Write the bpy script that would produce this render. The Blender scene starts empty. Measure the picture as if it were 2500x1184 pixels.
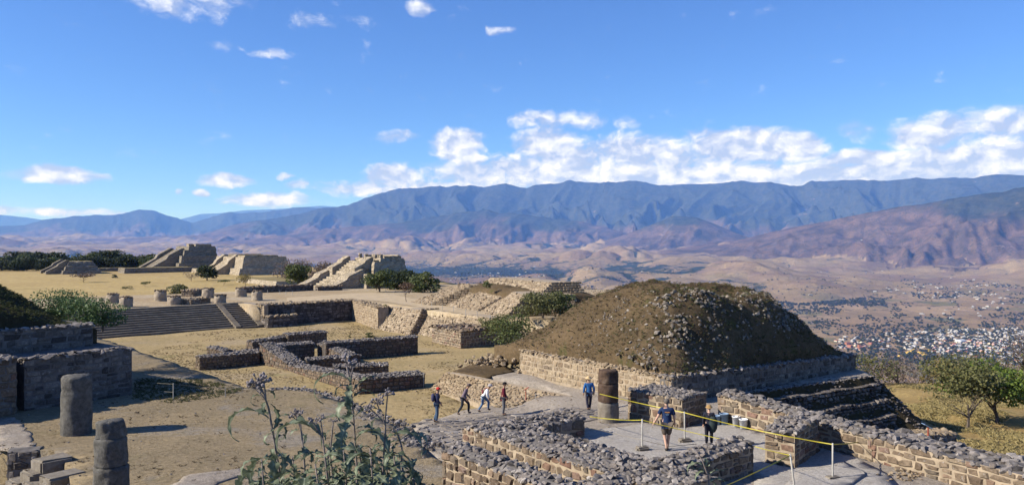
import bpy, bmesh, math, random
import numpy as np
from mathutils import Vector, Matrix, Euler, Quaternion

rng = random.Random(7)
scene = bpy.context.scene
col = scene.collection

# ------------------------------------------------------------------ camera
FPX = 1962.0                      # focal length in photo pixels (photo 2500 wide)
cam_data = bpy.data.cameras.new("camera")
cam_data.sensor_width = 36.0
cam_data.lens = 36.0 * FPX / 2500.0
cam_data.clip_start = 0.1
cam_data.clip_end = 250000.0
cam = bpy.data.objects.new("camera", cam_data)
cam.location = (0, 0, 0)
cam.rotation_euler = (math.radians(90), 0, 0)
col.objects.link(cam)
scene.camera = cam

# ------------------------------------------------------------------ light
SUN_EL = math.radians(32)
SUN_H = Vector((-0.97, -0.24)).normalized()          # horizontal direction towards the sun
sun_az = math.atan2(SUN_H.x, SUN_H.y)                # clockwise from +Y
sun_dir = Vector((SUN_H.x * math.cos(SUN_EL), SUN_H.y * math.cos(SUN_EL), math.sin(SUN_EL)))
sd = bpy.data.lights.new("sun", 'SUN')
sd.energy = 5.0
sd.angle = math.radians(0.5)
sd.color = (1.0, 0.945, 0.87)
so = bpy.data.objects.new("sun", sd)
so.rotation_euler = sun_dir.to_track_quat('Z', 'Y').to_euler()
so.location = (-30, -10, 40)
col.objects.link(so)

scene.view_settings.view_transform = 'Standard'
scene.view_settings.look = 'None'
scene.view_settings.exposure = 0.78
scene.view_settings.gamma = 1.0
scene.view_settings.use_curve_mapping = False
scene.render.engine = 'CYCLES'
scene.cycles.use_denoising = True
scene.cycles.max_bounces = 6
scene.cycles.diffuse_bounces = 1
scene.cycles.transparent_max_bounces = 8
scene.cycles.volume_bounces = 1

# ------------------------------------------------------------------ sky
def pix_dir(px, py):
    az = math.atan((px - 1250) / FPX)
    el = math.atan((592 - py) / FPX * math.cos(az))
    return az, el

SKY_STRENGTH = 0.076
world = bpy.data.worlds.new("World")
scene.world = world
world.use_nodes = True
wt = world.node_tree
wt.nodes.clear()

class NT:
    """small helper for node trees"""
    def __init__(self, tree): self.t = tree
    def n(self, typ, ins=None, **kw):
        nd = self.t.nodes.new(typ)
        for k, v in kw.items(): setattr(nd, k, v)
        if ins:
            for k, v in ins.items():
                s = nd.inputs[k]
                if isinstance(v, bpy.types.NodeSocket): self.t.links.new(v, s)
                else: s.default_value = v
        return nd
    def m(self, op, a, b=0.0, c=0.0, clamp=False):
        nd = self.t.nodes.new('ShaderNodeMath'); nd.operation = op; nd.use_clamp = clamp
        for i, v in enumerate((a, b, c)):
            if isinstance(v, bpy.types.NodeSocket): self.t.links.new(v, nd.inputs[i])
            else: nd.inputs[i].default_value = v
        return nd.outputs[0]
    def v(self, op, a, b=(0, 0, 0), out=0):
        nd = self.t.nodes.new('ShaderNodeVectorMath'); nd.operation = op
        for i, x in enumerate((a, b)):
            if isinstance(x, bpy.types.NodeSocket): self.t.links.new(x, nd.inputs[i])
            else: nd.inputs[i].default_value = x
        return nd.outputs[out]
    def noise(self, vec, scale, detail=4.0, rough=0.55, dist=0.0, dim='3D'):
        nd = self.t.nodes.new('ShaderNodeTexNoise'); nd.noise_dimensions = dim
        if vec is not None: self.t.links.new(vec, nd.inputs['Vector'])
        nd.inputs['Scale'].default_value = scale; nd.inputs['Detail'].default_value = detail
        nd.inputs['Roughness'].default_value = rough; nd.inputs['Distortion'].default_value = dist
        return nd.outputs['Fac']
    def ss(self, x, lo, hi, o0=0.0, o1=1.0):
        nd = self.t.nodes.new('ShaderNodeMapRange'); nd.interpolation_type = 'SMOOTHSTEP'
        self.t.links.new(x, nd.inputs['Value'])
        nd.inputs['From Min'].default_value = lo; nd.inputs['From Max'].default_value = hi
        nd.inputs['To Min'].default_value = o0; nd.inputs['To Max'].default_value = o1
        return nd.outputs[0]
    def mix(self, f, a, b, blend='MIX'):
        nd = self.t.nodes.new('ShaderNodeMix'); nd.data_type = 'RGBA'; nd.blend_type = blend
        for i, x in ((0, f), (6, a), (7, b)):
            if isinstance(x, bpy.types.NodeSocket): self.t.links.new(x, nd.inputs[i])
            else:
                if i and len(x) == 3: x = (*x, 1)
                nd.inputs[i].default_value = x
        return nd.outputs[2]

W = NT(wt)
sky = W.n('ShaderNodeTexSky', sky_type='NISHITA', sun_disc=False, sun_elevation=SUN_EL,
          sun_rotation=sun_az % (2 * math.pi), altitude=1900.0, air_density=1.0, dust_density=0.4, ozone_density=1.6)
tc = W.n('ShaderNodeTexCoord')
sep = W.n('ShaderNodeSeparateXYZ', {0: tc.outputs['Generated']})
azn = W.m('ARCTAN2', sep.outputs[0], sep.outputs[1])
eln = W.m('ARCSINE', sep.outputs[2])
ae = W.n('ShaderNodeCombineXYZ', {0: azn, 1: eln}).outputs[0]
# domain warp so that the cloud outlines are lumpy
wn = W.n('ShaderNodeTexNoise', {'Vector': ae, 'Scale': 26.0, 'Detail': 3.0})
warp = W.v('MULTIPLY', W.v('SUBTRACT', wn.outputs['Color'], (0.5, 0.5, 0.5)), (0.03, 0.016, 0.0))
aew = W.v('ADD', ae, warp)
CLOUDS = [  # photo px, py, half-width, half-height, strength
    (1118, 352, 62, 40, 1.25), (1148, 390, 48, 20, 1.0), (965, 432, 70, 34, 1.0), (900, 462, 130, 18, 0.85),
    (1335, 355, 80, 46, 1.0), (1400, 395, 190, 46, 0.95), (1560, 380, 180, 48, 0.9), (1300, 425, 300, 40, 0.95), (1050, 455, 260, 18, 0.85),
    (1830, 360, 150, 42, 1.2), (1940, 358, 60, 34, 1.1), (1720, 400, 230, 46, 0.85), (1600, 430, 460, 34, 1.2), (2050, 432, 520, 22, 1.2),
    (1370, 290, 120, 24, 0.62), (1275, 296, 36, 22, 0.75), (1525, 303, 30, 18, 0.62),
    (2240, 335, 70, 30, 1.0), (2410, 312, 175, 44, 0.85), (2130, 388, 120, 24, 1.15), (2330, 395, 300, 34, 1.05),
    (2250, 422, 360, 34, 1.15), (2000, 425, 260, 30, 0.95), (2480, 372, 160, 36, 1.0),
    (150, 430, 82, 20, 1.15), (240, 434, 34, 12, 0.85), (555, 442, 56, 16, 1.15), (655, 490, 95, 18, 0.95),
    (490, 472, 12, 9, 0.9), (447, 468, 9, 7, 0.8), (693, 432, 18, 10, 0.7), (15, 514, 34, 12, 1.0), (150, 518, 210, 9, 0.7),
    (730, 455, 30, 14, 0.7), (450, 0, 130, 46, 0.62), (1028, 20, 34, 20, 0.8), (660, 132, 40, 14, 0.6), (1222, 77, 34, 11, 0.5),
    (970, 335, 48, 20, 0.62), (765, 55, 80, 18, 0.3), (1690, 338, 60, 22, 0.6), (2105, 322, 50, 22, 0.5), (880, 50, 46, 18, 0.42), (560, 108, 70, 14, 0.36),
]
cov = None
for (px, py, hw, hh, st) in CLOUDS:
    a0, e0 = pix_dir(px, py)
    d = W.v('MULTIPLY', W.v('SUBTRACT', aew, (a0, e0, 0)), (FPX / hw, FPX / hh, 0))
    r2 = W.v('DOT_PRODUCT', d, d, out=1)
    c = W.m('MULTIPLY_ADD', r2, -0.55 * st, st)
    cov = c if cov is None else W.m('MAXIMUM', cov, c)
# the same broken cloud bank goes on round the horizon outside the frame
far_az = W.ss(W.m('ABSOLUTE', azn), 0.60, 0.85)
band = W.m('MULTIPLY', W.ss(eln, 0.02, 0.06), W.ss(eln, 0.18, 0.09))
lown = W.noise(W.v('MULTIPLY', ae, (1.0, 2.2, 1.0)), 3.0, 2.0)
cov = W.m('MAXIMUM', cov, W.m('MULTIPLY', W.m('MULTIPLY', far_az, band), W.ss(lown, 0.5, 0.72)))
cov = W.m('MAXIMUM', cov, -3.0)
cs = W.v('MULTIPLY', aew, (1.0, 1.5, 1.0))
n1 = W.noise(cs, 24.0, 8.0, 0.62)
n2 = W.noise(W.v('ADD', cs, (-0.008, 0.014, 0.0)), 24.0, 4.0, 0.5)
n3 = W.noise(cs, 95.0, 5.0, 0.65)
dens = W.m('ADD', W.m('ADD', cov, W.m('MULTIPLY', W.m('SUBTRACT', n1, 0.5), 1.55)), W.m('MULTIPLY', W.m('SUBTRACT', n3, 0.5), 0.42))
alpha = W.ss(dens, 0.16, 0.85)
lit = W.m('ADD', W.m('ADD', 0.24, W.m('MULTIPLY', W.ss(dens, 0.5, 1.15), 0.16)), W.m('MULTIPLY', W.m('SUBTRACT', n1, n2), 3.8), clamp=True)
k = 1.0 / SKY_STRENGTH
ccol = W.mix(lit, (0.285 * k, 0.335 * k, 0.48 * k), (0.72 * k, 0.73 * k, 0.76 * k))
tint = W.mix(1.0, sky.outputs[0], (0.52, 0.82, 1.36), 'MULTIPLY')
sk = W.mix(W.m('MULTIPLY', alpha, 0.95), tint, ccol)
bg = W.n('ShaderNodeBackground', {'Color': sk, 'Strength': SKY_STRENGTH})
wo = W.n('ShaderNodeOutputWorld', {'Surface': bg.outputs[0]})

# ------------------------------------------------------------------ helpers
def tag(o, label=None, cat=None, group=None, kind=None):
    if label: o['label'] = label
    if cat: o['category'] = cat
    if group: o['group'] = group
    if kind: o['kind'] = kind
    elif cat: o['kind'] = 'thing'
    return o

def link(name, me, parent=None, mat=None):
    o = bpy.data.objects.new(name, me)
    col.objects.link(o)
    if parent is not None: o.parent = parent
    if mat is not None and me is not None and hasattr(me, 'materials') and len(me.materials) == 0: me.materials.append(mat)
    return o

def empty(name, loc=(0, 0, 0), rz=0.0):
    o = bpy.data.objects.new(name, None)
    o.location = loc; o.rotation_euler = (0, 0, rz)
    o.empty_display_size = 0.2
    col.objects.link(o)
    return o

def mesh_from(name, verts, faces, mat=None, smooth=False):
    me = bpy.data.meshes.new(name)
    me.from_pydata([tuple(v) for v in verts], [], faces)
    me.update()
    if mat: me.materials.append(mat)
    if smooth: me.polygons.foreach_set('use_smooth', [True] * len(me.polygons))
    return me

def bm_mesh(name, bm, mat=None, smooth=False):
    me = bpy.data.meshes.new(name)
    bm.to_mesh(me); bm.free()
    if mat: me.materials.append(mat)
    if smooth: me.polygons.foreach_set('use_smooth', [True] * len(me.polygons))
    return me

def P(px, py, z):
    """world point seen at photo pixel (px, py) on the horizontal level z"""
    d = -z * FPX / (py - 592.0)
    return Vector(((px - 1250.0) / FPX * d, d, z))

def PD(px, py, d):
    """world point seen at photo pixel (px, py) at distance d"""
    return Vector(((px - 1250.0) / FPX * d, d, (592.0 - py) / FPX * d))

def tmpl(me):
    """(verts, faces) arrays of a mesh for joining"""
    v = np.array([x.co[:] for x in me.vertices])
    return v, [tuple(p.vertices) for p in me.polygons]

def join_many(name, items, mat=None, smooth=False):
    """items = [((verts, faces), matrix)], joined into one mesh"""
    V = []; F = []; off = 0
    for (v, f), M in items:
        A = np.array(M)
        V.append(v @ A[:3, :3].T + A[:3, 3])
        F.extend([tuple(i + off for i in q) for q in f])
        off += len(v)
    if not V: V = [np.zeros((0, 3))]
    me = bpy.data.meshes.new(name)
    me.from_pydata(np.concatenate(V).tolist(), [], F)
    me.update()
    if mat: me.materials.append(mat)
    if smooth: me.polygons.foreach_set('use_smooth', [True] * len(me.polygons))
    return me

# vectorised noise ----------------------------------------------------
def _hash(ix, iy, seed):
    h = (ix.astype(np.int64) * 374761393 + iy.astype(np.int64) * 668265263 + seed * 1274126177) & 0xffffffff
    h = ((h ^ (h >> 13)) * 1274126177) & 0xffffffff
    return (h ^ (h >> 16)) & 0xffffffff

def perlin(x, y, seed=0):
    x = np.asarray(x, float); y = np.asarray(y, float)
    x0 = np.floor(x); y0 = np.floor(y)
    fx = x - x0; fy = y - y0
    def g(ix, iy, dx, dy):
        a = _hash(ix, iy, seed) / 4294967296.0 * 2 * np.pi
        return np.cos(a) * dx + np.sin(a) * dy
    u = fx * fx * fx * (fx * (fx * 6 - 15) + 10); v = fy * fy * fy * (fy * (fy * 6 - 15) + 10)
    a = g(x0, y0, fx, fy); b = g(x0 + 1, y0, fx - 1, fy)
    c = g(x0, y0 + 1, fx, fy - 1); d = g(x0 + 1, y0 + 1, fx - 1, fy - 1)
    return ((a * (1 - u) + b * u) * (1 - v) + (c * (1 - u) + d * u) * v) * 1.5

def fbm(x, y, oct=4, seed=0, gain=0.5, lac=2.0):
    s = 0; a = 1.0
    for i in range(oct):
        s = s + a * perlin(x * lac ** i, y * lac ** i, seed + i * 17); a *= gain
    return s

def ridged(x, y, oct=4, seed=0, gain=0.5):
    s = 0; a = 1.0; t = 0
    for i in range(oct):
        s = s + a * (1 - np.abs(perlin(x * 2.03 ** i, y * 2.03 ** i, seed + i * 31)) * 1.6); t += a; a *= gain
    return s / t

def sstep(x, lo, hi):
    t = np.clip((x - lo) / (hi - lo), 0, 1)
    return t * t * (3 - 2 * t)

# ------------------------------------------------------------------ materials
def new_mat(name):
    m = bpy.data.materials.new(name)
    m.use_nodes = True
    m.node_tree.nodes.clear()
    return m, NT(m.node_tree)

def finish(T, color, rough=0.9, bump=None, bump_strength=0.4, bump_dist=0.02, spec=0.25, normal=None):
    b = T.n('ShaderNodeBsdfPrincipled')
    for key, val in (('Base Color', color), ('Roughness', rough)):
        if isinstance(val, bpy.types.NodeSocket): T.t.links.new(val, b.inputs[key])
        else: b.inputs[key].default_value = (*val, 1) if key == 'Base Color' and len(val) == 3 else val
    b.inputs['Specular IOR Level'].default_value = spec
    if bump is not None:
        bn = T.n('ShaderNodeBump', {'Strength': bump_strength, 'Distance': bump_dist, 'Height': bump})
        T.t.links.new(bn.outputs[0], b.inputs['Normal'])
    T.n('ShaderNodeOutputMaterial', {'Surface': b.outputs[0]})
    return b

def ramp(T, fac, stops):
    r = T.n('ShaderNodeValToRGB', {0: fac})
    el = r.color_ramp.elements
    while len(el) > 1: el.remove(el[-1])
    el[0].position = stops[0][0]; el[0].color = (*stops[0][1], 1)
    for p, c in stops[1:]:
        e = el.new(p); e.color = (*c, 1)
    return r.outputs[0]

def piece_random(T):
    """one random value per piece: per object and per loose island"""
    oi = T.n('ShaderNodeObjectInfo'); ge = T.n('ShaderNodeNewGeometry')
    return T.m('FRACT', T.m('ADD', oi.outputs['Random'], T.m('MULTIPLY', ge.outputs['Random Per Island'], 3.77)))

def plain_mat(name, c, rough=0.85, var=0.15, scale=8.0, bump=0.3, bscale=40.0, spec=0.25):
    m, T = new_mat(name)
    g = T.n('ShaderNodeNewGeometry')
    n = T.noise(g.outputs['Position'], scale, 5.0, 0.6)
    lo = tuple(x * (1 - var) for x in c); hi = tuple(min(1, x * (1 + var)) for x in c)
    cc = T.mix(T.ss(n, 0.3, 0.7), lo, hi)
    finish(T, cc, rough, T.noise(g.outputs['Position'], bscale, 4.0), bump, 0.02, spec)
    return m

def stone_mat(name, stops, scale=9.0, lichen=0.35, bump=0.55, wear=(0.62, 0.6, 0.58)):
    m, T = new_mat(name)
    g = T.n('ShaderNodeNewGeometry')
    pr = piece_random(T)
    base = ramp(T, pr, stops)
    pos = T.v('ADD', g.outputs['Position'], T.n('ShaderNodeCombineXYZ', {0: T.m('MULTIPLY', pr, 37.0)}).outputs[0])
    n = T.noise(pos, scale, 6.0, 0.65)
    c = T.mix(T.ss(n, 0.32, 0.72), (0.66, 0.65, 0.64), (1.22, 1.2, 1.18))
    c = T.mix(1.0, base, c, 'MULTIPLY')
    l = T.ss(T.noise(pos, scale * 0.6, 5.0, 0.7), 0.58, 0.72)
    c = T.mix(T.m('MULTIPLY', l, lichen), c, wear)
    finish(T, c, 0.92, T.noise(pos, scale * 4, 6.0, 0.7), bump, 0.03, 0.2)
    return m
# ================================================================== VALLEY AND MOUNTAINS
def interp_px(az, pts):
    xs = [math.atan((p[0] - 1250) / FPX) for p in pts]
    return np.interp(az, xs, [p[1] for p in pts])

MAIN = [(-900, 590), (100, 588), (480, 575), (560, 553), (640, 540), (720, 524), (800, 512), (850, 506), (900, 490), (950, 476), (1000, 468), (1060, 464),
        (1110, 461), (1180, 465), (1235, 455), (1285, 462), (1340, 452), (1395, 447), (1480, 449), (1550, 450), (1620, 457), (1700, 456),
        (1790, 452), (1850, 459), (1950, 455), (2050, 448), (2130, 443), (2230, 440), (2350, 440), (2500, 435), (3200, 430), (5000, 440)]
LEFT = [(-2500, 545), (-600, 540), (0, 553), (60, 551), (115, 537), (180, 530), (250, 527), (300, 520), (340, 514), (375, 516), (410, 530), (470, 543), (520, 528), (565, 519), (610, 522),
        (680, 512), (740, 507), (800, 515), (860, 520), (950, 540), (1200, 590), (5000, 590)]
FARR = [(-2500, 530), (0, 524), (60, 530), (130, 540), (300, 560), (440, 535), (490, 522), (540, 520), (600, 513), (700, 509), (780, 502), (850, 506), (1000, 530), (1300, 590), (5000, 590)]
RIGHT = [(-2500, 640), (1300, 640), (1560, 622), (1700, 600), (1800, 588), (1900, 566), (2000, 548), (2100, 528), (2200, 510), (2300, 495), (2400, 480), (2500, 466), (2700, 455), (3200, 440), (5000, 440)]
FOOT = [(-2500, 640), (300, 620), (450, 596), (600, 586), (720, 572), (850, 556), (980, 545), (1080, 528), (1190, 516), (1280, 530), (1380, 538), (1460, 552), (1560, 580), (1700, 625), (5000, 640)]
KNOB = [(-2500, 640), (1350, 640), (1480, 590), (1560, 565), (1640, 533), (1700, 537), (1760, 558), (1850, 590), (1950, 640), (5000, 640)]

def zbase(r):
    return np.interp(r, [0, 3500, 5200, 8000, 11500, 14000, 18000, 60000], [-370, -352, -335, -285, -190, -120, -60, 0])

def range_h(az, r, prof, Rm, Rf, seed, cut=0.42, spur=1.0, fall=0.22, zb=None):
    y = interp_px(az, prof)
    zt = (592 - y) / FPX * Rm * np.cos(az)
    zb = zbase(r) if zb is None else zb
    a = az * Rm
    w = fbm(a / 5200, r / 5200, 3, seed + 5) * 0.9
    rid = ridged(a / (2300 * spur) + w, r / (5200 * spur) + 0.6 * w, 4, seed, 0.52)
    rid2 = ridged(a / (760 * spur) + w * 1.5, r / (1500 * spur) + w, 3, seed + 77, 0.5)
    t = np.clip((r - Rf) / (Rm - Rf), 0, 1.0)
    prof_t = 0.62 * t + 0.50 * t * t
    h = zb + (zt - zb) * prof_t
    amp = (zt - zb) * np.clip(np.sin(np.pi * np.clip(t * 0.97 + 0.015, 0, 1)), 0, 1) ** 0.75
    h = h - amp * cut * np.clip(1.05 - rid, 0, 1) * 1.45 - amp * 0.24 * np.clip(1.0 - rid2, 0, 1) - amp * .05 * np.clip(1 - ridged(a / 260, r / 420, 2, seed + 9), 0, 1)
    h = np.where(r > Rm, zt - (r - Rm) * fall, h)
    return np.where(zt > zb - 30, h, -9999.0), t, rid

def hill_drop(az, r):
    """the flank of the hilltop that the ruins stand on"""
    R0 = np.interp(az, [-2.0, -0.75, -0.12, 0.02, 0.12, 2.0], [380, 380, 340, 190, 128, 128])
    t = np.clip((r - R0) / 1050.0, 0, 1)
    s = t ** 0.8
    return np.where(r < R0, -26.0, -26.0 - 330.0 * s)

def terrain_height(az, r):
    x = np.sin(az) * r; y = np.cos(az) * r
    zb = zbase(r)
    # rounded rolling foothills with sharp little gullies
    wx = fbm(x / 2600, y / 2600, 3, 91)
    b1 = np.abs(perlin(x / 1150 + wx * 0.5, y / 1500 + wx * 0.4, 3)) * 1.7
    b2 = np.abs(perlin(x / 520 + wx, y / 640, 8)) * 1.7
    b3 = np.abs(perlin(x / 210 + wx, y / 240, 15)) * 1.7
    hillmask = sstep(r, 4300, 6200) * (0.45 + 0.55 * sstep(fbm(x / 4200, y / 4200, 2, 44), -0.3, 0.4))
    hillmask = hillmask * (1 - 0.75 * sstep(az, 0.30, 0.52) * (1 - sstep(r, 6500, 9000)))
    strip = np.exp(-((r - (7600 - 2600 * (az + 0.05))) / 900.0) ** 2) * (1 - sstep(az, 0.12, 0.3))  # the flat wooded river strip
    hillmask = hillmask * (1 - 0.85 * strip) * (1 + 0.1 * sstep(r, 7500, 10500))
    roll = (105 * b1 + 62 * b2 + 24 * b3) * hillmask
    h = zb + roll + 6 * fbm(x / 900, y / 900, 3, 21)
    forest = np.zeros_like(h); scrub = np.zeros_like(h)
    gully = (1 - np.clip(np.minimum(b1 * 1.4, b2 * 1.6) * 3.0, 0, 1)) * hillmask
    for prof, Rm, Rf, seed, cut, sp in ((RIGHT, 11000, 6700, 301, 0.34, 0.62), (KNOB, 13600, 10600, 411, 0.4, 0.6), (FOOT, 15600, 11200, 511, 0.62, 0.62), (MAIN, 19500, 11200, 101, 0.72, 0.9),
                                        (LEFT, 27000, 19500, 201, 0.46, 1.0), (FARR, 43000, 33000, 251, 0.4, 1.3)):
        hh, t, rid = range_h(az, r, prof, Rm, Rf, seed, cut, sp)
        up = hh > h
        h = np.where(up, hh, h)
        rel = np.clip((hh + 120) / 900.0, 0, 1)
        forest = np.where(up, rel, forest)
        scrub = np.where(up, np.clip(t * 2.2, 0, 1), scrub)
    hd = hill_drop(az, r)
    h = np.where(r < 1600, np.maximum(hd, np.where(r < 1350, -9999, h)), h)
    return h, forest, scrub, gully, strip

na = 820
azs = np.concatenate([np.linspace(-1.3, -0.64, 90, endpoint=False), np.linspace(-0.64, 0.64, na - 180, endpoint=False), np.linspace(0.64, 1.3, 90)])
rs = np.concatenate([np.geomspace(100, 2000, 60, endpoint=False), np.geomspace(2000, 9000, 190, endpoint=False), np.linspace(9000, 20500, 170, endpoint=False), np.geomspace(20500, 52000, 70)])
A, R = np.meshgrid(azs, rs, indexing='ij')
Hh, forest, scrub, gully, strip = terrain_height(A, R)
X = np.sin(A) * R; Y = np.cos(A) * R
Hh = Hh + np.where(forest > 0.5, 14.0, 0.0) * np.abs(perlin(X / 90, Y / 130, 555)) * sstep(forest, 0.5, 0.8)
nr = len(rs)
verts = np.stack([X, Y, Hh], -1).reshape(-1, 3)
idx = np.arange(len(azs) * nr).reshape(len(azs), nr)
quads = np.stack([idx[:-1, :-1], idx[1:, :-1], idx[1:, 1:], idx[:-1, 1:]], -1).reshape(-1, 4)
me = bpy.data.meshes.new("terrain")
me.vertices.add(len(verts)); me.vertices.foreach_set('co', verts.ravel())
me.loops.add(quads.size); me.loops.foreach_set('vertex_index', quads.ravel())
me.polygons.add(len(quads)); me.polygons.foreach_set('loop_start', np.arange(len(quads)) * 4)
me.update(calc_edges=True); me.validate()
me.polygons.foreach_set('use_smooth', np.ones(len(quads), bool))
for nm, arr in (('forest', forest), ('scrub', scrub), ('gully', gully), ('strip', strip)):
    at = me.attributes.new(nm, 'FLOAT', 'POINT'); at.data.foreach_set('value', arr.ravel().astype(np.float32))

m, T = new_mat("valley_ground")
g = T.n('ShaderNodeNewGeometry'); pos = g.outputs['Position']
at = {n: T.n('ShaderNodeAttribute', attribute_name=n).outputs['Fac'] for n in ('forest', 'scrub', 'gully', 'strip')}
nbig = T.noise(pos, 0.0012, 5.0, 0.6); nmid = T.noise(pos, 0.006, 6.0, 0.65); nsm = T.noise(pos, 0.03, 5.0, 0.7)
sepz = T.n('ShaderNodeSeparateXYZ', {0: pos})
tan_ = T.mix(T.ss(nmid, 0.3, 0.7), (0.205, 0.148, 0.080), (0.345, 0.262, 0.15))
tan_ = T.mix(T.ss(nbig, 0.45, 0.62), tan_, (0.17, 0.115, 0.08))
# fields: patches with their own tone on the flat ground
vor = T.n('ShaderNodeTexVoronoi', {'Vector': T.v('MULTIPLY', pos, (1.0, 0.8, 0.0)), 'Scale': 0.006})
fld = ramp(T, T.n('ShaderNodeSeparateColor', {0: vor.outputs['Color']}).outputs[0], [(0.0, (0.33, 0.23, 0.13)), (0.35, (0.24, 0.17, 0.10)), (0.6, (0.38, 0.27, 0.16)), (0.8, (0.15, 0.15, 0.07)), (0.9, (0.30, 0.21, 0.13))])
flat = T.ss(sepz.outputs[2], -290.0, -335.0)
c = T.mix(T.m('ADD', T.m('MULTIPLY', flat, 0.55), 0.2), tan_, fld)
# trees and bushes in the gullies and on the flats
veg = T.m('ADD', T.m('MULTIPLY', at['gully'], 0.42), T.m('MULTIPLY', at['strip'], 0.42))
veg = T.m('ADD', veg, T.m('MULTIPLY', flat, 0.12))
vm = T.ss(T.m('ADD', T.m('ADD', T.m('MULTIPLY', nmid, 0.7), T.m('MULTIPLY', nsm, 0.55)), veg), 0.80, 0.93)
c = T.mix(vm, c, (0.035, 0.045, 0.028))
# dry scrub on the lower slopes, forest higher up
scr = T.mix(T.ss(T.noise(pos, 0.004, 6.0, 0.7), 0.35, 0.68), (0.05, 0.036, 0.03), (0.16, 0.105, 0.08))
c = T.mix(T.m('MULTIPLY', T.ss(at['scrub'], 0.25, 0.75), 0.9), c, scr)
fo = T.mix(T.ss(T.noise(pos, 0.012, 5.0, 0.7), 0.35, 0.7), (0.022, 0.028, 0.020), (0.062, 0.066, 0.042))
fm = T.ss(T.m('ADD', at['forest'], T.m('MULTIPLY', T.m('SUBTRACT', T.noise(pos, 0.0009, 5.0, 0.6), 0.5), 1.3)), 0.36, 0.62)
c = T.mix(fm, c, fo)
# pale clearings and tracks
cl = T.m('MULTIPLY', T.ss(T.noise(T.v('MULTIPLY', pos, (1.0, 1.0, 3.0)), 0.0022, 7.0, 0.75), 0.645, 0.69), 0.55)
c = T.mix(cl, c, (0.36, 0.26, 0.19))
spk = T.ss(T.m('ADD', T.noise(pos, 0.045, 3.0, 0.6), T.m('MULTIPLY', T.m('SUBTRACT', nmid, 0.5), 0.6)), 0.56, 0.66)
c = T.mix(T.m('MULTIPLY', spk, T.m('ADD', 0.30, T.m('MULTIPLY', at['scrub'], 0.45))), c, (0.035, 0.036, 0.026))
finish(T, c, 1.0, T.noise(pos, 0.02, 6.0, 0.75), 0.9, 25.0, 0.0)
me.materials.append(m)
terrain = link("terrain", me); tag(terrain, 'brown foothills, wooded mountain ranges and wide dry valley beyond the ruins', 'terrain', kind='structure')

# ------------------------------------------------------------------ haze
def box_mesh(name, x0, x1, y0, y1, z0, z1, mat=None):
    v = [(x0, y0, z0), (x1, y0, z0), (x1, y1, z0), (x0, y1, z0), (x0, y0, z1), (x1, y0, z1), (x1, y1, z1), (x0, y1, z1)]
    f = [(0, 3, 2, 1), (4, 5, 6, 7), (0, 1, 5, 4), (1, 2, 6, 5), (2, 3, 7, 6), (3, 0, 4, 7)]
    return mesh_from(name, v, f, mat)

hm = bpy.data.materials.new("haze_air"); hm.use_nodes = True
ht = hm.node_tree; ht.nodes.clear(); HT = NT(ht)
pv = HT.n('ShaderNodeVolumePrincipled', {'Color': (0.17, 0.38, 1.0, 1), 'Density': 3.7e-5, 'Anisotropy': 0.0, 'Absorption Color': (1, 1, 1, 1)})
ho = ht.nodes.new('ShaderNodeOutputMaterial'); ht.links.new(pv.outputs[0], ho.inputs['Volume'])
zmin = float(Hh.min()) - 1.0; zmax = float(Hh.max()) + 40.0
haze = link("haze", box_mesh("haze", -56000, 56000, -2500, 56000, zmin, zmax, hm))
tag(haze, 'thin blue air haze between the ruins and the mountains', 'haze', kind='stuff')
# ================================================================== STONE KIT
def rock_mesh(name, seed, n=15, flat=0.75, mat=None):
    r = random.Random(seed); bm = bmesh.new()
    for i in range(n):
        v = Vector((r.gauss(0, 1), r.gauss(0, 1), r.gauss(0, 1))).normalized() * r.uniform(0.82, 1.05)
        bm.verts.new((v.x * 0.5, v.y * 0.5, v.z * 0.5 * flat))
    res = bmesh.ops.convex_hull(bm, input=bm.verts[:])
    for v in [v for v in bm.verts if not v.link_faces]: bm.verts.remove(v)
    return bm_mesh(name, bm, mat)

def face_stone_mesh(name, seed, mat=None, jag=0.2, ins=0.74):
    """a dressed or half dressed block, unit size, outer face towards +Y with worn edges"""
    r = random.Random(seed)
    k = r.choice([4, 4, 5, 6])
    if k == 4: base = [(-.5, -.5), (.5, -.5), (.5, .5), (-.5, .5)]
    elif k == 5: base = [(-.5, -.5), (.5, -.5), (.5, .2), (.1, .5), (-.5, .42)]
    else: base = [(-.5, -.3), (-.2, -.5), (.45, -.5), (.5, .25), (.2, .5), (-.42, .45)]
    pts = [(x + r.uniform(-jag, jag) * .6, z + r.uniform(-jag, jag) * .7) for x, z in base]
    v = []; f = []
    n = len(pts)
    for x, z in pts: v.append((x, -0.5, z))
    for x, z in pts: v.append((x, 0.15 + r.uniform(-.1, .1), z))
    for x, z in pts: v.append((x * ins + r.uniform(-.03, .03), 0.5 + r.uniform(-.14, .1) * (1 if ins < .8 else .4), z * (ins - .04) + r.uniform(-.03, .03)))
    for i in range(n):
        j = (i + 1) % n
        f.append((i, i + n, j + n, j)); f.append((i + n, i + 2 * n, j + 2 * n, j + n))
    f.append(tuple(range(2 * n, 3 * n))[::-1])
    me = mesh_from(name, v, f, mat)
    bm = bmesh.new(); bm.from_mesh(me); bmesh.ops.recalc_face_normals(bm, faces=bm.faces[:]); bm.to_mesh(me); bm.free()
    return me

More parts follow.
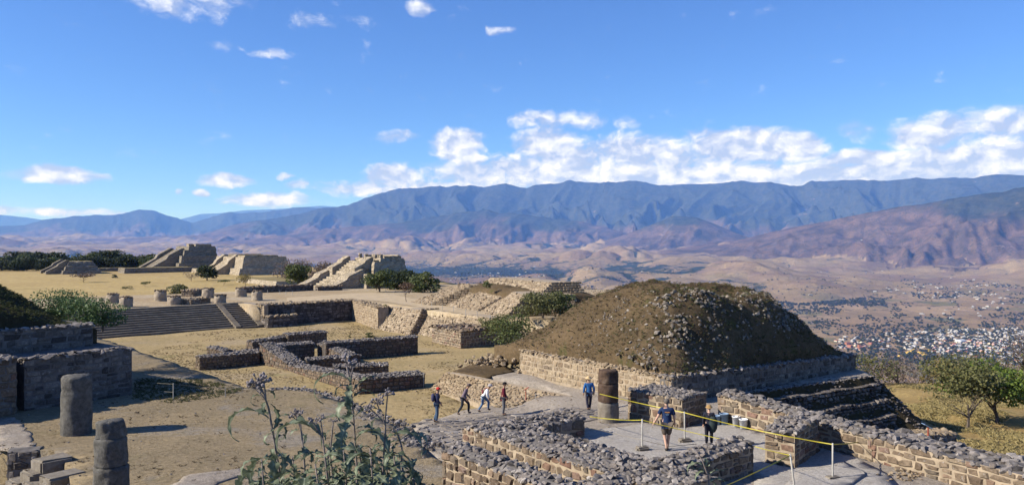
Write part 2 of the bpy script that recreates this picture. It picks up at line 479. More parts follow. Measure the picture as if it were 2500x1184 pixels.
M = {}
M['stone'] = stone_mat('brown_block_stone', [(0.0, (0.105, 0.078, 0.056)), (0.2, (0.155, 0.115, 0.08)), (0.45, (0.185, 0.142, 0.10)), (0.65, (0.13, 0.108, 0.085)), (0.8, (0.21, 0.165, 0.115)), (0.92, (0.17, 0.098, 0.072)), (1.0, (0.25, 0.22, 0.185))])
M['rubble'] = stone_mat('grey_rubble_stone', [(0.0, (0.105, 0.095, 0.088)), (0.3, (0.17, 0.155, 0.147)), (0.6, (0.225, 0.205, 0.195)), (0.85, (0.165, 0.14, 0.12)), (1.0, (0.31, 0.285, 0.265))], lichen=0.25)
M['pale'] = stone_mat('pale_tan_sunlit_stone', [(0.0, (0.20, 0.15, 0.10)), (0.3, (0.29, 0.22, 0.145)), (0.6, (0.24, 0.19, 0.13)), (0.85, (0.34, 0.27, 0.18)), (1.0, (0.16, 0.125, 0.09))])  # pale copy for sunlit walls, sunlight put into its colour; also loose stones
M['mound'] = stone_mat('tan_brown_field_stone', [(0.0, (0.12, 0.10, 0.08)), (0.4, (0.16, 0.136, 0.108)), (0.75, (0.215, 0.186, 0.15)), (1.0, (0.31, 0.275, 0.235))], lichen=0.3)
M['grey'] = stone_mat('grey_shade_stone', [(0.0, (0.055, 0.048, 0.045)), (0.4, (0.11, 0.098, 0.09)), (0.75, (0.16, 0.138, 0.12)), (1.0, (0.23, 0.205, 0.185))])  # darker copy for walls in shade, the shade put into its colour
M['mortar'] = plain_mat('lime_mortar', (0.30, 0.24, 0.17), 0.95, 0.22, 3.0, 0.5, 30.0)
M['mortar_grey'] = plain_mat('grey_mortar', (0.13, 0.118, 0.11), 0.95, 0.3, 3.0, 0.6, 22.0)
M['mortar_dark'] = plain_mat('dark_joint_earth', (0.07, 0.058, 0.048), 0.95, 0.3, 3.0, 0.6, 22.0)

N_R = 14; N_F = 16
LIB = {}
for key in ('stone', 'rubble', 'pale', 'grey', 'mound'):
    LIB[key] = {'rock': [rock_mesh('rock', 100 + i, 13 + i % 4, 0.7 + 0.03 * (i % 5), M[key]) for i in range(N_R)],
                'face': [face_stone_mesh('block', 200 + i, M[key]) for i in range(N_F)]}
TR = [tmpl(m_) for m_ in LIB['stone']['rock']]
TF = [tmpl(m_) for m_ in LIB['stone']['face']]

def basis(t, n, u, loc, sx, sy, sz):
    Mx = Matrix(((t.x * sx, n.x * sy, u.x * sz, loc.x), (t.y * sx, n.y * sy, u.y * sz, loc.y), (t.z * sx, n.z * sy, u.z * sz, loc.z), (0, 0, 0, 1)))
    return Mx

def rock_matrix(loc, size, r, flat=1.0):
    q = Euler((r.uniform(-.5, .5), r.uniform(-.5, .5), r.uniform(0, 6.28))).to_matrix().to_4x4()
    s = Matrix.Diagonal((size * r.uniform(.85, 1.25), size * r.uniform(.75, 1.05), size * flat * r.uniform(.75, 1.1), 1))
    return Matrix.Translation(loc) @ q @ s

def place_pieces(items, root, name, mat_key, limit=290, parts=True, origin=None):
    """items: list of ('rock'|'face', index, world matrix). The nearest become parts, the rest one joined part."""
    inv = Matrix.Translation(-Vector(root.location)) if root is not None else Matrix.Identity(4)
    items = sorted(items, key=lambda it: it[2].translation.length)
    many = items[:limit] if parts else []
    rest = items[limit:] if parts else items
    for kind, i, Mx in many:
        o = bpy.data.objects.new(name, LIB[mat_key][kind][i])
        col.objects.link(o)
        if root is not None: o.parent = root
        o.matrix_basis = inv @ Mx
    if rest:
        me = join_many(name + '_mass', [((TR if k == 'rock' else TF)[i], inv @ Mx) for k, i, Mx in rest], M[mat_key])
        o = link('small_' + name + 's' if not name.endswith('s') else 'small_' + name, me, root); o['kind'] = 'stuff'

def face_items(o, t, n, L, ztop_f, zb, sw, sh, r, proud=0.035, depth=0.16, skip=0.0, jitz=0.25):
    """courses of stones over a face starting at o along t, outward normal n"""
    out = []
    up = Vector((0, 0, 1))
    z = zb
    zmax = max(ztop_f(0), ztop_f(L), ztop_f(L / 2))
    while z < zmax - 0.05:
        h = sh * r.uniform(0.72, 1.3)
        if zmax - z - h < sh * 0.45: h = zmax - z
        s = -r.uniform(0, sw * .4)
        while s < L - 0.04:
            w = sw * r.uniform(0.55, 1.45)
            s0 = max(s, 0.0); s1 = min(s + w, L)
            if L - s1 < sw * .3: s1 = L
            s = s1 if s1 == L else s + w
            if s1 - s0 < 0.05: continue
            sc = (s0 + s1) / 2
            if z + h * .35 > ztop_f(sc) or r.random() < skip: continue
            hh = min(h, ztop_f(sc) - z)
            parts_ = [(z, hh)]
            if hh > sh * 0.9 and r.random() < 0.14: parts_ = [(z, hh * .5), (z + hh * .5, hh * .5)]
            for (zz, h2) in parts_:
                a = r.uniform(-.06, .06)
                tt = (t * math.cos(a) + up * math.sin(a)); uu = (up * math.cos(a) - t * math.sin(a))
                d = depth
                loc = o + t * sc + n * (proud + r.uniform(-.02, .02) - d / 2) + up * (zz + h2 / 2 + r.uniform(-.012, .012) - o.z)
                sgn = r.choice((-1, 1))
                out.append(('face', r.randrange(N_F), basis(tt * sgn, n, uu, loc, max(.04, (s1 - s0) - .028), d, max(.04, h2 - .028))))
        z += h
    return out

def cap_items(o, t, n, L, th, ztop_f, c, r, crown=0.1, edge=0.03, flat=0.8):
    out = []
    ns = max(1, int(L / c)); nw = max(1, int(round(th / c)))
    for i in range(ns + 1):
        for j in range(nw + 1):
            s = (i + r.uniform(-.3, .3)) * L / ns; w = (j + r.uniform(-.3, .3)) * th / nw
            s = min(max(s, edge), L - edge); w = min(max(w, edge), th - edge)
            z = ztop_f(s) + crown * math.sin(math.pi * w / th) + r.uniform(-.06, .03)
            p = o + t * s + n * w; p.z = z
            out.append(('rock', r.randrange(N_R), rock_matrix(p, c * (r.uniform(1.0, 1.5) if r.random() < .85 else r.uniform(1.5, 1.9)), r, flat)))
    return out

def prism(name, o, t, n, L, th, ztop_f, zb, mat, parent=None, seg=6, inset=0.0, crown=0.0):
    """wall core following a sloping top"""
    v = []; f = []
    for i in range(seg + 1):
        s = inset + (L - 2 * inset) * i / seg
        for w, z in ((inset, zb), (th - inset, zb), (th - inset, 0.0), (th * .7, .8), (th * .3, .8), (inset, 0.0)):
            p = o + t * s + n * w; p.z = z if z == zb else ztop_f(s) - 0.005 + crown * z
            v.append(p)
    for i in range(seg):
        a = i * 6; b = a + 6
        for k in range(6):
            kk = (k + 1) % 6
            f.append((a + k, b + k, b + kk, a + kk))
    f.append((5, 4, 3, 2, 1, 0)); q = seg * 6; f.append((q, q + 1, q + 2, q + 3, q + 4, q + 5))
    off = Vector(parent.location) if parent is not None else Vector((0, 0, 0))
    me = mesh_from(name, [p - off for p in v], f, mat)
    me.materials.append(M['mortar_grey'])
    bm = bmesh.new(); bm.from_mesh(me); bmesh.ops.recalc_face_normals(bm, faces=bm.faces[:])
    for q in bm.faces:
        if q.normal.z > .4: q.material_index = 1
    bm.to_mesh(me); bm.free()
    return link(name, me, parent)

def stone_wall(name, label, a, b, th, zb, zt, zt2=None, faces='FBAC', sw=.34, sh=.22, cap=.26, fkey='stone', ckey='rubble', mortar='mortar', group=None,
               seed=1, parts=True, root=None, cat='wall', crown=0.1, zt_f=None, proud=0.035, depth=0.16, mroot=None, core=True, capname='cap_stone', capparts=True, limit=290, mortar_top=None):
    """masonry wall on the line a-b (its visible face); it extends th to the left of a->b"""
    r = random.Random(seed)
    a = Vector((a[0], a[1], 0)); b = Vector((b[0], b[1], 0))
    L = (b - a).length; t = (b - a) / L; n = Vector((-t.y, t.x, 0))
    zt2 = zt if zt2 is None else zt2
    f = zt_f or (lambda s: zt + (zt2 - zt) * s / L)
    own = root is None
    if own:
        c = (a + b) / 2 + n * th / 2
        root = empty(name, (c.x, c.y, zb)); tag(root, label, cat, group)
    if core: prism('mortar_core', a, t, n, L, th, f, zb - 0.3, M[mortar_top or mortar], root, crown=crown)
    it = []
    zo = Vector((0, 0, 0))
    if 'F' in faces: it += face_items(a, t, -n, L, f, zb, sw, sh, r, proud, depth)
    if 'B' in faces: it += face_items(b + n * th, -t, n, L, lambda s: f(L - s), zb, sw, sh, r, proud, depth)
    if 'A' in faces: it += face_items(a + n * th, -n, -t, th, lambda s: f(0), zb, sw, sh, r, proud, depth)
    if 'C' in faces: it += face_items(b, n, t, th, lambda s: f(L), zb, sw, sh, r, proud, depth)
    place_pieces(it, root, 'stone', fkey, limit, parts)
    if cap: place_pieces(cap_items(a, t, n, L, th, f, cap, r, crown), root, capname, ckey, limit, parts and capparts)
    return root

# ================================================================== GROUND OF THE HILLTOP
from mathutils.geometry import delaunay_2d_cdt

def inside(poly, x, y):
    c = False; j = len(poly) - 1
    for i in range(len(poly)):
        xi, yi = poly[i][:2]; xj, yj = poly[j][:2]
        if (yi > y) != (yj > y) and x < (xj - xi) * (y - yi) / (yj - yi) + xi: c = not c
        j = i
    return c

def dense_edge(poly, res):
    out = []
    for i in range(len(poly)):
        p = Vector(poly[i][:2]); q = Vector(poly[(i + 1) % len(poly)][:2])
        k = max(1, int((q - p).length / res))
        for j in range(k): out.append(p.lerp(q, j / k))
    return out

def ground(name, poly, zf, res, mat, skirt=0.0, label=None, kind='structure', jag=0.0, seed=3, parent=None):
    r = random.Random(seed)
    edge = dense_edge(poly, res)
    if jag: edge = [Vector((p.x + r.uniform(-jag, jag), p.y + r.uniform(-jag, jag))) for p in edge]
    pts = list(edge); ne = len(edge)
    xs = [p.x for p in edge]; ys = [p.y for p in edge]
    x = min(xs)
    ep = [(p.x, p.y) for p in edge]
    while x < max(xs):
        y = min(ys)
        while y < max(ys):
            px, py = x + r.uniform(-.3, .3) * res, y + r.uniform(-.3, .3) * res
            if inside(ep, px, py): pts.append(Vector((px, py)))
            y += res
        x += res
    vv, ee, ff, *_ = delaunay_2d_cdt(pts, [(i, (i + 1) % ne) for i in range(ne)], [], 1, 1e-4)
    V = [(p.x, p.y, zf(p.x, p.y)) for p in vv]; F = [tuple(q) for q in ff]
    nv = len(V)
    if skirt:
        base = len(V)
        for i in range(ne): V.append((V[i][0], V[i][1], V[i][2] - skirt))
        for i in range(ne):
            j = (i + 1) % ne
            F.append((i, j, base + j, base + i))
    me = mesh_from(name, V, F, mat, smooth=True)
    bm = bmesh.new(); bm.from_mesh(me); bmesh.ops.recalc_face_normals(bm, faces=bm.faces[:])
    up = sum(q.normal.z * q.calc_area() for q in bm.faces)
    if up < 0: bmesh.ops.reverse_faces(bm, faces=bm.faces[:])
    bm.to_mesh(me); bm.free()
    o = link(name, me, parent)
    tag(o, label, None, None, kind)
    return o

def idw(ctrl, p=2.6):
    C = np.array(ctrl)
    def f(x, y):
        d2 = (C[:, 0] - x) ** 2 + (C[:, 1] - y) ** 2 + 0.05
        w = d2 ** (-p / 2)
        return float((w * C[:, 2]).sum() / w.sum())
    return f

def grass_ground_mat(name, tan, tan2, grey, greyamt=0.5, gsc=0.18, green=(0.10, 0.10, 0.04), greenamt=0.3, sc=1.0):
    m, T = new_mat(name)
    pos = T.n('ShaderNodeNewGeometry').outputs['Position']
    n1 = T.noise(pos, 0.35 * sc, 7.0, 0.72); n2 = T.noise(pos, 5.0 * sc, 6.0, 0.75); n3 = T.noise(pos, 22.0 * sc, 4.0, 0.7)
    c = T.mix(T.ss(n1, 0.35, 0.65), tan, tan2)
    gr = T.ss(T.noise(T.v('ADD', pos, (7, 3, 0)), gsc * sc * 2, 6.0, 0.7), 0.52, 0.66)
    c = T.mix(T.m('MULTIPLY', gr, greyamt), c, grey)
    ge = T.ss(T.noise(T.v('ADD', pos, (31, 17, 0)), 0.5 * sc, 6.0, 0.7), 0.55, 0.7)
    c = T.mix(T.m('MULTIPLY', ge, greenamt), c, green)
    f = T.m('ADD', T.m('MULTIPLY', n2, 0.6), T.m('MULTIPLY', n3, 0.5))
    c = T.mix(1.0, c, T.mix(T.ss(f, 0.36, 0.72), (0.62, 0.6, 0.56), (1.28, 1.26, 1.22)), 'MULTIPLY')
    wear = T.ss(T.noise(T.v('MULTIPLY', T.v('ADD', pos, (3, 41, 0)), (1.0, .55, 1.0)), 0.8 * sc, 7.0, 0.78, 0.6), 0.56, 0.63)
    c = T.mix(T.m('MULTIPLY', wear, 0.13), c, tuple(v * .5 for v in tan2))
    finish(T, c, 1.0, T.m('ADD', n2, T.m('MULTIPLY', n3, 0.6)), 0.9, 0.06, 0.05)
    return m

M['terrace_grass'] = grass_ground_mat('dry_terrace_grass', (0.263, 0.209, 0.134), (0.211, 0.171, 0.113), (0.229, 0.210, 0.187), 0.7, 0.16, (0.114, 0.108, 0.057), 0.35)
M['patio_grass'] = grass_ground_mat('short_dry_patio_grass', (0.350, 0.268, 0.147), (0.289, 0.227, 0.121), (0.317, 0.259, 0.185), 0.5, 0.09, (0.176, 0.176, 0.069), 0.45, 0.6)
M['plaza_grass'] = grass_ground_mat('pale_plaza_grass', (0.390, 0.300, 0.144), (0.343, 0.257, 0.121), (0.250, 0.176, 0.098), 0.7, 0.03, (0.203, 0.179, 0.070), 0.4, 0.16)
M['portico_floor'] = grass_ground_mat('worn_earth_floor', (0.392, 0.324, 0.230), (0.324, 0.246, 0.153), (0.357, 0.315, 0.255), 0.6, 0.08, (0.255, 0.213, 0.102), 0.35, 0.5)
M['hill_grass'] = grass_ground_mat('tall_straw_grass', (0.365, 0.265, 0.112), (0.265, 0.186, 0.083), (0.166, 0.140, 0.075), 0.6, 0.08, (0.099, 0.108, 0.037), 0.5, 0.7)
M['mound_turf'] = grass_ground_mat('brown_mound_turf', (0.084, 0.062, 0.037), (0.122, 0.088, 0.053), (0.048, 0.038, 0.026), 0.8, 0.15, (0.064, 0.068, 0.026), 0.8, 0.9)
M['dark_turf'] = grass_ground_mat('dark_shade_turf', (0.043, 0.037, 0.022), (0.060, 0.047, 0.029), (0.030, 0.027, 0.018), 0.5, 0.15, (0.030, 0.037, 0.016), 0.6, 0.9)  # left mound's turf; on the bank its darkness is painted shade
M['slope_dirt'] = grass_ground_mat('dark_hill_earth', (0.096, 0.075, 0.051), (0.072, 0.060, 0.042), (0.108, 0.093, 0.078), 0.6, 0.2, (0.042, 0.048, 0.021), 0.4, 0.9)
M['pavement'] = grass_ground_mat('worn_pavement_mortar', (0.326, 0.289, 0.251), (0.256, 0.223, 0.194), (0.358, 0.324, 0.291), 0.7, 0.3, (0.234, 0.201, 0.152), 0.4, 1.3)
M['concrete'] = grass_ground_mat('smooth_lime_floor', (0.406, 0.383, 0.360), (0.361, 0.337, 0.314), (0.474, 0.447, 0.419), 0.5, 0.35, (0.336, 0.308, 0.281), 0.2, 2.0)

def wob(z, amp=0.06, sc=0.25, seed=5):
    return lambda x, y: z + amp * float(fbm(x * sc, y * sc, 3, seed))

def xy(v): return (v.x, v.y)
U = Vector((0.78, 0.62, 0)).normalized(); V_ = Vector((0.62, -0.78, 0)).normalized()

# -- plaza floor far below the portico
ground('plaza', [(-300, 95), (-300, 330), (-60, 330), (-30, 250), (-8, 180), (2, 118), (-10, 100)], wob(-10.2, 0.15, 0.03), 6.0, M['plaza_grass'], 8.0)
# -- sunken patio
Zpat = -9.6
def zpatio(x, y): return Zpat + 0.07 * float(fbm(x * .2, y * .2, 3, 9))
ground('patio', [(-48, 46), (-50, 106), (-15, 106), (2, 80), (2, 56), (-3.0, 49), (0.5, 44.6), (-1.5, 36), (-8, 30), (-30, 30)], zpatio, 1.2, M['patio_grass'], 2.0)
# -- near terrace with the two columns
T1 = [xy(P(600, 945, -7)), xy(P(500, 912, -7)), xy(P(318, 850, -7)), xy(P(150, 795, -7)), (-60, 66), (-60, 20), (-19.8, 20), xy(P(60, 1178, -7)) if False else (-15.6, 23.0), (-15.0, 26.0), xy(P(98, 1098, -7)), xy(P(-20, 1080, -7)), (-24, 27.5), (-24, 12), (0.8, 12), (0.8, 19.4), (-1.0, 23.6), (-2.6, 26.2), xy(P(1000, 1058, -7)),
      xy(P(930, 1022, -7)), xy(P(850, 988, -7)), xy(P(800, 968, -7)), xy(P(735, 948, -7)), xy(P(660, 950, -7))]
T1 = [xy(P(600, 945, -7)), xy(P(500, 912, -7)), xy(P(318, 850, -7)), xy(P(150, 795, -7)), (-60, 66), (-60, 27.5), (-24, 27.5), xy(P(-20, 1088, -7)), xy(P(98, 1100, -7)), xy(P(138, 1098, -7)), xy(P(182, 1184, -7)), xy(P(215, 1260, -7)), (-10.5, 12), (0.8, 12), (0.8, 19.4), (-1.0, 23.6), (-2.6, 26.2), xy(P(1000, 1058, -7)),
      xy(P(930, 1022, -7)), xy(P(850, 988, -7)), xy(P(800, 968, -7)), xy(P(735, 948, -7)), xy(P(660, 950, -7))]
ground('terrace', T1, wob(-7.0, 0.05, 0.3), 0.7, M['terrace_grass'], 4.0, jag=0.1)
ground('lower_court', [(-40, 12), (-40, 28.2), (-13.0, 28.2), (-10.0, 12)], wob(-8.1, 0.05, 0.3), 1.5, M['terrace_grass'])
# -- slope under the camera
def zhill(x, y):
    return -1.75 - 0.02 * max(0, y) - 0.50 * max(0.0, y - 4.6) + 0.10 * float(fbm(x * .5, y * .5, 3, 12)) - 0.012 * max(0, abs(x) - 5) ** 2
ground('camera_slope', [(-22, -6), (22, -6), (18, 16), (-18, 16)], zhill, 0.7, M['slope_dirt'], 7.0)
# -- portico terrace round the far side of the patio
SB0 = P(330, 820, Zpat); SB1 = P(625, 798, Zpat)
SE = (SB1 - SB0); SE.z = 0; SE.normalize(); SN = Vector((-SE.y, SE.x, 0))
RUN = 5.2
ST0 = SB0 - SE * 9 + SN * RUN; ST1 = SB1 + SN * RUN
Zpor = -7.2
PB0 = P(625, 798, Zpat); PB1 = P(860, 782, Zpat)              # foot of the patio's back wall
PR = [P(860, 782, Zpat), P(905, 801, Zpat), P(1000, 818, Zpat), P(1055, 835, Zpat), P(1125, 850, Zpat), P(1222, 838, Zpat)]
TOPR = [P(860, 735, Zpor), P(950, 746, Zpor), P(1030, 756, Zpor), P(1215, 778, Zpor)]
por = [xy(ST0), xy(ST1), xy(SB1 + SN * 0.6 + SE * 0.2), xy(PB1 + SN * 0.3)] + [xy(p) for p in TOPR[1:]] + [(4, 74), (22, 78), (30, 110), (4, 132), (-14, 140), (-38, 128), (-42, 116), (-72, 96), xy(ST0 - SE * 22 + SN * 6), xy(ST0 - SE * 22)]
ground('portico_terrace', por, wob(Zpor, 0.07, 0.12), 1.6, M['portico_floor'], 3.2)
# -- pavement climbing from the patio to the ruined room, and the floor round the mound
PAVE = [(-3.8, 40.4, -9.05), (-5.0, 43.0, -9.4), (-1.2, 44.6, -9.15), (-1.3, 27.9, -7.1), (-3.0, 30.5, -7.5), (3.75, 31.2, -7.06), (7, 27, -7.05), (4, 27, -7.05), (9, 31, -7.05), (11, 26, -7.06), (5, 23, -7.06), (1, 24, -7.07),
        (3.9, 40.9, -8.5), (0.3, 41.0, -8.85), (3.0, 44.1, -8.45), (0.5, 50.6, -8.2), (6.74, 45.6, -8.25), (-4.15, 50.9, -8.25), (8.1, 40.7, -8.2), (6.8, 36, -7.7), (2.2, 35, -7.75), (-2.4, 35.5, -8.2), (14, 44, -8.25), (21, 50, -8.2), (13, 22, -7.15), (12, 19, -7.1), (6, 18, -7.1)]
zpave_ = idw(PAVE, 3.4)
def zpave(x, y): return zpave_(x, y) + 0.025 * float(fbm(x * 1.1, y * 1.1, 3, 31))
ground('pavement', [(-4.9, 40.0), (-4.2, 42.6), (-1.0, 45.2), (3.3, 44.2), (1.9, 47.6), (-3.9, 51.2), (2.5, 54), (22.4, 52.2), (22.4, 50), (13.7, 44.9), (11.5, 43.0), (10.5, 34.5), (15.5, 24), (17.5, 18), (1.5, 17), (-1.0, 23.6), (-2.8, 27.0), (-3.6, 30.5)],
       zpave, 0.55, M['pavement'], 3.5)
# -- right hillside
RH = [(15, 38, -11.6), (21, 36, -11.8), (30, 40, -12.0), (27.5, 51, -12.3), (33.7, 57, -12.8), (36, 72, -13.6), (48, 60, -13.6), (45, 80, -14.8), (30, 85, -15.0), (40, 105, -19.5), (60, 95, -19), (24, 100, -18), (70, 60, -17), (18, 22, -9.5), (30, 24, -10.8), (60, 130, -32), (20, 130, -30), (5, 100, -14), (15, 75, -12)]
zrh_ = idw(RH, 3.0)
ground('hillside', [(14.5, 15), (14.5, 42), (12, 56), (4, 76), (2, 100), (6, 132), (85, 132), (85, 30), (60, 15)], lambda x, y: zrh_(x, y) + 0.15 * float(fbm(x * .15, y * .15, 3, 2)), 2.2, M['hill_grass'], 5.0)
# ================================================================== NEAR WALLS OF THE RUINED ROOM
# W1: long thick wall, lit long face towards the camera's left
def v2(p): return (p.x, p.y)
w1a = P(1159, 1049, -6.32); w1b = w1a + V_ * 8.6
stone_wall('stone_wall', 'long thick rubble topped wall of the near room with a lit brown block face', v2(w1a), v2(w1b), 1.95, -7.15, -6.36, faces='FBA', sw=.42, sh=.27, cap=.185, seed=11, crown=.14)
# W2: spur from W1's far end
w2b = P(1427, 1064, -7.05); w2a = w2b - U * 4.4
stone_wall('stone_wall', 'short rubble topped spur wall running behind the long thick wall to its dark jagged end', v2(w2a), v2(w2b), 1.45, -7.3, -6.4, faces='FBAC', sw=.38, sh=.25, cap=.18, seed=12, crown=.14)
# W5: near wall from W1's near end to the right
w5b = P(1839, 1088, -6.25); w5a = w5b - U * 6.6
stone_wall('stone_wall', 'near dark faced wall with a ragged rubble crest below the yellow tape', v2(w5a), v2(w5b), 0.95, -7.15, -6.42, -6.25, faces='FBC', sw=.36, sh=.24, cap=.185, seed=13, crown=.16)
# W0: foreground rubble wall on the left
w0b = P(1305, 1184, -6.1); w0a = w0b - V_ * 4.15; w0c = w0b + V_ * 3
stone_wall('stone_wall', 'foreground rubble wall of rough brown stones beside the tall weeds', v2(w0a), v2(w0c), 0.85, -7.3, -6.05, -6.1, faces='FA', sw=.36, sh=.28, cap=.185, seed=14, crown=.15, proud=.06, depth=.22)
# piers
pa = P(1665, 1041, -7.05)
pal = pa + (P(1521, 1020, -7.15) - pa).normalized() * 2.55
paa = (pa - pal); paa.z = 0
stone_wall('masonry_pier', 'square masonry pier behind the round column with the column shadow on its face', v2(pal), v2(pa), 1.75, -7.2, -5.98, faces='FCA', sw=.4, sh=.27, cap=.15, seed=15, crown=.05, ckey='rubble', cat='pier')
pb = P(1940, 1143, -7.06)
pbl = P(1868, 1131, -7.06); pbr = P(2088, 1118, -7.06)
stone_wall('masonry_pier', 'low masonry pier with a lit narrow front beside the thin tape post', v2(pbl), v2(pb), (pbr - pb).length * 0.97, -7.15, -5.98, faces='FC', sw=.4, sh=.27, cap=.185, seed=16, crown=.12, cat='pier')
# W3 and W4: the lit wall behind the room and its continuation
w3a = pa + (pbr - pb).normalized() * 1.75 + Vector((0.05, 0.15, 0)); w3b = P(2128, 1126, -7.06)
stone_wall('stone_wall', 'lit coursed wall behind the white buckets with a ragged stone crest', v2(w3a), v2(w3b), 0.95, -7.15, -5.98, -6.28, faces='F', sw=.44, sh=.24, cap=.215, seed=17, crown=.14)
w4b = w3b + (P(2350, 1184, -7.06) - w3b).normalized() * 8.0
stone_wall('stone_wall', 'lit wall of large squared blocks running out of the picture at lower right', v2(w3b - (w4b - w3b).normalized() * .2 + Vector((.03, .03, 0))), v2(w4b), 1.5, -7.2, -6.28, -6.4, faces='F', sw=.46, sh=.26, cap=.28, seed=18, crown=.03)

# smooth floors of the room and of the slab by the near post (4 mm steps above the pavement)
def zfloor(x, y): return zpave(x, y) + 0.03
ground('room_floor', [v2(w1a + U * 3.9), v2(P(1590, 1032, -7.05)), v2(pa + Vector((0.1, -.1, 0))), v2(w3a), v2(w3b), v2(pbr), (11.5, 24.5), (10.5, 19), (5.5, 18), v2(w5b), v2(w1a + U * 1.9 + V_ * 4)], zfloor, 0.5, M['concrete'], 0.1)

# flagstones of the sloping path and of the floor between the mound and the column
FLAG = [face_stone_mesh('paving_stone', 400 + i, None, 0.14, .92) for i in range(10)]
M['flag'] = stone_mat('worn_flagstone', [(0.0, (0.15, 0.135, 0.122)), (0.4, (0.215, 0.19, 0.17)), (0.75, (0.18, 0.155, 0.13)), (1.0, (0.29, 0.265, 0.24))], lichen=0.25)
for f_ in FLAG: f_.materials.append(M['flag'])
pav = bpy.data.objects['pavement']
zone = [(-4.7, 40.1), (-4.0, 42.3), (-0.9, 44.6), (3.0, 43.6), (5.5, 39.5), (3.2, 32.0), (2.4, 31.0), (-0.4, 31.0), (-1.4, 28.2), (-2.6, 28.0), (-3.4, 31.0)]
r = random.Random(61)
flags = []
y_ = 27.6
while y_ < 45:
    h = r.uniform(.42, .72); x_ = -6 + r.uniform(-.3, .3)
    while x_ < 6:
        w = r.uniform(.35, .78)
        cx, cy = x_ + w / 2, y_ + h / 2
        # the courses run along the grid of the ruins
        q = U * cx * 1.0 - V_ * (cy - 36) + Vector((0, 36, 0))
        if inside(zone, q.x, q.y): flags.append((q, w, h))
        x_ += w
    y_ += h
flags.sort(key=lambda t: t[0].length)
for k, (q, w, h) in enumerate(flags[:300]):
    z = zpave(q.x, q.y)
    e = 0.3
    nx = -(zpave(q.x + e, q.y) - zpave(q.x - e, q.y)) / (2 * e); ny = -(zpave(q.x, q.y + e) - zpave(q.x, q.y - e)) / (2 * e)
    nn = Vector((nx + r.uniform(-.012, .012), ny + r.uniform(-.012, .012), 1)).normalized()
    tt = (U - nn * U.dot(nn)).normalized(); vv_ = nn.cross(tt)
    o = bpy.data.objects.new('paving_stone', FLAG[r.randrange(10)]); col.objects.link(o); o.parent = pav
    o.matrix_basis = basis(tt, nn, -vv_, Vector((q.x, q.y, z - 0.025 + r.uniform(-.008, .008))), w - .035, 0.10, h - .035)

ground('stone_edging', [v2(P(px, py, -6.97)) for px, py in ((-10, 1018), (38, 1014), (74, 1058), (92, 1100), (40, 1098), (-10, 1092))], lambda x, y: wob(-7.0, 0.05, 0.3)(x, y) + .014, .3, M['pavement'], .1, jag=.1)
# ================================================================== ROUND COLUMNS
def column_mesh(name, rad, z0, z1, mat, seed=1, rough=0.03, taper=0.0, seg=40, rings=26, joints=(), tilt_top=0.0, parent=None, chip=0.0, mats=None, lean=(0, 0)):
    r = random.Random(seed); v = []; f = []
    for i in range(rings + 1):
        t = i / rings; z = z0 + (z1 - z0) * t
        for j in range(seg):
            a = 2 * math.pi * j / seg
            rr = rad * (1 - taper * t) + rough * float(fbm(math.cos(a) * 1.6 + seed, z * 1.8 + math.sin(a) * 1.6, 4, seed))
            for jz in joints:
                rr -= 0.022 * math.exp(-((z - jz) / 0.03) ** 2)
            if t > 0.96: rr *= 1 - 0.22 * (t - 0.96) / 0.04 * 0.6
            zz = z + (tilt_top * math.cos(a - .6) + 0.03 * float(perlin(math.cos(a) * 2 + seed, math.sin(a) * 2, 4))) * t
            if chip and t > .7: zz -= chip * max(0, math.cos(a - 2.4)) * (t - .7) / .3
            v.append((rr * math.cos(a) + lean[0] * t, rr * math.sin(a) + lean[1] * t, zz))
    for i in range(rings):
        for j in range(seg):
            k = (j + 1) % seg
            f.append((i * seg + j, i * seg + k, (i + 1) * seg + k, (i + 1) * seg + j))
    top = len(v); v.append((lean[0], lean[1], z1 + 0.02 + 0.01))
    for j in range(seg): f.append((rings * seg + j, rings * seg + (j + 1) % seg, top))
    o = link(name, mesh_from(name, v, f, mat, smooth=True), parent)
    o.data.polygons.foreach_set('use_smooth', [True] * len(o.data.polygons))
    return o

def weathered(name, lo, hi, lich, sc=6.0, bump=0.8):
    m, T = new_mat(name)
    g = T.n('ShaderNodeNewGeometry'); pos = g.outputs['Position']
    n = T.noise(pos, sc, 8.0, 0.7); n2 = T.noise(pos, sc * .45, 5.0, 0.7); n3 = T.noise(pos, sc * 5, 4.0, 0.7)
    c = T.mix(T.ss(n, 0.3, 0.7), lo, hi)
    c = T.mix(T.m('MULTIPLY', T.ss(n2, 0.52, 0.7), 0.6), c, lich)
    c = T.mix(T.m('MULTIPLY', T.ss(n3, 0.6, 0.72), 0.5), c, tuple(x * .35 for x in lo))
    finish(T, c, 0.95, T.m('ADD', n, T.m('MULTIPLY', n3, 0.5)), bump, 0.05, 0.1)
    return m
M['col_grey'] = weathered('weathered_grey_column', (0.07, 0.066, 0.06), (0.145, 0.138, 0.124), (0.19, 0.182, 0.165), 5.0, 1.0)
M['col_brown'] = weathered('red_brown_column', (0.05, 0.033, 0.025), (0.105, 0.07, 0.05), (0.14, 0.105, 0.08), 5.0)
M['col_base'] = weathered('pale_column_base', (0.15, 0.128, 0.103), (0.22, 0.195, 0.16), (0.27, 0.24, 0.21), 5.0, 0.5)

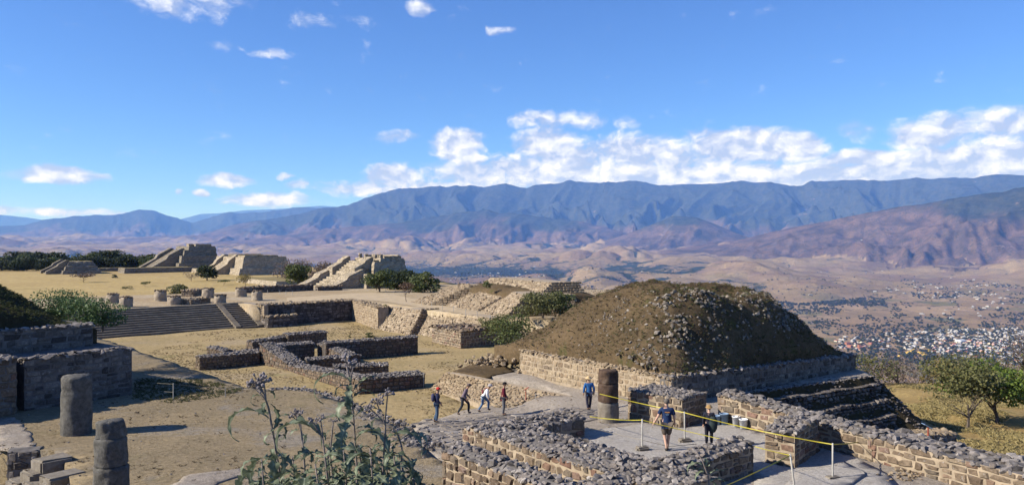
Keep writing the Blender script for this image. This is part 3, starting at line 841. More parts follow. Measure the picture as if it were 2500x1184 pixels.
c1 = P(187, 1056, -7.0); c1r = 35.0 / FPX * c1.y
ro = empty('round_column', c1); tag(ro, 'rounder topped grey stone column, farther of the two on the grass terrace', 'column')
column_mesh('shaft', c1r, -0.1, 2.12, M['col_grey'], 3, 0.022, 0.05, joints=(1.62,), parent=ro)
c2 = P(271, 1215, -7.0); c2r = 38.5 / FPX * c2.y
ro = empty('round_column', c2); tag(ro, 'jagged topped grey column of stacked drums nearest the picture bottom at left', 'column')
column_mesh('lower_drum', c2r * 1.02, -0.1, 0.92, M['col_grey'], 21, 0.03, 0.0, rings=16, parent=ro)
column_mesh('middle_drum', c2r * .97, 0.93, 1.68, M['col_grey'], 22, 0.035, 0.02, rings=14, parent=ro, lean=(-0.02, 0))
column_mesh('top_drum', c2r * .86, 1.69, 2.15, M['col_grey'], 23, 0.045, 0.05, rings=12, parent=ro, chip=0.16, lean=(-0.03, 0))
c3 = P(1485, 1027, -7.06); c3r = 24.5 / FPX * c3.y
ro = empty('round_column', c3); tag(ro, 'red brown round column with a pale base standing in front of the masonry pier', 'column')
column_mesh('base_drum', c3r * 1.05, -0.2, 0.78, M['col_base'], 31, 0.02, 0.04, rings=14, parent=ro)
column_mesh('middle_drum', c3r * 1.0, 0.782, 1.52, M['col_brown'], 32, 0.025, 0.0, rings=14, parent=ro)
column_mesh('top_drum', c3r * .985, 1.525, 2.02, M['col_brown'], 33, 0.03, 0.06, rings=12, parent=ro)

# ================================================================== LEFT STEPPED BUILDING
t1a = P(322, 962, -7.0)
t1dir = (P(42, 1006, -7.0) - t1a); t1dir.z = 0; t1dir.normalize()
t1l = t1a + t1dir * 4.6
bld = empty('stepped_platform', ((t1a + t1l) / 2)); tag(bld, 'dark stepped stone platform in shade under the grassy mound at left', 'stepped platform')
nb = Vector((-t1dir.y, t1dir.x, 0))
if nb.y < 0: nb = -nb
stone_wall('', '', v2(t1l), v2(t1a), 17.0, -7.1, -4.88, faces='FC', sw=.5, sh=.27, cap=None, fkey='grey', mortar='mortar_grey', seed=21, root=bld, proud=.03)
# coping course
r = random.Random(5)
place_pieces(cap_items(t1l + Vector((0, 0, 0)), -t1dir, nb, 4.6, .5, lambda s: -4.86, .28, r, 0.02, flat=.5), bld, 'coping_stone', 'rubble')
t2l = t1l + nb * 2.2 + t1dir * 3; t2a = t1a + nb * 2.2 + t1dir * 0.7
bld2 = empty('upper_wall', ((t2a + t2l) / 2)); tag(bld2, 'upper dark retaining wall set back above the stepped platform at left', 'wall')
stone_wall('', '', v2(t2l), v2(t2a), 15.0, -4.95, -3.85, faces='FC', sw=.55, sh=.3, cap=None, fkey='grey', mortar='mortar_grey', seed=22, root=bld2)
place_pieces(cap_items(Vector((t2l.x, t2l.y, 0)), -t1dir, nb, (t2a - t2l).length, .6, lambda s: -3.85, .28, random.Random(6), 0.02, flat=.6), bld2, 'coping_stone', 'rubble')
pl = P(40, 1010, -7.0); pl2 = pl + t1dir * 3.0
stone_wall('stone_pier', 'squared stone pier at the left picture edge in front of the dark platform wall', v2(pl2), v2(pl), 1.6, -7.1, -4.72, faces='FC', sw=.5, sh=.3, cap=.25, fkey='stone', mortar='mortar_grey', seed=23, cat='pier', crown=0.02)
# grassy mound above
mo = t2a + nb * 0.6
def zmoundL(x, y):
    p = Vector((x, y, 0)) - Vector((mo.x, mo.y, 0))
    s = -p.dot(-t1dir) ; w = p.dot(nb)      # s: distance to the left along the wall, w: distance behind the wall
    h = 2.8 * (1 - math.exp(-max(0, s) / 1.7)) * (0.25 + 0.75 * min(1, max(0, w) / 4.0)) + 0.12 * max(0, s - 2)
    edge = min(1.0, max(0.0, (s + 0.4) / 0.5))
    return -4.15 + h * edge + 0.14 * float(fbm(x * .6, y * .6, 4, 8))
q0 = mo - t1dir * 0.5
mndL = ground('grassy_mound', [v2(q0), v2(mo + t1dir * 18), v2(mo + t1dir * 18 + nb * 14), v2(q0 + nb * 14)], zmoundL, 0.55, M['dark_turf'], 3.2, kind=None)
tag(mndL, 'dark grassy mound rising off the left picture edge behind the shaded walls', 'mound')

# stone blocks of the stair in the lower left corner
stone_wall('stone_wall', 'small dark block wall with squared stones at the lower left corner', v2(P(18, 1104, -7.0)), v2(P(95, 1100, -7.0)), 0.5, -8.1, -7.0, faces='FCA', sw=.4, sh=.24, cap=None, fkey='grey', mortar='mortar_grey', seed=31)
def rough_block(name, cx, cy, z0, z1, sx, sy, rz, mat, parent=None, seed=0, jit=0.035):
    rr = random.Random(seed); bm = bmesh.new(); bmesh.ops.create_cube(bm, size=1.0)
    bmesh.ops.scale(bm, vec=(sx, sy, z1 - z0), verts=bm.verts[:])
    bmesh.ops.bevel(bm, geom=bm.edges[:], offset=min(.05, sx * .2, sy * .2), segments=2, affect='EDGES')
    for v in bm.verts: v.co += Vector((rr.uniform(-jit, jit), rr.uniform(-jit, jit), rr.uniform(-jit, jit) * .6))
    bmesh.ops.rotate(bm, cent=(0, 0, 0), matrix=Matrix.Rotation(rz, 3, 'Z'), verts=bm.verts[:])
    bmesh.ops.translate(bm, vec=(cx, cy, (z0 + z1) / 2), verts=bm.verts[:])
    o = link(name, bm_mesh(name, bm, mat), parent)
    return o
stp = empty('stone_steps', P(110, 1150, -7.4)); tag(stp, 'worn grey stone block steps going down at the lower left corner', 'steps')
for k, (px, py, z0, z1, sx, sy) in enumerate([(118, 1120, -8.2, -6.86, .75, 1.0), (142, 1160, -8.2, -6.96, .75, 1.1), (160, 1205, -8.2, -7.04, .75, 1.1), (84, 1152, -8.2, -7.2, .85, .8), (92, 1180, -8.2, -7.42, 1.0, .8), (50, 1172, -8.2, -7.55, .9, .8), (70, 1215, -8.2, -7.7, 1.2, .8)]):
    p = P(px, py, z1); o = rough_block('step_block', p.x - stp.location.x, p.y + .25 - stp.location.y, z0 - stp.location.z, z1 - stp.location.z, sx, sy, math.radians(-38), M['col_base'], stp, 70 + k)
# ================================================================== BIG MOUND ON ITS PLATFORM
C0 = Vector((0.5, 50.6, 0)); C1 = Vector((8.1, 40.7, 0)); C2 = Vector((22.2, 52.0, 0)); C3 = C0 + (C2 - C1)
ua = (C1 - C0); La = ua.length; ua.normalize(); ub = (C2 - C1); Lb = ub.length; ub.normalize()
zw = {'00': -6.78, '10': -6.84, '11': -7.3, '01': -7.25}
def mound_uv(x, y):
    p = Vector((x, y, 0)) - C0
    det = ua.x * ub.y - ua.y * ub.x
    return (p.x * ub.y - p.y * ub.x) / det, (ua.x * p.y - ua.y * p.x) / det
def zmound(x, y):
    a, b = mound_uv(x, y)
    ta, tb = min(1, max(0, a / La)), min(1, max(0, b / Lb))
    base = (zw['00'] * (1 - ta) + zw['10'] * ta) * (1 - tb) + (zw['01'] * (1 - ta) + zw['11'] * ta) * tb
    ea = min(a + 1.5, La - a + 0.1); e1 = b + 0.2; e2 = Lb - b + 0.1
    # smooth minimum of the distances to the edges
    k = 0.75
    def rise(e, w): return 1 - math.exp(-max(0, e) / w)
    fa1 = min(1, max(0, a + 2.9) / 8.0); fa2 = min(1, max(0, La - a) / 3.7); fb1 = min(1, max(0, b + .5) / 6.6); fb2 = min(1, max(0, Lb - b) / 7.2)
    def sm(t): return math.sin(t * math.pi / 2) ** 1.12
    h = 4.55 * (sm(fa1) * sm(fa2)) ** .95 * (sm(fb1) * sm(fb2)) ** .9
    h = min(h, 4.0 + 0.12 * (h - 4.0) * 4)
    n = 0.30 * float(fbm(x * .42, y * .42, 4, 77)) + 0.10 * float(fbm(x * 1.9, y * 1.9, 3, 7)) + 0.34 * (float(ridged(x * .33, y * .33, 3, 5)) - .6)
    # a ragged gully cut in the shaded face
    cut = 0.5 * math.exp(-((b - 9) / 3.2) ** 2) * math.exp(-((La - a - 3.4) / 1.1) ** 2)
    return base + h + n * min(1, h) - cut
mound = empty('earth_mound', (C0 + C2) / 2 + Vector((0, 0, -8.2))); tag(mound, 'large brown stony mound on a walled platform, dark on its shaded right side', 'mound')
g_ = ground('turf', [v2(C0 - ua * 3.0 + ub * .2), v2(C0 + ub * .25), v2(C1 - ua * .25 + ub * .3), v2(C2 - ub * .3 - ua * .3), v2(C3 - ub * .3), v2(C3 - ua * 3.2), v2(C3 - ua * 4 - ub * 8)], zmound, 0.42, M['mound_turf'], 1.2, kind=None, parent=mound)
g_.matrix_basis = Matrix.Translation(-mound.location)
stone_wall('', '', v2(C0), v2(C1), .8, -8.3, -6.78, -6.84, faces='F', sw=.4, sh=.34, cap=.27, fkey='pale', ckey='pale', seed=41, root=mound, crown=.06, proud=.03)  # paler stone carries the sunlight on this face
stone_wall('', '', v2(C1), v2(C2 + ub * .1), .8, -8.3, -6.84, -7.3, faces='FC', sw=.46, sh=.3, cap=.3, fkey='grey', ckey='rubble', mortar='mortar_grey', seed=42, root=mound, crown=.06, proud=.03, limit=0)  # greyer stone and mortar carry the shade on this face
r = random.Random(9)
items = []
tries = 0
while len(items) < 1500 and tries < 60000:
    tries += 1
    a = r.uniform(-1.5, La); b = r.uniform(0, Lb)
    p = C0 + ua * a + ub * b
    na_, nb_ = a / La, b / Lb
    wgt = 0.05 + 1.5 * sstep(na_, 0.66, 0.78) * (1 - sstep(na_, 0.90, 0.97)) * sstep(nb_, 0.0, 0.22) + 0.6 * math.exp(-((nb_ - .12) / .13) ** 2) * sstep(na_, 0.3, .6)
    wgt *= 0.12 + 1.7 * float(sstep(np.array(fbm(p.x * .5, p.y * .5, 3, 19)), -0.1, 0.45))
    if na_ > .9: wgt *= .35
    if r.random() > wgt: continue
    s = r.uniform(.10, .26) * (1.5 if r.random() < .10 else 1) * (.68 if na_ < .6 else 1.25)
    items.append(('rock', r.randrange(N_R), rock_matrix(Vector((p.x, p.y, zmound(p.x, p.y) - s * .10)), s, r)))
items.sort(key=lambda it: -abs(it[2].determinant()))
big, small = items[:290], items[290:]
place_pieces(big, mound, 'rock', 'mound', 290)
place_pieces(small, mound, 'rock', 'mound', 0)
# collapsed rubble corner on the mound's left
r = random.Random(10); it = []
for i in range(260):
    t = r.random(); w = abs(r.gauss(0, 1))
    p = P(1150, 893, -8.6).lerp(P(1275, 872, -7.4), t) + Vector((r.gauss(0, .5), r.gauss(0, .7), 0))
    p.z = -8.45 + 1.15 * t * math.exp(-(w * .5) ** 2) + r.uniform(-.25, .25)
    it.append(('rock', r.randrange(N_R), rock_matrix(p, r.uniform(.18, .45), r)))
rp = empty('rubble_heap', P(1215, 890, -8.4)); tag(rp, 'heap of loose tan stones at the collapsed left corner of the mound platform', 'rubble heap')
place_pieces(it, rp, 'rock', 'pale', 220)
ground('grass_patch', [v2(P(1105, 908, -8.25)), v2(P(1191, 920, -8.25)), v2(P(1256, 908, -8.2)), v2(P(1215, 880, -8.2)), v2(P(1150, 890, -8.2))], lambda x, y: zpave(x, y) + .06 + .05 * float(fbm(x, y, 3, 6)), .4, M['mound_turf'], .2, 'dry turf patch on the pavement edge')

# ledge curb and dark bank on the right of the platform
Lc0 = P(1850, 956, -8.25); Lc1 = P(2131, 918, -8.25)
ld = (Lc1 - Lc0); ld.z = 0; LL = ld.length; ld.normalize(); lo = Vector((ld.y, -ld.x, 0))
bank = empty('stone_bank', Lc0.lerp(Lc1, .6)); tag(bank, 'steep dark bank of stones in shade below the pale curb of the mound platform', 'bank')
vv, ff = [], []
ns, nw = 56, 12
for i in range(ns + 1):
    s = -7 + (LL + 7) * i / ns
    for j in range(nw + 1):
        w = j / nw
        p = Lc0 + ld * s + lo * (2.6 * w); z = -8.25 - 4.2 * w + .2 * float(fbm(p.x * 1.4, p.y * 1.4, 3, 3)) * (1 if 0 < j < nw else 0)
        vv.append((p.x, p.y, z))
for i in range(ns):
    for j in range(nw):
        a = i * (nw + 1) + j; ff.append((a, a + 1, a + nw + 2, a + nw + 1))
base_i = len(vv)
for i in range(17):                      # rounded end
    an = math.pi / 2 * i / 16
    for j in range(nw + 1):
        w = j / nw; rad = 2.6 + 2.2 * math.sin(an)
        dirv = lo * math.cos(an) + ld * math.sin(an)
        p = Lc1 + dirv * (rad * w); vv.append((p.x, p.y, -8.25 - 4.2 * w + .2 * float(fbm(p.x * 1.4, p.y * 1.4, 3, 3)) * (1 if 0 < j < nw else 0)))
for i in range(16):
    for j in range(nw):
        a = base_i + i * (nw + 1) + j; ff.append((a, a + 1, a + nw + 2, a + nw + 1))
me_ = mesh_from('earth_face', [Vector(p) - bank.location for p in vv], ff, M['dark_turf'], True)  # dark turf colour puts the bank's shade into the surface
link('earth_face', me_, bank)
for k_, w_ in enumerate((.16, .36, .56, .76)):
    aa_ = Lc0 - ld * 6 + lo * (2.6 * w_ - .22); zt_ = -8.25 - 4.2 * w_ + .30
    place_pieces(face_items(Vector((aa_.x, aa_.y, 0)) + lo * .34, ld, lo, LL + 6, lambda s, z=zt_: z + .05 * math.sin(s * 1.7), zt_ - .62, .42, .2, random.Random(900 + k_), .05, .5), bank, 'tier_stone', 'grey', 0, False)
r = random.Random(4); it = []
for i in range(1100):
    if r.random() < .75:
        s = r.uniform(-6, LL); w = (r.randrange(1, 8) + r.gauss(0, .09)) / 8 if r.random() < .7 else r.random(); p = Lc0 + ld * s + lo * (2.6 * w)
    else:
        an = r.uniform(0, math.pi / 2); w = r.random(); p = Lc1 + (lo * math.cos(an) + ld * math.sin(an)) * ((2.6 + 2.2 * math.sin(an)) * w)
    p.z = -8.25 - 4.2 * w
    it.append(('rock', r.randrange(N_R), rock_matrix(p, r.uniform(.10, .36), r, .6)))
place_pieces(it, bank, 'stone', 'grey', 200)
place_pieces(cap_items(Lc0 - ld * 6, ld, -lo, LL + 6, .95, lambda s: -8.26, .24, random.Random(8), .0, flat=.45), bank, 'curb_stone', 'rubble', 150)
# low outwork and debris at the foot of the bank
ow = P(2200, 1062, -10.4)
stone_wall('low_wall', 'low broken stone edging at the foot of the dark bank', v2(P(2180, 1066, -10.2)), v2(P(2335, 1058, -10.9)), 1.1, -11.4, -10.25, -10.9, faces='FC', sw=.5, sh=.3, cap=.34, fkey='grey', ckey='pale', mortar='mortar_grey', seed=44, crown=.04)

# ================================================================== BATTERED STONE FACES
def batter(name, label, A0, A1, B0, B1, sw, sh, fkey='pale', mortar='mortar', seed=1, root=None, cat='sloping wall', parts=False, back=1.2, limit=290, steps=0, proud=.05, cell='stone', skip=0.05):
    """a leaning masonry face between a foot line A0-A1 and a head line B0-B1"""
    r = random.Random(seed)
    own = root is None
    if own:
        root = empty(name, (A0 + A1) / 2); tag(root, label, cat)
    off = Vector(root.location)
    dn = Vector((0, 0, -1))
    back_v = (B0 + B1 - A0 - A1); back_v.z = 0; back_v = back_v.normalized() * back
    NU, NV = 14, 6
    def S(u, v): return A0.lerp(B0, v).lerp(A1.lerp(B1, v), u)
    zlow = min(A0.z, A1.z) - .4
    vs = []; fs = []
    for i in range(NU + 1):
        u = i / NU
        foot = S(u, 0); head = S(u, 1) + back_v
        colm = [Vector((foot.x, foot.y, zlow))] + [S(u, k / NV) for k in range(NV + 1)] + [head, Vector((head.x, head.y, zlow))]
        vs += colm
    m_ = NV + 4
    for i in range(NU):
        for k in range(m_):
            kk = (k + 1) % m_
            fs.append((i * m_ + k, i * m_ + kk, (i + 1) * m_ + kk, (i + 1) * m_ + k))
    fs.append(tuple(range(m_))[::-1]); fs.append(tuple(NU * m_ + k for k in range(m_)))
    me = mesh_from('core', [q - off for q in vs], fs, M[mortar])
    bm = bmesh.new(); bm.from_mesh(me); bmesh.ops.recalc_face_normals(bm, faces=bm.faces[:]); bm.to_mesh(me); bm.free()
    link('core', me, root)
    it = []
    H = ((B0 - A0).length + (B1 - A1).length) / 2
    rows = max(1, int(round(H / sh)))
    for k in range(rows):
        v = (k + .5) / rows
        L = (S(1, v) - S(0, v)).length
        s = -r.uniform(0, sw)
        while s < L:
            w = sw * r.uniform(.5, 1.5); s0 = max(0, s); s1 = min(L, s + w); s += w
            if s1 - s0 < .05 or r.random() < skip: continue
            u = (s0 + s1) / 2 / L
            t = (S(min(1, u + .02), v) - S(max(0, u - .02), v)).normalized()
            upv = (S(u, min(1, v + .1)) - S(u, max(0, v - .1)))
            hh = upv.length / (min(1, v + .1) - max(0, v - .1)) / rows
            upv = (upv - t * upv.dot(t)).normalized()
            n = t.cross(upv)
            if n.dot(back_v) > 0: n = -n
            loc = S(u, v) + n * (proud - .09 + r.uniform(-.035, .03)) + upv * r.uniform(-.03, .03)
            if r.random() < (.96 if sh < .19 else .8): it.append(('face', r.randrange(N_F), basis(t, n, upv, loc, s1 - s0 - .02, .2, hh * r.uniform(.8, 1.02) - .02)))
            else: it.append(('rock', r.randrange(N_R), rock_matrix(loc + n * .06, (s1 - s0) * .8, r)))
    # rough stones on the end that faces the camera's right
    E0, E1 = A1, B1
    bh = back_v.normalized(); ne_ = (A1 - A0).normalized(); ne_.z = 0; ne_ = (ne_ - bh * ne_.dot(bh)).normalized()
    ext = (B1 + back_v - A1).dot(bh)
    z = E0.z
    while z < E1.z - .05:
        f = (z - E0.z) / max(.01, E1.z - E0.z); st_ = E0.lerp(E1, f); L = ext - (st_ - E0).dot(bh); s = 0
        while s < L:
            w = sw * r.uniform(.6, 1.4)
            it.append(('face', r.randrange(N_F), basis(bh, ne_, Vector((0, 0, 1)), st_ + bh * (s + w / 2) + ne_ * (-.04 + r.uniform(-.02, .03)) + Vector((0, 0, sh / 2)), w - .03, .16, sh - .03)))
            s += w
        z += sh
    place_pieces(it, root, cell, fkey, limit, parts)
    return root

# talud of small stones between the grass court and the slab by the mound
tal = batter('sloping_wall', 'low sloping wall of small stone courses beside the climbing visitors', P(1050, 950, -9.62), P(1205, 995, -9.2), P(1090, 908, -8.25), P(1385, 969, -8.5), .34, .17, 'pale', 'mortar', 51, parts=True, back=1.0, skip=.12)
# ================================================================== SUNKEN PATIO: STAIRS AND WALLS
M['step'] = weathered('worn_step_stone', (0.12, 0.10, 0.078), (0.19, 0.162, 0.125), (0.24, 0.21, 0.168), 2.0, 0.5)
def step_mesh(name, L, depth, h, seed, mat, seg=None):
    r = random.Random(seed); seg = seg or max(2, int(L / 1.1)); v = []; f = []
    for i in range(seg + 1):
        s = L * i / seg
        j = [r.uniform(-.035, .035) for _ in range(4)]
        v += [(s, 0 + j[0], -h - .25), (s, 0 + j[0], -.03 + j[1] * .4), (s, .04 + j[0], j[1] * .7), (s, depth, j[2] * .4), (s, depth, -h - .25)]
    for i in range(seg):
        a = i * 5; b = a + 5
        for k in range(5):
            kk = (k + 1) % 5; f.append((a + k, a + kk, b + kk, b + k))
    f.append((0, 1, 2, 3, 4)); q = seg * 5; f.append((q + 4, q + 3, q + 2, q + 1, q))
    me = mesh_from(name, v, f, mat)
    bm = bmesh.new(); bm.from_mesh(me); bmesh.ops.recalc_face_normals(bm, faces=bm.faces[:]); bm.to_mesh(me); bm.free()
    return me
def flight(name, label, A, B, inward, rise, run, n, z0, mat, cat='staircase', seed=0):
    L = (B - A).length; t = (B - A).normalized(); ang = math.atan2(t.y, t.x)
    root = empty(name, (A.x, A.y, z0), ang); tag(root, label, cat)
    sgn = 1 if Vector((-t.y, t.x, 0)).dot(inward) > 0 else -1
    for k in range(n):
        d = run / n
        o = link('step', step_mesh('step', L, d + .5, rise / n, seed + k, mat), root)
        o.location = (0, sgn * d * k, rise * (k + 1) / n)
        if sgn < 0: o.scale = (1, -1, 1)
    return root
SBm = P(572, 802, Zpat)
fl = flight('staircase', 'wide ruined stone staircase climbing from the sunken court to the column stumps', SB0 - SE * 8.5, SBm, SN, Zpor - Zpat + .05, RUN + .2, 12, Zpat, M['step'], seed=500)
SBn = SBm + SE * .75
fl2 = flight('staircase', 'narrow separate flight of stone steps right of the wide staircase', SBn - SN * .5, SB1 - SN * .5 + SE * .1, SN, Zpor - Zpat + .06, RUN + .6, 13, Zpat, M['step'], seed=540)
def ramp_wall(name, label, a, inward, run, z0, z1, th, side, mat, cat='balustrade', parent=None):
    t = inward; s = side
    v = []
    for q in (0, 1):
        o = a + s * (th * q)
        for d, z in ((0, z0 - .3), (0, z0 + .25), (run, z1 + .12), (run + .5, z1 + .12), (run + .5, z0 - .3)):
            p = o + t * d; v.append(Vector((p.x, p.y, z)))
    f = [(0, 1, 2, 3, 4), (9, 8, 7, 6, 5)] + [(i, i + 5, (i + 1) % 5 + 5, (i + 1) % 5) for i in range(5)]
    me = mesh_from(name, v if parent is None else [q - Vector(parent.location) for q in v], f, mat)
    bm = bmesh.new(); bm.from_mesh(me); bmesh.ops.recalc_face_normals(bm, faces=bm.faces[:]); bm.to_mesh(me); bm.free()
    o = link(name, me, parent)
    if label: tag(o, label, cat)
    return o
ramp_wall('balustrade', 'sloping stone balustrade between the wide and the narrow staircase', SBm - SN * .45, SN, RUN + .3, Zpat, Zpor, .62, SE, M['step'])
ramp_wall('balustrade', 'sloping stone balustrade right of the narrow flight against the shaded court wall', SB1 - SN * .5 + SE * .12, SN, RUN + .3, Zpat, Zpor, .6, SE, M['step'])
# back wall of the patio, its bench, and the lit right hand side
bw0 = SB1 + SE * .7; 
stone_wall('court_wall', 'tall dark shaded wall at the far side of the sunken grass court', v2(bw0), v2(PB1), 1.6, Zpat - .1, Zpor + .05, faces='F', sw=.5, sh=.3, cap=.4, fkey='grey', ckey='pale', mortar='mortar_dark', seed=61, parts=False, crown=.02)  # shade of this wall deepened by dark stone and dark joints
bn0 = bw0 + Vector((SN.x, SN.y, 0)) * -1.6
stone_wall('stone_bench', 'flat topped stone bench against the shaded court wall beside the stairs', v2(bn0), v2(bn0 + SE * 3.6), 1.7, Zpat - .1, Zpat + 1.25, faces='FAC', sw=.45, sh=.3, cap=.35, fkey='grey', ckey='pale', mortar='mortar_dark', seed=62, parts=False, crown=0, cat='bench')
stone_wall('court_wall', 'pale sunlit wall at the right side of the court between dark wall and talud', v2(PR[0]), v2(PR[1] + (PR[2] - PR[1]) * .2), 1.2, Zpat - .1, Zpor + .03, faces='F', sw=.42, sh=.26, cap=.35, fkey='pale', ckey='pale', seed=63, parts=True, crown=.0)
batter('sloping_wall', 'rough sunlit talud of pale green grey stones with a dark right edge', PR[1], PR[2], P(948, 748, Zpor), P(1031, 757, Zpor + .03), .4, .26, 'pale', 'mortar', 64, back=2.0)
s2a = PR[2] + Vector((.5, .75, 0)); s2b = PR[3] + Vector((.6, .5, 0))
batter('ruined_stairs', 'eroded pale stone stairs below the footpath right of the talud', s2a, P(1130, 842, Zpat) + Vector((1.0, 1.2, 0)), P(1031, 757, Zpor) + Vector((.9, .2, 0)), P(1205, 777, Zpor), .38, .2, 'pale', 'mortar', 65, cat='staircase', back=2.0)
stone_wall('stone_block', 'square masonry block jutting into the court, left face lit and right face dark', v2(PR[3]), v2(PR[4]), 4.4, Zpat - .1, -8.05, faces='FC', sw=.4, sh=.26, cap=.4, fkey='stone', ckey='stone', seed=66, parts=True, crown=.05)
# footpath on the terrace
ground('path', [xy(P(px, py, Zpor)) for px, py in ((700, 727), (790, 722), (900, 714), (985, 724), (1050, 741), (1130, 757), (1222, 770), (1210, 777), (1120, 765), (1030, 751), (950, 738), (860, 730), (700, 738))],
       lambda x, y: wob(Zpor, 0.07, 0.12)(x, y) + .03, 1.5, plain_mat('pale_trodden_path', (0.40, 0.31, 0.195), 1.0, .12, 1.0, .3, 8.0))
stone_wall('court_wall', 'short pale side wall between the narrow flight of steps and the shaded bench', v2(ST1 + SE * .74), v2(SB1 + SE * .74 - SN * .5), .5, Zpat - .1, Zpor, faces='F', sw=.42, sh=.27, cap=None, fkey='pale', seed=164, parts=True)
# column stumps of the portico
M['stump'] = weathered('round_masonry', (0.24, 0.195, 0.145), (0.34, 0.285, 0.22), (0.20, 0.172, 0.145), 3.0, 0.8)
for k, (px, py, wpx, hpx, lab) in enumerate([(276, 740, 29, 22, 'leftmost squat column stump at the head of the wide staircase'), (308, 750, 32, 24, 'column stump at the stair head just in front of the leftmost one'),
        (392, 735, 28, 25, 'column stump behind the middle of the wide staircase'), (425, 744, 31, 20, 'column stump in front of the round bush over the staircase'),
        (508, 727, 29, 22, 'column stump left of the narrow flight, farther of its pair'), (538, 740, 29, 20, 'column stump left of the narrow flight, nearer of its pair'),
        (588, 724, 28, 20, 'column stump standing in front of the long low dark wall'), (628, 733, 27, 22, 'broken heart shaped column stump beside the shaded court wall')]):
    p = P(px, py, Zpor); sc = p.y / FPX; rad = wpx / 2 * sc; h = hpx * sc
    st = empty('column_stump', p); tag(st, lab, 'column stump', 'column stumps of the portico')
    column_mesh('drum', rad, -.15, h, M['stump'], 600 + k, .1, .04, seg=28, rings=10, parent=st)
    rr = random.Random(k); it = []
    for i in range(46):
        a = rr.uniform(0, 6.28); q = rad * math.sqrt(rr.random())
        it.append(('rock', rr.randrange(N_R), rock_matrix(Vector((p.x + q * math.cos(a), p.y + q * math.sin(a), p.z + h + rr.uniform(-.08, .1))), .26, rr)))
    place_pieces(it, st, 'rubble', 'stone', 0, False)
lb = P(470, 742, Zpor)
stone_wall('low_block', 'low stone block between the column stumps above the stairs', v2(P(466, 744, Zpor)), v2(P(514, 738, Zpor)), 2.0, Zpor - .1, Zpor + .55, faces='FAC', sw=.4, sh=.28, cap=.4, fkey='stone', ckey='pale', seed=67, parts=False, crown=0, cat='block')
stone_wall('low_block', 'broken stone block behind the column stumps near the round bush', v2(P(472, 724, Zpor)), v2(P(497, 720, Zpor)), 1.6, Zpor - .1, Zpor + .8, faces='FAC', sw=.4, sh=.28, cap=.4, fkey='stone', ckey='pale', seed=68, parts=False, crown=0, cat='block')
la = P(596, 716, Zpor)
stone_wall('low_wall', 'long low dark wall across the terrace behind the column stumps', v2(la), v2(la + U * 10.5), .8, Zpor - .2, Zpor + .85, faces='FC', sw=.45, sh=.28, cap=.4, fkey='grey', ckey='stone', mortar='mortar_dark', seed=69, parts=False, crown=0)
stone_wall('low_wall', 'broken low wall end in front of the stepped pyramid', v2(la + U * 10.5 - V_ * -1.5), v2(la + U * 14.5 - V_ * -1.5), .8, Zpor - .2, Zpor + .6, faces='FCA', sw=.45, sh=.28, cap=.4, fkey='grey', ckey='stone', mortar='mortar_dark', seed=70, parts=False, crown=0)

# ------------------------------------------------------------------ ruined rooms inside the patio
rr_ = empty('ruined_rooms', P(800, 900, Zpat)); tag(rr_, 'cluster of low ruined stone room walls standing in the sunken grass court', 'ruin')
def rw(p0, p1, th, h0, h1, faces='FAC', seed=1, z=Zpat, name='wall', fk='stone', ck='rubble', cap=.2):
    a = P(*p0, z); b = P(*p1, z)
    w = empty(name, ((a + b) / 2) - rr_.location); w.parent = rr_
    L = (b - a).length
    class _R: pass
    off = (a + b) / 2
    # build in world coordinates, then hang the pieces under this wall
    r = random.Random(seed); aa = Vector((a.x, a.y, 0)); bb = Vector((b.x, b.y, 0)); t = (bb - aa).normalized(); n = Vector((-t.y, t.x, 0))
    f = lambda s: z + h0 + (h1 - h0) * s / L
    holder = empty('tmp', off)
    prism('core', aa, t, n, L, th, f, z - .3, M['mortar_dark'], holder, crown=.1)
    it = []
    if 'F' in faces: it += face_items(aa, t, -n, L, f, z, .34, .23, r)
    if 'B' in faces: it += face_items(bb + n * th, -t, n, L, lambda s: f(L - s), z, .34, .23, r)
    if 'A' in faces: it += face_items(aa + n * th, -n, -t, th, lambda s: f(0), z, .34, .23, r)
    if 'C' in faces: it += face_items(bb, n, t, th, lambda s: f(L), z, .34, .23, r)
    place_pieces(it, holder, 'stone', fk, 0, False)
    place_pieces(cap_items(aa, t, n, L, th, f, cap, r, .1), holder, 'cap_stone', ck, 0, False)
    for c in list(holder.children): c.parent = w
    bpy.data.objects.remove(holder)
    return w
rw((488, 903), (634, 889), 1.0, .92, .95, 'FA', 81)
rw((634, 887), (705, 906), 1.3, 1.55, .5, 'FC', 82)
rw((705, 906), (877, 961), 1.2, .42, .92, 'F', 83)
rw((877, 961), (1037, 945), 1.5, .92, .85, 'FC', 84)
rw((815, 921), (948, 916), 1.2, .72, .72, 'FC', 85)
rw((795, 882), (1020, 865), .9, 1.45, 1.5, 'FC', 86)
rw((703, 853), (798, 845), 1.2, 1.3, 1.3, 'FCA', 87)
rw((662, 887), (768, 876), 1.2, 1.35, 1.3, 'F', 88)
rw((775, 872), (850, 897), 1.0, 1.15, .85, 'FBA', 89)
rw((748, 899), (850, 895), 1.1, .62, .75, 'FA', 90)
rw((505, 868), (545, 872), 1.0, .7, .5, 'FAC', 91)
rw((545, 872), (632, 866), .8, .35, .35, 'F', 92)
rw((618, 862), (700, 852), 1.0, .95, 1.1, 'FA', 93)

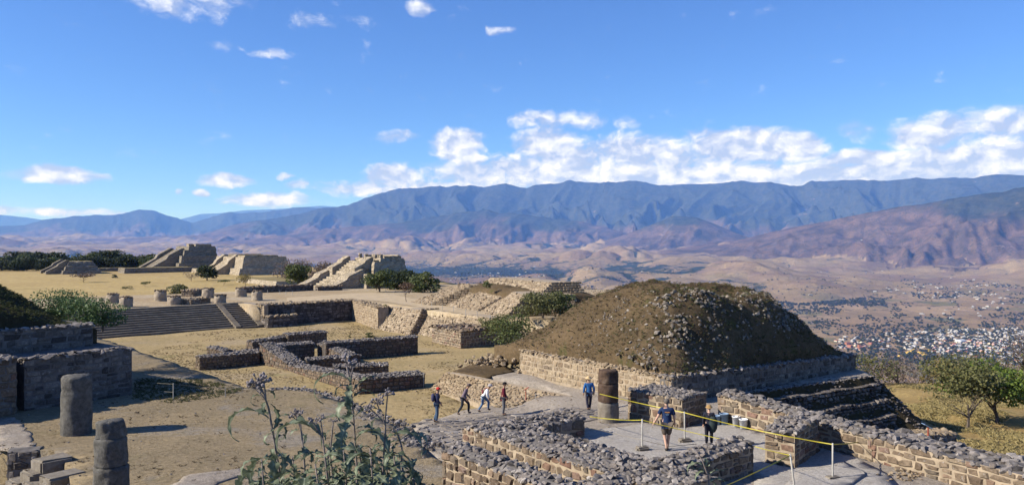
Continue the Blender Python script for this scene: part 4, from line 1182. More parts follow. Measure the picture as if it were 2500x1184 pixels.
# ruined stepped mound on the terrace at the right
m2 = empty('ruined_platform', P(1130, 750, Zpor)); tag(m2, 'crumbling stepped stone platform with rubble stairs left of the big mound', 'ruined platform')
Q0 = P(1012, 737, Zpor); Q1 = P(1243, 774, Zpor); qd = (Q1 - Q0); QL = qd.length; qd.normalize(); qb = Vector((-qd.y, qd.x, 0))
def q(s, w, z): p = Q0 + qd * (s * QL) + qb * w; return Vector((p.x, p.y, z))
batter('', '', q(.0, 1.0, Zpor), q(.97, 1.0, Zpor), q(.13, 4.2, -5.7), q(.97, 3.2, -5.6), .42, .24, 'pale', 'mortar', 71, root=m2, back=4)
batter('', '', q(.0, -.6, Zpor), q(.24, -.6, Zpor), q(.20, 4.0, -4.9), q(.33, 4.0, -4.9), .42, .26, 'pale', 'mortar', 72, root=m2, back=3)
batter('', '', q(.80, -.4, Zpor), q(1.0, -.4, Zpor), q(.84, 2.6, -5.0), q(1.0, 2.0, -5.2), .42, .26, 'pale', 'mortar', 73, root=m2, back=5)
batter('', '', q(.42, .6, Zpor), q(.66, .6, Zpor), q(.45, 4.0, -5.2), q(.72, 4.0, -5.2), .42, .24, 'pale', 'mortar', 74, root=m2, back=3)
batter('', '', q(.26, 4.4, -5.7), q(.95, 3.8, -5.7), q(.32, 6.6, -4.1), q(.93, 6.0, -4.1), .4, .24, 'pale', 'mortar', 75, root=m2, back=3)
def zm2(x, y):
    p = Vector((x, y, 0)) - Vector((Q0.x, Q0.y, 0)); s = p.dot(qd) / QL; w = p.dot(qb)
    return -5.75 + 1.18 * math.sin(max(0, min(1, (s - .02) / 1.05)) * math.pi) ** .5 * math.sin(max(0, min(1, (w - 2.6) / 9)) * math.pi) ** .6 + .12 * float(fbm(x * .5, y * .5, 3, 5))
g2 = ground('turf_top', [v2(q(.08, 4.0, 0)), v2(q(1.0, 2.6, 0)), v2(q(1.05, 10, 0)), v2(q(.15, 11, 0))], zm2, .7, M['mound_turf'], 2.5, kind=None, parent=m2)
g2.matrix_basis = Matrix.Translation(-m2.location)
# ================================================================== FAR PYRAMIDS ROUND THE PLAZA
def coursed_mat(name, lo, hi, joint, sx=1.1, sz=.5):
    m, T = new_mat(name)
    pos = T.n('ShaderNodeNewGeometry').outputs['Position']
    vo = T.n('ShaderNodeTexVoronoi', {'Vector': T.v('MULTIPLY', pos, (1.0, 1.0, 2.0)), 'Scale': 1.6})
    pr = T.n('ShaderNodeSeparateColor', {0: vo.outputs['Color']}).outputs[0]
    c = T.mix(pr, lo, hi)
    n = T.noise(pos, .5, 6.0, .7)
    c = T.mix(T.m('MULTIPLY', T.ss(n, .5, .7), .6), c, joint)
    finish(T, c, 1.0, T.m('ADD', vo.outputs['Distance'], T.noise(pos, 3.0, 5.0, .7)), 1.0, .25, .05)
    return m
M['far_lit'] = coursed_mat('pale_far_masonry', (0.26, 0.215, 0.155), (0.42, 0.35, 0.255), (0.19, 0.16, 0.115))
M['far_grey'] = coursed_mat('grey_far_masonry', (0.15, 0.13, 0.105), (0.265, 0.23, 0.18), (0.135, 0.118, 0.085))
M['far_top'] = grass_ground_mat('dry_platform_turf', (0.23, 0.19, 0.10), (0.19, 0.155, 0.085), (0.25, 0.215, 0.14), .5, .1, (.17, .16, .07), .5, .3)

def frustum(name, K, Lv, Lu, z0, z1, ins, mat, parent, topmat=None, off=(0, 0), seed=0, seg=10, jit=.12):
    """battered block: K is its near corner (between the sunlit face running back along -V_ and the shaded face running along U)"""
    r = random.Random(seed); bm = bmesh.new()
    o = Vector((K.x, K.y, 0)) + U * off[0] - V_ * off[1]
    rings = []
    lv = [(z0 - .4, 0)] + [(z0 + (z1 - z0) * i / 4, ins * i / 4) for i in range(5)]
    for z, d in lv:
        ring = []
        cor = [o + U * d - V_ * d, o + U * (Lu - d) - V_ * d, o + U * (Lu - d) - V_ * (Lv - d), o + U * d - V_ * (Lv - d)]
        for i in range(4):
            for k in range(seg):
                p = cor[i].lerp(cor[(i + 1) % 4], k / seg)
                j = jit if k else jit * .3
                ring.append(bm.verts.new((p.x + r.uniform(-j, j) - parent.location.x, p.y + r.uniform(-j, j) - parent.location.y, z + r.uniform(-j, j) * .6 - parent.location.z)))
        rings.append(ring)
    n = len(rings[0])
    for a, b in zip(rings, rings[1:]):
        for i in range(n): bm.faces.new((a[i], a[(i + 1) % n], b[(i + 1) % n], b[i]))
    top = bm.faces.new(rings[-1])
    bmesh.ops.recalc_face_normals(bm, faces=bm.faces[:])
    top.material_index = 1
    me = bm_mesh(name, bm)
    me.materials.append(mat); me.materials.append(topmat or mat)
    return link(name, me, parent)

def far_stairs(K, z0, z1, s0, s1, proj, depth, parent, bal=.0, mat=None, seed=0, n=None, balw=1.6):
    """stairs on the sunlit face between s0 and s1 (metres back along -V_), foot proj metres out, head depth metres in; with side ramps"""
    mat = mat or M['far_lit']; n = n or max(6, int((z1 - z0) / .32))
    o = Vector((K.x, K.y, 0)) - parent.location; zz = parent.location.z
    v = []; f = []
    prof = []
    tot = proj + depth
    for k in range(n):
        x = -proj + tot * k / n; za = z0 + (z1 - z0) * k / n; zb = z0 + (z1 - z0) * (k + 1) / n
        prof += [(x, za), (x + .02, zb)]
    prof += [(depth, z1)]
    for (x, z) in prof:
        for s in (s0, s1):
            p = o + U * x - V_ * s; v.append((p.x, p.y, z - zz if True else z))
    for (x, z) in ((depth, z0 - .4), (-proj, z0 - .4)):
        for s in (s0, s1):
            p = o + U * x - V_ * s; v.append((p.x, p.y, z - zz))
    m_ = len(v) // 2
    for i in range(m_):
        j = (i + 1) % m_; f.append((2 * i, 2 * i + 1, 2 * j + 1, 2 * j))
    f.append(tuple(2 * i for i in range(m_))); f.append(tuple(2 * i + 1 for i in range(m_))[::-1])
    me = mesh_from('staircase', v, f, mat)
    bm = bmesh.new(); bm.from_mesh(me); bmesh.ops.recalc_face_normals(bm, faces=bm.faces[:]); bm.to_mesh(me); bm.free()
    link('staircase', me, parent)
    for s in (s0 - balw, s1):
        v = []
        for sx in (s, s + balw):
            for (x, z) in ((-proj - .6, z0 - .4), (-proj - .6, z0 + .9), (-proj + tot * .42, z0 + (z1 - z0) * .42 + .9), (-proj + tot * .5, z0 + (z1 - z0) * .62 + .9), (depth * .7, z1 + .75), (depth, z1 + .75), (depth, z0 - .4)):
                p = o + U * x - V_ * sx; v.append((p.x, p.y, z - zz))
        f = [tuple(range(7)), tuple(range(7, 14))[::-1]] + [(i, i + 7, (i + 1) % 7 + 7, (i + 1) % 7) for i in range(7)]
        me = mesh_from('balustrade', v, f, mat)
        bm = bmesh.new(); bm.from_mesh(me); bmesh.ops.recalc_face_normals(bm, faces=bm.faces[:]); bm.to_mesh(me); bm.free()
        link('balustrade', me, parent)

def small_wall(name, K, u0, v0, lu, lv, z0, z1, mat, parent, seed=0):
    return frustum(name, K, lv, lu, z0, z1, 0.02, mat, parent, None, (u0, v0), seed, 4, .08)

# pyramid with ruined temple walls, middle distance
K4 = P(893, 716, -7.9)
py4 = empty('stepped_pyramid', K4); tag(py4, 'stepped pyramid with ruined temple walls on top beside the clump of green trees', 'pyramid')
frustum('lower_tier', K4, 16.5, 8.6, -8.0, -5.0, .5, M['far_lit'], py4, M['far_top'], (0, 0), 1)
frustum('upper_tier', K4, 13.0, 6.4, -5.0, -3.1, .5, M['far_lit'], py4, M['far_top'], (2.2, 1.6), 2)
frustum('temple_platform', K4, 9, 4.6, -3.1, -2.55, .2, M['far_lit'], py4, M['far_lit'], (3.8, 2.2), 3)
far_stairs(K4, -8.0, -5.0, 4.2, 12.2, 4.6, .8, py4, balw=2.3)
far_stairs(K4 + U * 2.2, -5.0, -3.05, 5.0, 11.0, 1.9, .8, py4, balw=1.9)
for k, (u, w, lu, lv, h) in enumerate([(4.0, 2.6, .5, .5, .6), (4.0, 4.4, .5, .5, .55), (4.0, 7.6, .5, .5, .6), (4.9, 2.6, 3.0, .5, .35), (4.9, 9.2, 3.2, .5, .45), (7.4, 3.0, .5, 6, .5), (5.4, 5.8, .5, 2.2, .55), (4.0, 9.6, .5, .5, .7)]):
    small_wall('temple_wall', K4, u, w, lu, lv, -2.56, -2.55 + h, M['far_lit'], py4, 20 + k)

# low grassy pyramid at far left of the plaza
K1 = P(152, 670, -10.2)
py1 = empty('stepped_pyramid', K1); tag(py1, 'low grassy topped stepped pyramid in front of the dark wood at far left', 'pyramid')
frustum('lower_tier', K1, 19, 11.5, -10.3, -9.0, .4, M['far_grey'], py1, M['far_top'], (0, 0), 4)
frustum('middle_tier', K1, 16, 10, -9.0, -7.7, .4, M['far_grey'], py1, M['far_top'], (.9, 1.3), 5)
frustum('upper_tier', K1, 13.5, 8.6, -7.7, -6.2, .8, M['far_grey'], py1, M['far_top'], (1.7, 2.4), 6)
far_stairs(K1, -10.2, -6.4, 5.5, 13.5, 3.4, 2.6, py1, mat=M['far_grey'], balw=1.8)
# tall main pyramid at the far end
K2 = P(437, 659, -10.2)
py2 = empty('stepped_pyramid', K2); tag(py2, 'tallest far pyramid with a long stair up its left side and a block on top', 'pyramid')
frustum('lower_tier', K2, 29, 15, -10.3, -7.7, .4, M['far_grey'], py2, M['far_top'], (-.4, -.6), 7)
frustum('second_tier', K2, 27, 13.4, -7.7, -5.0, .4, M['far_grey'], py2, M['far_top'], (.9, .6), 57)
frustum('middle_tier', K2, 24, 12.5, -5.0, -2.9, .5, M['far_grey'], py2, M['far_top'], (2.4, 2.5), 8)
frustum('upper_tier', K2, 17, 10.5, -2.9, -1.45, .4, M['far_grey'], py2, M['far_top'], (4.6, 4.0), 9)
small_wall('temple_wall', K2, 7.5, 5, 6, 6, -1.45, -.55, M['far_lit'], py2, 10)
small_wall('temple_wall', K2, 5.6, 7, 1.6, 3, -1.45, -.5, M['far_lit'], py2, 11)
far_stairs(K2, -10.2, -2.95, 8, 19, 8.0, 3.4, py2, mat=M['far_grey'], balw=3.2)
# broad terrace building right of it
K3 = P(583, 672, -10.2)
py3 = empty('stepped_platform', K3); tag(py3, 'broad far platform with sunlit sloping side and long dark end behind round tree', 'stepped platform')
frustum('lower_tier', K3, 30, 17, -10.3, -8.2, .6, M['far_lit'], py3, M['far_lit'], (0, 0), 12)
frustum('upper_tier', K3, 27, 15.5, -8.2, -4.6, .8, M['far_lit'], py3, M['far_top'], (1.6, 1.4), 13)
frustum('parapet', K3, 7, 11, -4.7, -4.1, .1, M['far_lit'], py3, M['far_top'], (3.0, 3.0), 14)
small_wall('temple_wall', K3, 5, 16, 9, 8, -4.7, -3.9, M['far_grey'], py3, 15)
far_stairs(K3, -10.2, -4.7, 12, 21, 3.5, 4.0, py3, mat=M['far_lit'], balw=2.4)
frustum('front_step', K3, 9, 6, -10.3, -8.8, .3, M['far_lit'], py3, M['far_top'], (-4.5, 24), 16)
# low walls and platforms between the pyramids
for k, (px, py, lu, lv, h, lab) in enumerate([(303, 668, 22, 9, 1.75, 'long low turf topped platform with a dark end between the far pyramids'), (240, 663, 9, 4, 1.2, 'low pale wall beside the low far pyramid'), (262, 652, 30, 3, 1.0, 'thin dark wall in front of the far wood')]):
    K = P(px, py, -10.2); b = empty('low_platform', K); tag(b, lab, 'platform')
    frustum('body', K, lv, lu, -10.4, -10.2 + h, .25, M['far_grey'], b, M['far_top'], (0, 0), 30 + k)
K5 = P(672, 699, -10.2)
b = empty('low_platform', K5); tag(b, 'low tan earth platform with a pale edge between the two green trees', 'platform')
frustum('body', K5, 26, 12, -10.4, -9.1, .6, M['far_lit'], b, M['far_top'], (0, 0), 35)

# ================================================================== TREES AND BUSHES
def leaf_mat(name, lo, hi, rough=.6):
    m, T = new_mat(name)
    pr = piece_random(T)
    pos = T.n('ShaderNodeNewGeometry').outputs['Position']
    c = T.mix(pr, lo, hi)
    b = T.n('ShaderNodeBsdfPrincipled', {'Base Color': c, 'Roughness': rough, 'Specular IOR Level': .2})
    tr = T.n('ShaderNodeBsdfTranslucent', {'Color': c})
    mx = T.n('ShaderNodeMixShader', {0: .22, 1: b.outputs[0], 2: tr.outputs[0]})
    T.n('ShaderNodeOutputMaterial', {'Surface': mx.outputs[0]})
    return m
M['leaf_dark'] = leaf_mat('dark_evergreen_leaves', (0.016, 0.026, 0.012), (0.055, 0.070, 0.028))
M['leaf_mid'] = leaf_mat('mid_green_leaves', (0.035, 0.05, 0.016), (0.12, 0.14, 0.045))
M['leaf_olive'] = leaf_mat('olive_leaves', (0.06, 0.066, 0.024), (0.17, 0.165, 0.065))
M['leaf_bright'] = leaf_mat('bright_green_leaves', (0.06, 0.095, 0.015), (0.16, 0.21, 0.04))
M['leaf_yellow'] = leaf_mat('yellowing_leaves', (0.12, 0.10, 0.03), (0.26, 0.20, 0.065))
M['leaf_red'] = leaf_mat('brown_red_leaves', (0.075, 0.045, 0.03), (0.15, 0.095, 0.06))
M['leaf_weed'] = leaf_mat('lush_weed_leaves', (0.04, 0.075, 0.025), (0.12, 0.18, 0.07))
M['twig_grey'] = leaf_mat('bare_grey_twigs', (0.085, 0.065, 0.055), (0.19, 0.145, 0.12))
M['bark'] = plain_mat('tree_bark', (0.10, 0.08, 0.065), .95, .3, 6.0, .6, 25.0)

def tube(bm, pts, radii, sides=5):
    rings = []
    for i, p in enumerate(pts):
        d = (pts[min(i + 1, len(pts) - 1)] - pts[max(i - 1, 0)]).normalized()
        a = d.cross(Vector((0, 0, 1)) if abs(d.z) < .9 else Vector((1, 0, 0))).normalized(); b = d.cross(a)
        rings.append([bm.verts.new(p + (a * math.cos(2 * math.pi * k / sides) + b * math.sin(2 * math.pi * k / sides)) * radii[i]) for k in range(sides)])
    for a, b in zip(rings, rings[1:]):
        for k in range(sides): bm.faces.new((a[k], a[(k + 1) % sides], b[(k + 1) % sides], b[k]))
    bm.faces.new(rings[-1])

def limb_mesh(name, h, w, seed, trunk_h=.35, rad=.05, nl=6, mat=None, bare=False, depth=4, spread=.6):
    """tapered trunk with limbs; bare=True adds the fine twigs"""
    r = random.Random(seed); bm = bmesh.new()
    def grow(p, d, L, rad_, lev):
        n = 4; pts = [p.copy()]; rr = [rad_]
        for i in range(n):
            d = (d + Vector((r.uniform(-1, 1), r.uniform(-1, 1), r.uniform(-.5, .7))) * .16).normalized()
            p = p + d * (L / n); pts.append(p.copy()); rr.append(rad_ * (1 - .5 * (i + 1) / n))
        tube(bm, pts, rr, 5 if lev < 2 else 3)
        if lev >= depth: return
        k = r.choice((2, 3)) if lev else nl
        for _ in range(k):
            q = pts[r.randint(2, n)]
            a = Vector((r.uniform(-1, 1), r.uniform(-1, 1), r.uniform(.0, .8))).normalized()
            nd = (d * (1 - spread) + a * spread).normalized(); nd.x *= w / h * 1.1; nd.y *= w / h * 1.1; nd.normalize()
            grow(q, nd, L * r.uniform(.62, .85) if lev else (h * (1 - trunk_h)) * r.uniform(.38, .5), rr[-1] * .85, lev + 1)
    grow(Vector((0, 0, -.2)), Vector((r.uniform(-.15, .15), r.uniform(-.1, .1), 1)).normalized(), h * trunk_h + .2, rad * h, 0)
    return bm_mesh(name, bm, mat)

def crown_mesh(name, h, w, seed, n=1400, leaf=.14, z0=.25, lobes=11, mat=None, shell=.5, umbrella=False, squash=1.0):
    """leaf sized faces in clumps through the crown's volume"""
    r = np.random.RandomState(seed)
    L = []
    for i in range(lobes):
        a = r.uniform(0, 2 * np.pi); q = np.sqrt(r.uniform(0, 1)) * .62
        zc = r.uniform(.12, .82)
        wid = 1.0 if umbrella else np.sqrt(max(.1, 1 - ((zc - .42) / .62) ** 2))
        L.append((math.cos(a) * q * w * .66 * wid, math.sin(a) * q * w * .66 * wid, h * (z0 + (1 - z0) * zc), r.uniform(.20, .34) * w, r.uniform(.14, .24) * min(w, h) * squash))
    V = np.zeros((n * 4, 3)); F = []
    for k in range(n):
        cx, cy, cz, rw_, rh_ = L[r.randint(lobes)]
        d = r.normal(size=3); d /= np.linalg.norm(d)
        rad = r.uniform(shell, 1.05) ** .7
        c = np.array([cx + d[0] * rad * rw_, cy + d[1] * rad * rw_, cz + d[2] * rad * rh_])
        nrm = d * .55 + r.normal(size=3) * .6 + np.array([0, 0, .45]); nrm /= np.linalg.norm(nrm)
        t = np.cross(nrm, r.normal(size=3)); t /= np.linalg.norm(t); b = np.cross(nrm, t)
        s = leaf * r.uniform(.6, 1.4); e = s * r.uniform(.4, .75)
        V[4 * k] = c - t * s; V[4 * k + 1] = c + b * e - nrm * s * .15; V[4 * k + 2] = c + t * s; V[4 * k + 3] = c - b * e + nrm * s * .1
        F.append((4 * k, 4 * k + 1, 4 * k + 2, 4 * k + 3))
    me = bpy.data.meshes.new(name); me.from_pydata(V.tolist(), [], F); me.update()
    if mat: me.materials.append(mat)
    return me

TREE_N = [0]
def tree(name, label, loc, h, w, mat, seed, group=None, n=1400, leaf=.14, z0=.25, lobes=11, trunk_h=.35, rad=.05, cat='tree', crown='crown', trunk=True, umbrella=False, bare=False, depth=3, spread=.6, squash=1.0, leaves=True, sink=.1):
    root = empty(name, Vector(loc) - Vector((0, 0, sink)), random.Random(seed).uniform(0, 6.28)); tag(root, label, cat, group)
    if trunk: link('trunk', limb_mesh('trunk', h, w, seed, trunk_h, rad, 6, M['twig_grey'] if bare else M['bark'], bare, depth, spread), root)
    if leaves: link(crown, crown_mesh(crown, h, w, seed + 1, n, leaf, z0, lobes, M[mat], umbrella=umbrella, squash=squash), root)
    return root
def copy_tree_of(root, loc, rz, sc, label, group=None, name=None):
    c = root.copy(); col.objects.link(c); c.location = loc; c.rotation_euler = (0, 0, rz); c.scale = (sc, sc, sc); c['label'] = label
    if group: c['group'] = group
    for ch in root.children:
        d = ch.copy(); col.objects.link(d); d.parent = c
    return c

tree('round_tree', 'dark round tree alone on the plaza in front of the broad far platform', P(506, 685, -10.2), 4.4, 4.9, 'leaf_dark', 11, n=2200, leaf=.24, z0=.2, lobes=14)
tree('leafy_tree', 'large green tree standing left of the stepped pyramid', P(729, 698, -8.2), 4.3, 4.9, 'leaf_mid', 12, n=2400, leaf=.2, z0=.15, lobes=14)
tree('leafy_tree', 'green tree with a clear trunk at the left of the clump by the stepped pyramid', P(928, 716, -7.4), 3.6, 4.2, 'leaf_mid', 13, n=2200, leaf=.15, z0=.25, lobes=13)
tree('leafy_tree', 'tallest dark green tree in the clump by the stepped pyramid', PD(972, 712, 124), 4.0, 5.4, 'leaf_dark', 14, n=2600, leaf=.17, z0=.12, lobes=15)
tree('leafy_tree', 'dark green tree at the back of the clump against the pyramid', PD(1003, 708, 127), 3.6, 3.6, 'leaf_dark', 15, n=1800, leaf=.17, z0=.15, lobes=12)
tree('leafy_tree', 'wide olive green tree at the right of the clump by the stepped pyramid', P(1036, 715, -7.3), 3.1, 4.2, 'leaf_mid', 16, n=2300, leaf=.15, z0=.08, lobes=14)
tree('small_tree', 'thin reddish half bare little tree beside the footpath', P(993, 737, -7.2), 2.5, 2.2, 'leaf_red', 17, n=420, leaf=.09, z0=.45, lobes=8, trunk_h=.4, rad=.022, depth=4)
tree('round_bush', 'round yellow green bush on the plaza behind the column stumps', P(437, 728, -10.2), 2.7, 3.6, 'leaf_olive', 18, n=2400, leaf=.15, z0=.02, lobes=16, trunk_h=.2, cat='bush')
tree('acacia_tree', 'flat topped dark acacia on the left of the plaza', P(205, 689, -10.2), 2.6, 5.6, 'twig_grey', 19, n=900, leaf=.16, z0=.4, lobes=10, trunk_h=.35, rad=.03, umbrella=True, squash=.6)
tree('small_bush', 'small dark olive bush in the middle of the plaza', P(280, 678, -10.2), 1.1, 1.8, 'leaf_olive', 20, n=500, leaf=.13, z0=.05, lobes=7, cat='bush')
tree('acacia_tree', 'tiny flat acacia on the bare brown patch of the plaza', P(354, 699, -10.2), 1.2, 2.3, 'leaf_mid', 21, n=380, leaf=.1, z0=.5, lobes=6, rad=.025, umbrella=True, squash=.6)
tree('bare_tree', 'leafless spreading tree just left of the dark round tree', P(467, 687, -10.2), 2.8, 4.0, 'twig_grey', 22, n=500, leaf=.09, z0=.4, lobes=9, bare=True, depth=4, rad=.025)
tree('small_tree', 'yellowing little tree right of the dark round tree', P(598, 700, -10.2), 3.1, 3.4, 'leaf_yellow', 23, n=800, leaf=.14, z0=.3, lobes=9, rad=.02)
tree('acacia_tree', 'small flat acacia between the round tree and the yellowing tree', P(546, 695, -10.2), 1.4, 2.8, 'leaf_mid', 24, n=420, leaf=.1, z0=.5, lobes=7, rad=.025, umbrella=True, squash=.6)
tree('small_bush', 'low dry bush on the brown patch of the plaza', P(312, 706, -10.2), .8, 2.3, 'leaf_olive', 25, n=360, leaf=.1, z0=.02, lobes=6, cat='bush', trunk=False)
tree('bare_tree', 'purplish bare tree behind the large green tree left of the pyramid', PD(718, 690, 205), 6.4, 8.5, 'twig_grey', 26, n=1900, leaf=.2, z0=.15, lobes=14, bare=True, depth=4)
tree('bare_tree', 'purplish bare tree close behind the pyramid stairs', PD(785, 690, 190), 5.0, 7.0, 'twig_grey', 27, n=1700, leaf=.2, z0=.15, lobes=13, bare=True, depth=4)
tree('big_shrub', 'wide olive shrub growing over the end of the crumbling platform', PD(1325, 768, 75), 2.4, 4.6, 'leaf_olive', 28, n=3400, leaf=.1, z0=.0, lobes=18, cat='shrub', trunk_h=.2)
tree('big_shrub', 'brighter green shrub behind the wide olive shrub', PD(1368, 768, 76), 2.4, 3.4, 'leaf_mid', 29, n=1500, leaf=.1, z0=.0, lobes=10, cat='shrub', trunk_h=.2)
tree('bare_tree', 'pale leafless brush tree between the two mounds', PD(1410, 762, 92), 3.4, 6.2, 'twig_grey', 30, n=1500, leaf=.07, z0=.05, lobes=12, bare=True, depth=5, cat='tree')
tree('big_shrub', 'dark green shrub growing at the left foot of the big mound', PD(1250, 842, 68), 2.9, 4.9, 'leaf_mid', 31, n=3200, leaf=.085, z0=.0, lobes=17, cat='shrub', trunk_h=.15)
tree('big_shrub', 'small dark shrub between the court block and the big mound', PD(1222, 800, 75), 1.6, 3.4, 'leaf_olive', 131, n=1600, leaf=.085, z0=0, lobes=11, cat='shrub', trunk=False)
tree('small_bush', 'small green bush on top of the crumbling platform', PD(1187, 702, 86), .9, 1.1, 'leaf_mid', 32, n=300, leaf=.08, z0=0, lobes=5, cat='bush', trunk=False)
tree('small_bush', 'dark bush at the top of the stony talud', PD(947, 764, 90), 1.2, .9, 'leaf_mid', 33, n=300, leaf=.08, z0=0, lobes=5, cat='bush', trunk=False)
tree('small_bush', 'low green bush on the court grass behind the ruined rooms', P(905, 822, Zpat), .55, 1.0, 'leaf_mid', 34, n=420, leaf=.06, z0=0, lobes=6, cat='bush', trunk=False)
tree('small_bush', 'tiny upright weed on the court grass left of the low bush', P(855, 824, Zpat), .5, .3, 'leaf_olive', 35, n=120, leaf=.05, z0=0, lobes=4, cat='bush', trunk=False)
tree('small_bush', 'dark green bush at the foot of the ruined court stairs', P(1172, 790, -8.4), .9, 1.2, 'leaf_mid', 36, n=400, leaf=.07, z0=0, lobes=6, cat='bush', trunk=False)
# right hand trees on the straw coloured slope
tree('spreading_tree', 'olive brown spreading tree with a leaning trunk right of the stone bank', P(2362, 1040, -12.6), 4.6, 5.0, 'leaf_olive', 41, n=3000, leaf=.11, z0=.5, lobes=15, trunk_h=.36, rad=.026, depth=4, umbrella=True, squash=.75)
tree('spreading_tree', 'bright green topped tree at the right picture edge', P(2437, 1032, -12.8), 4.2, 5.6, 'leaf_bright', 42, n=4600, leaf=.125, z0=.4, lobes=17, trunk_h=.3, rad=.036, depth=4, umbrella=True, squash=.8)
tree('spreading_tree', 'greyer tree reaching in from the right picture edge behind the bright green one', P(2530, 1020, -13.0), 5.6, 5.0, 'leaf_olive', 43, n=1700, leaf=.1, z0=.3, lobes=13, trunk_h=.3, rad=.026, depth=4)
for k, (px, py, d, h, w, mt, lab) in enumerate([
        (2140, 955, 84, 4.0, 6.4, 'leaf_olive', 'yellow olive bush just behind the corner of the mound wall'), (2195, 960, 86, 3.6, 5.0, 'twig_grey', 'bare grey bush on the slope edge right of the mound corner'),
        (2250, 962, 88, 3.2, 5.0, 'twig_grey', 'twiggy bare bush in the middle of the slope edge'), (2305, 962, 86, 4.2, 5.2, 'leaf_yellow', 'yellowish bush left of the spreading trees'),
        (2360, 950, 92, 5.4, 7.5, 'leaf_olive', 'wide olive tree crown behind the leaning spreading tree'), (2440, 945, 95, 5.6, 8.0, 'leaf_olive', 'olive tree behind the bright green tree'),
        (2500, 935, 96, 7.0, 6.0, 'twig_grey', 'tall bare twiggy tree at the right picture edge'), (2170, 925, 100, 3.4, 6.5, 'twig_grey', 'bare brush farther down the slope behind the mound corner'), (2330, 925, 110, 3.8, 8.0, 'leaf_olive', 'low olive brush at the brink of the slope')]):
    tree('slope_bush', lab, PD(px, py, d), h, w, mt, 60 + k, 'bushes along the brink of the slope', n=1500 if mt != 'twig_grey' else 900, leaf=.12 if mt != 'twig_grey' else .09, z0=.02, lobes=13, cat='bush', depth=4, bare=mt == 'twig_grey')
# green shrubs on the left mound
for k, (px, py, d, h, w, lab) in enumerate([(150, 815, 42.5, 1.9, 2.4, 'largest leafy green shrub on the dark mound at left'), (215, 820, 41.5, 1.7, 2.4, 'leafy green shrub at the right edge of the dark mound'), (100, 830, 42, 1.0, 1.8, 'low leafy shrub left of the largest shrub on the dark mound'), (250, 812, 40.6, 1.3, 1.7, 'small leafy shrub above the corner of the upper dark wall'), (170, 800, 44, 1.7, 2.2, 'leafy shrub behind the largest one on the dark mound')]):
    p = PD(px, py, d)
    p.z = zmoundL(p.x, p.y)
    tree('leafy_shrub', lab, p, h, w * 1.15, 'leaf_weed', 80 + k, 'green shrubs on the left mound', n=2200, leaf=.055, z0=0, lobes=14, cat='shrub', trunk_h=.2, depth=2)
# dark wood beyond the plaza at the left
wood = [tree('wood_tree', 'dark evergreen tree standing in the wood beyond the plaza', (-175, 300, -10.6), 7.0, 9.0, 'leaf_dark', 91, 'trees of the dark wood beyond the plaza', n=1500, leaf=.36, z0=.05, lobes=14, depth=2),
        tree('wood_tree', 'olive tree standing in the wood beyond the plaza', (-165, 305, -10.6), 6.4, 8.5, 'leaf_mid', 92, 'trees of the dark wood beyond the plaza', n=1500, leaf=.36, z0=.05, lobes=13, depth=2)]
r = random.Random(77)
cnt = 0
for row, (d0, hh) in enumerate(((292, .72), (306, .9), (320, 1.0))):
    px = -120 - row * 9
    while px < 390:
        if not (row == 0 and (100 < px < 380)):
            d = d0 + r.uniform(-5, 5) + (8 if px > 230 else 0)
            p = PD(px, 660, d); p.z = -10.7
            s = hh * r.uniform(.75, 1.25) * (1.12 if 60 < px < 130 else .98)
            src = wood[0] if r.random() < .7 else wood[1]
            if cnt < 2: wood[cnt].location = p
            else: copy_tree_of(src, p, r.uniform(0, 6.28), s, src['label'])
            cnt += 1
        px += r.uniform(22, 38)
# ================================================================== VILLAGE AND TREES IN THE VALLEY
def ground_z(x, y):
    az = math.atan2(x, y); rr = math.hypot(x, y)
    i = min(max(int(np.searchsorted(azs, az)) - 1, 0), len(azs) - 2); j = min(max(int(np.searchsorted(rs, rr)) - 1, 0), nr - 2)
    fa = (az - azs[i]) / (azs[i + 1] - azs[i]); fr = (rr - rs[j]) / (rs[j + 1] - rs[j])
    return float((Hh[i, j] * (1 - fa) + Hh[i + 1, j] * fa) * (1 - fr) + (Hh[i, j + 1] * (1 - fa) + Hh[i + 1, j + 1] * fa) * fr)
def at_ground(px, py):
    """where the sight line through a photo pixel meets the valley floor"""
    d = 345 * FPX / max(8, (py - 592)); 
    for _ in range(7):
        z = ground_z((px - 1250) / FPX * d, d); d = -z * FPX / max(8, py - 592)
    x = (px - 1250) / FPX * d
    return Vector((x, d, ground_z(x, d)))
def house_mat(name, c):
    m, T = new_mat(name)
    pos = T.n('ShaderNodeNewGeometry').outputs['Position']
    finish(T, T.mix(T.noise(pos, .3, 4.0), tuple(v * .8 for v in c), c), .9)
    return m
HM = [house_mat(n, c) for n, c in (('white_render', (.43, .415, .40)), ('grey_block', (.42, .40, .38)), ('cream_render', (.66, .58, .45)), ('brick_red', (.36, .16, .10)), ('ochre_render', (.62, .42, .10)), ('pink_render', (.6, .38, .33)), ('tin_roof', (.50, .52, .56)), ('tile_roof', (.34, .13, .08)), ('dark_opening', (.03, .03, .035)))]
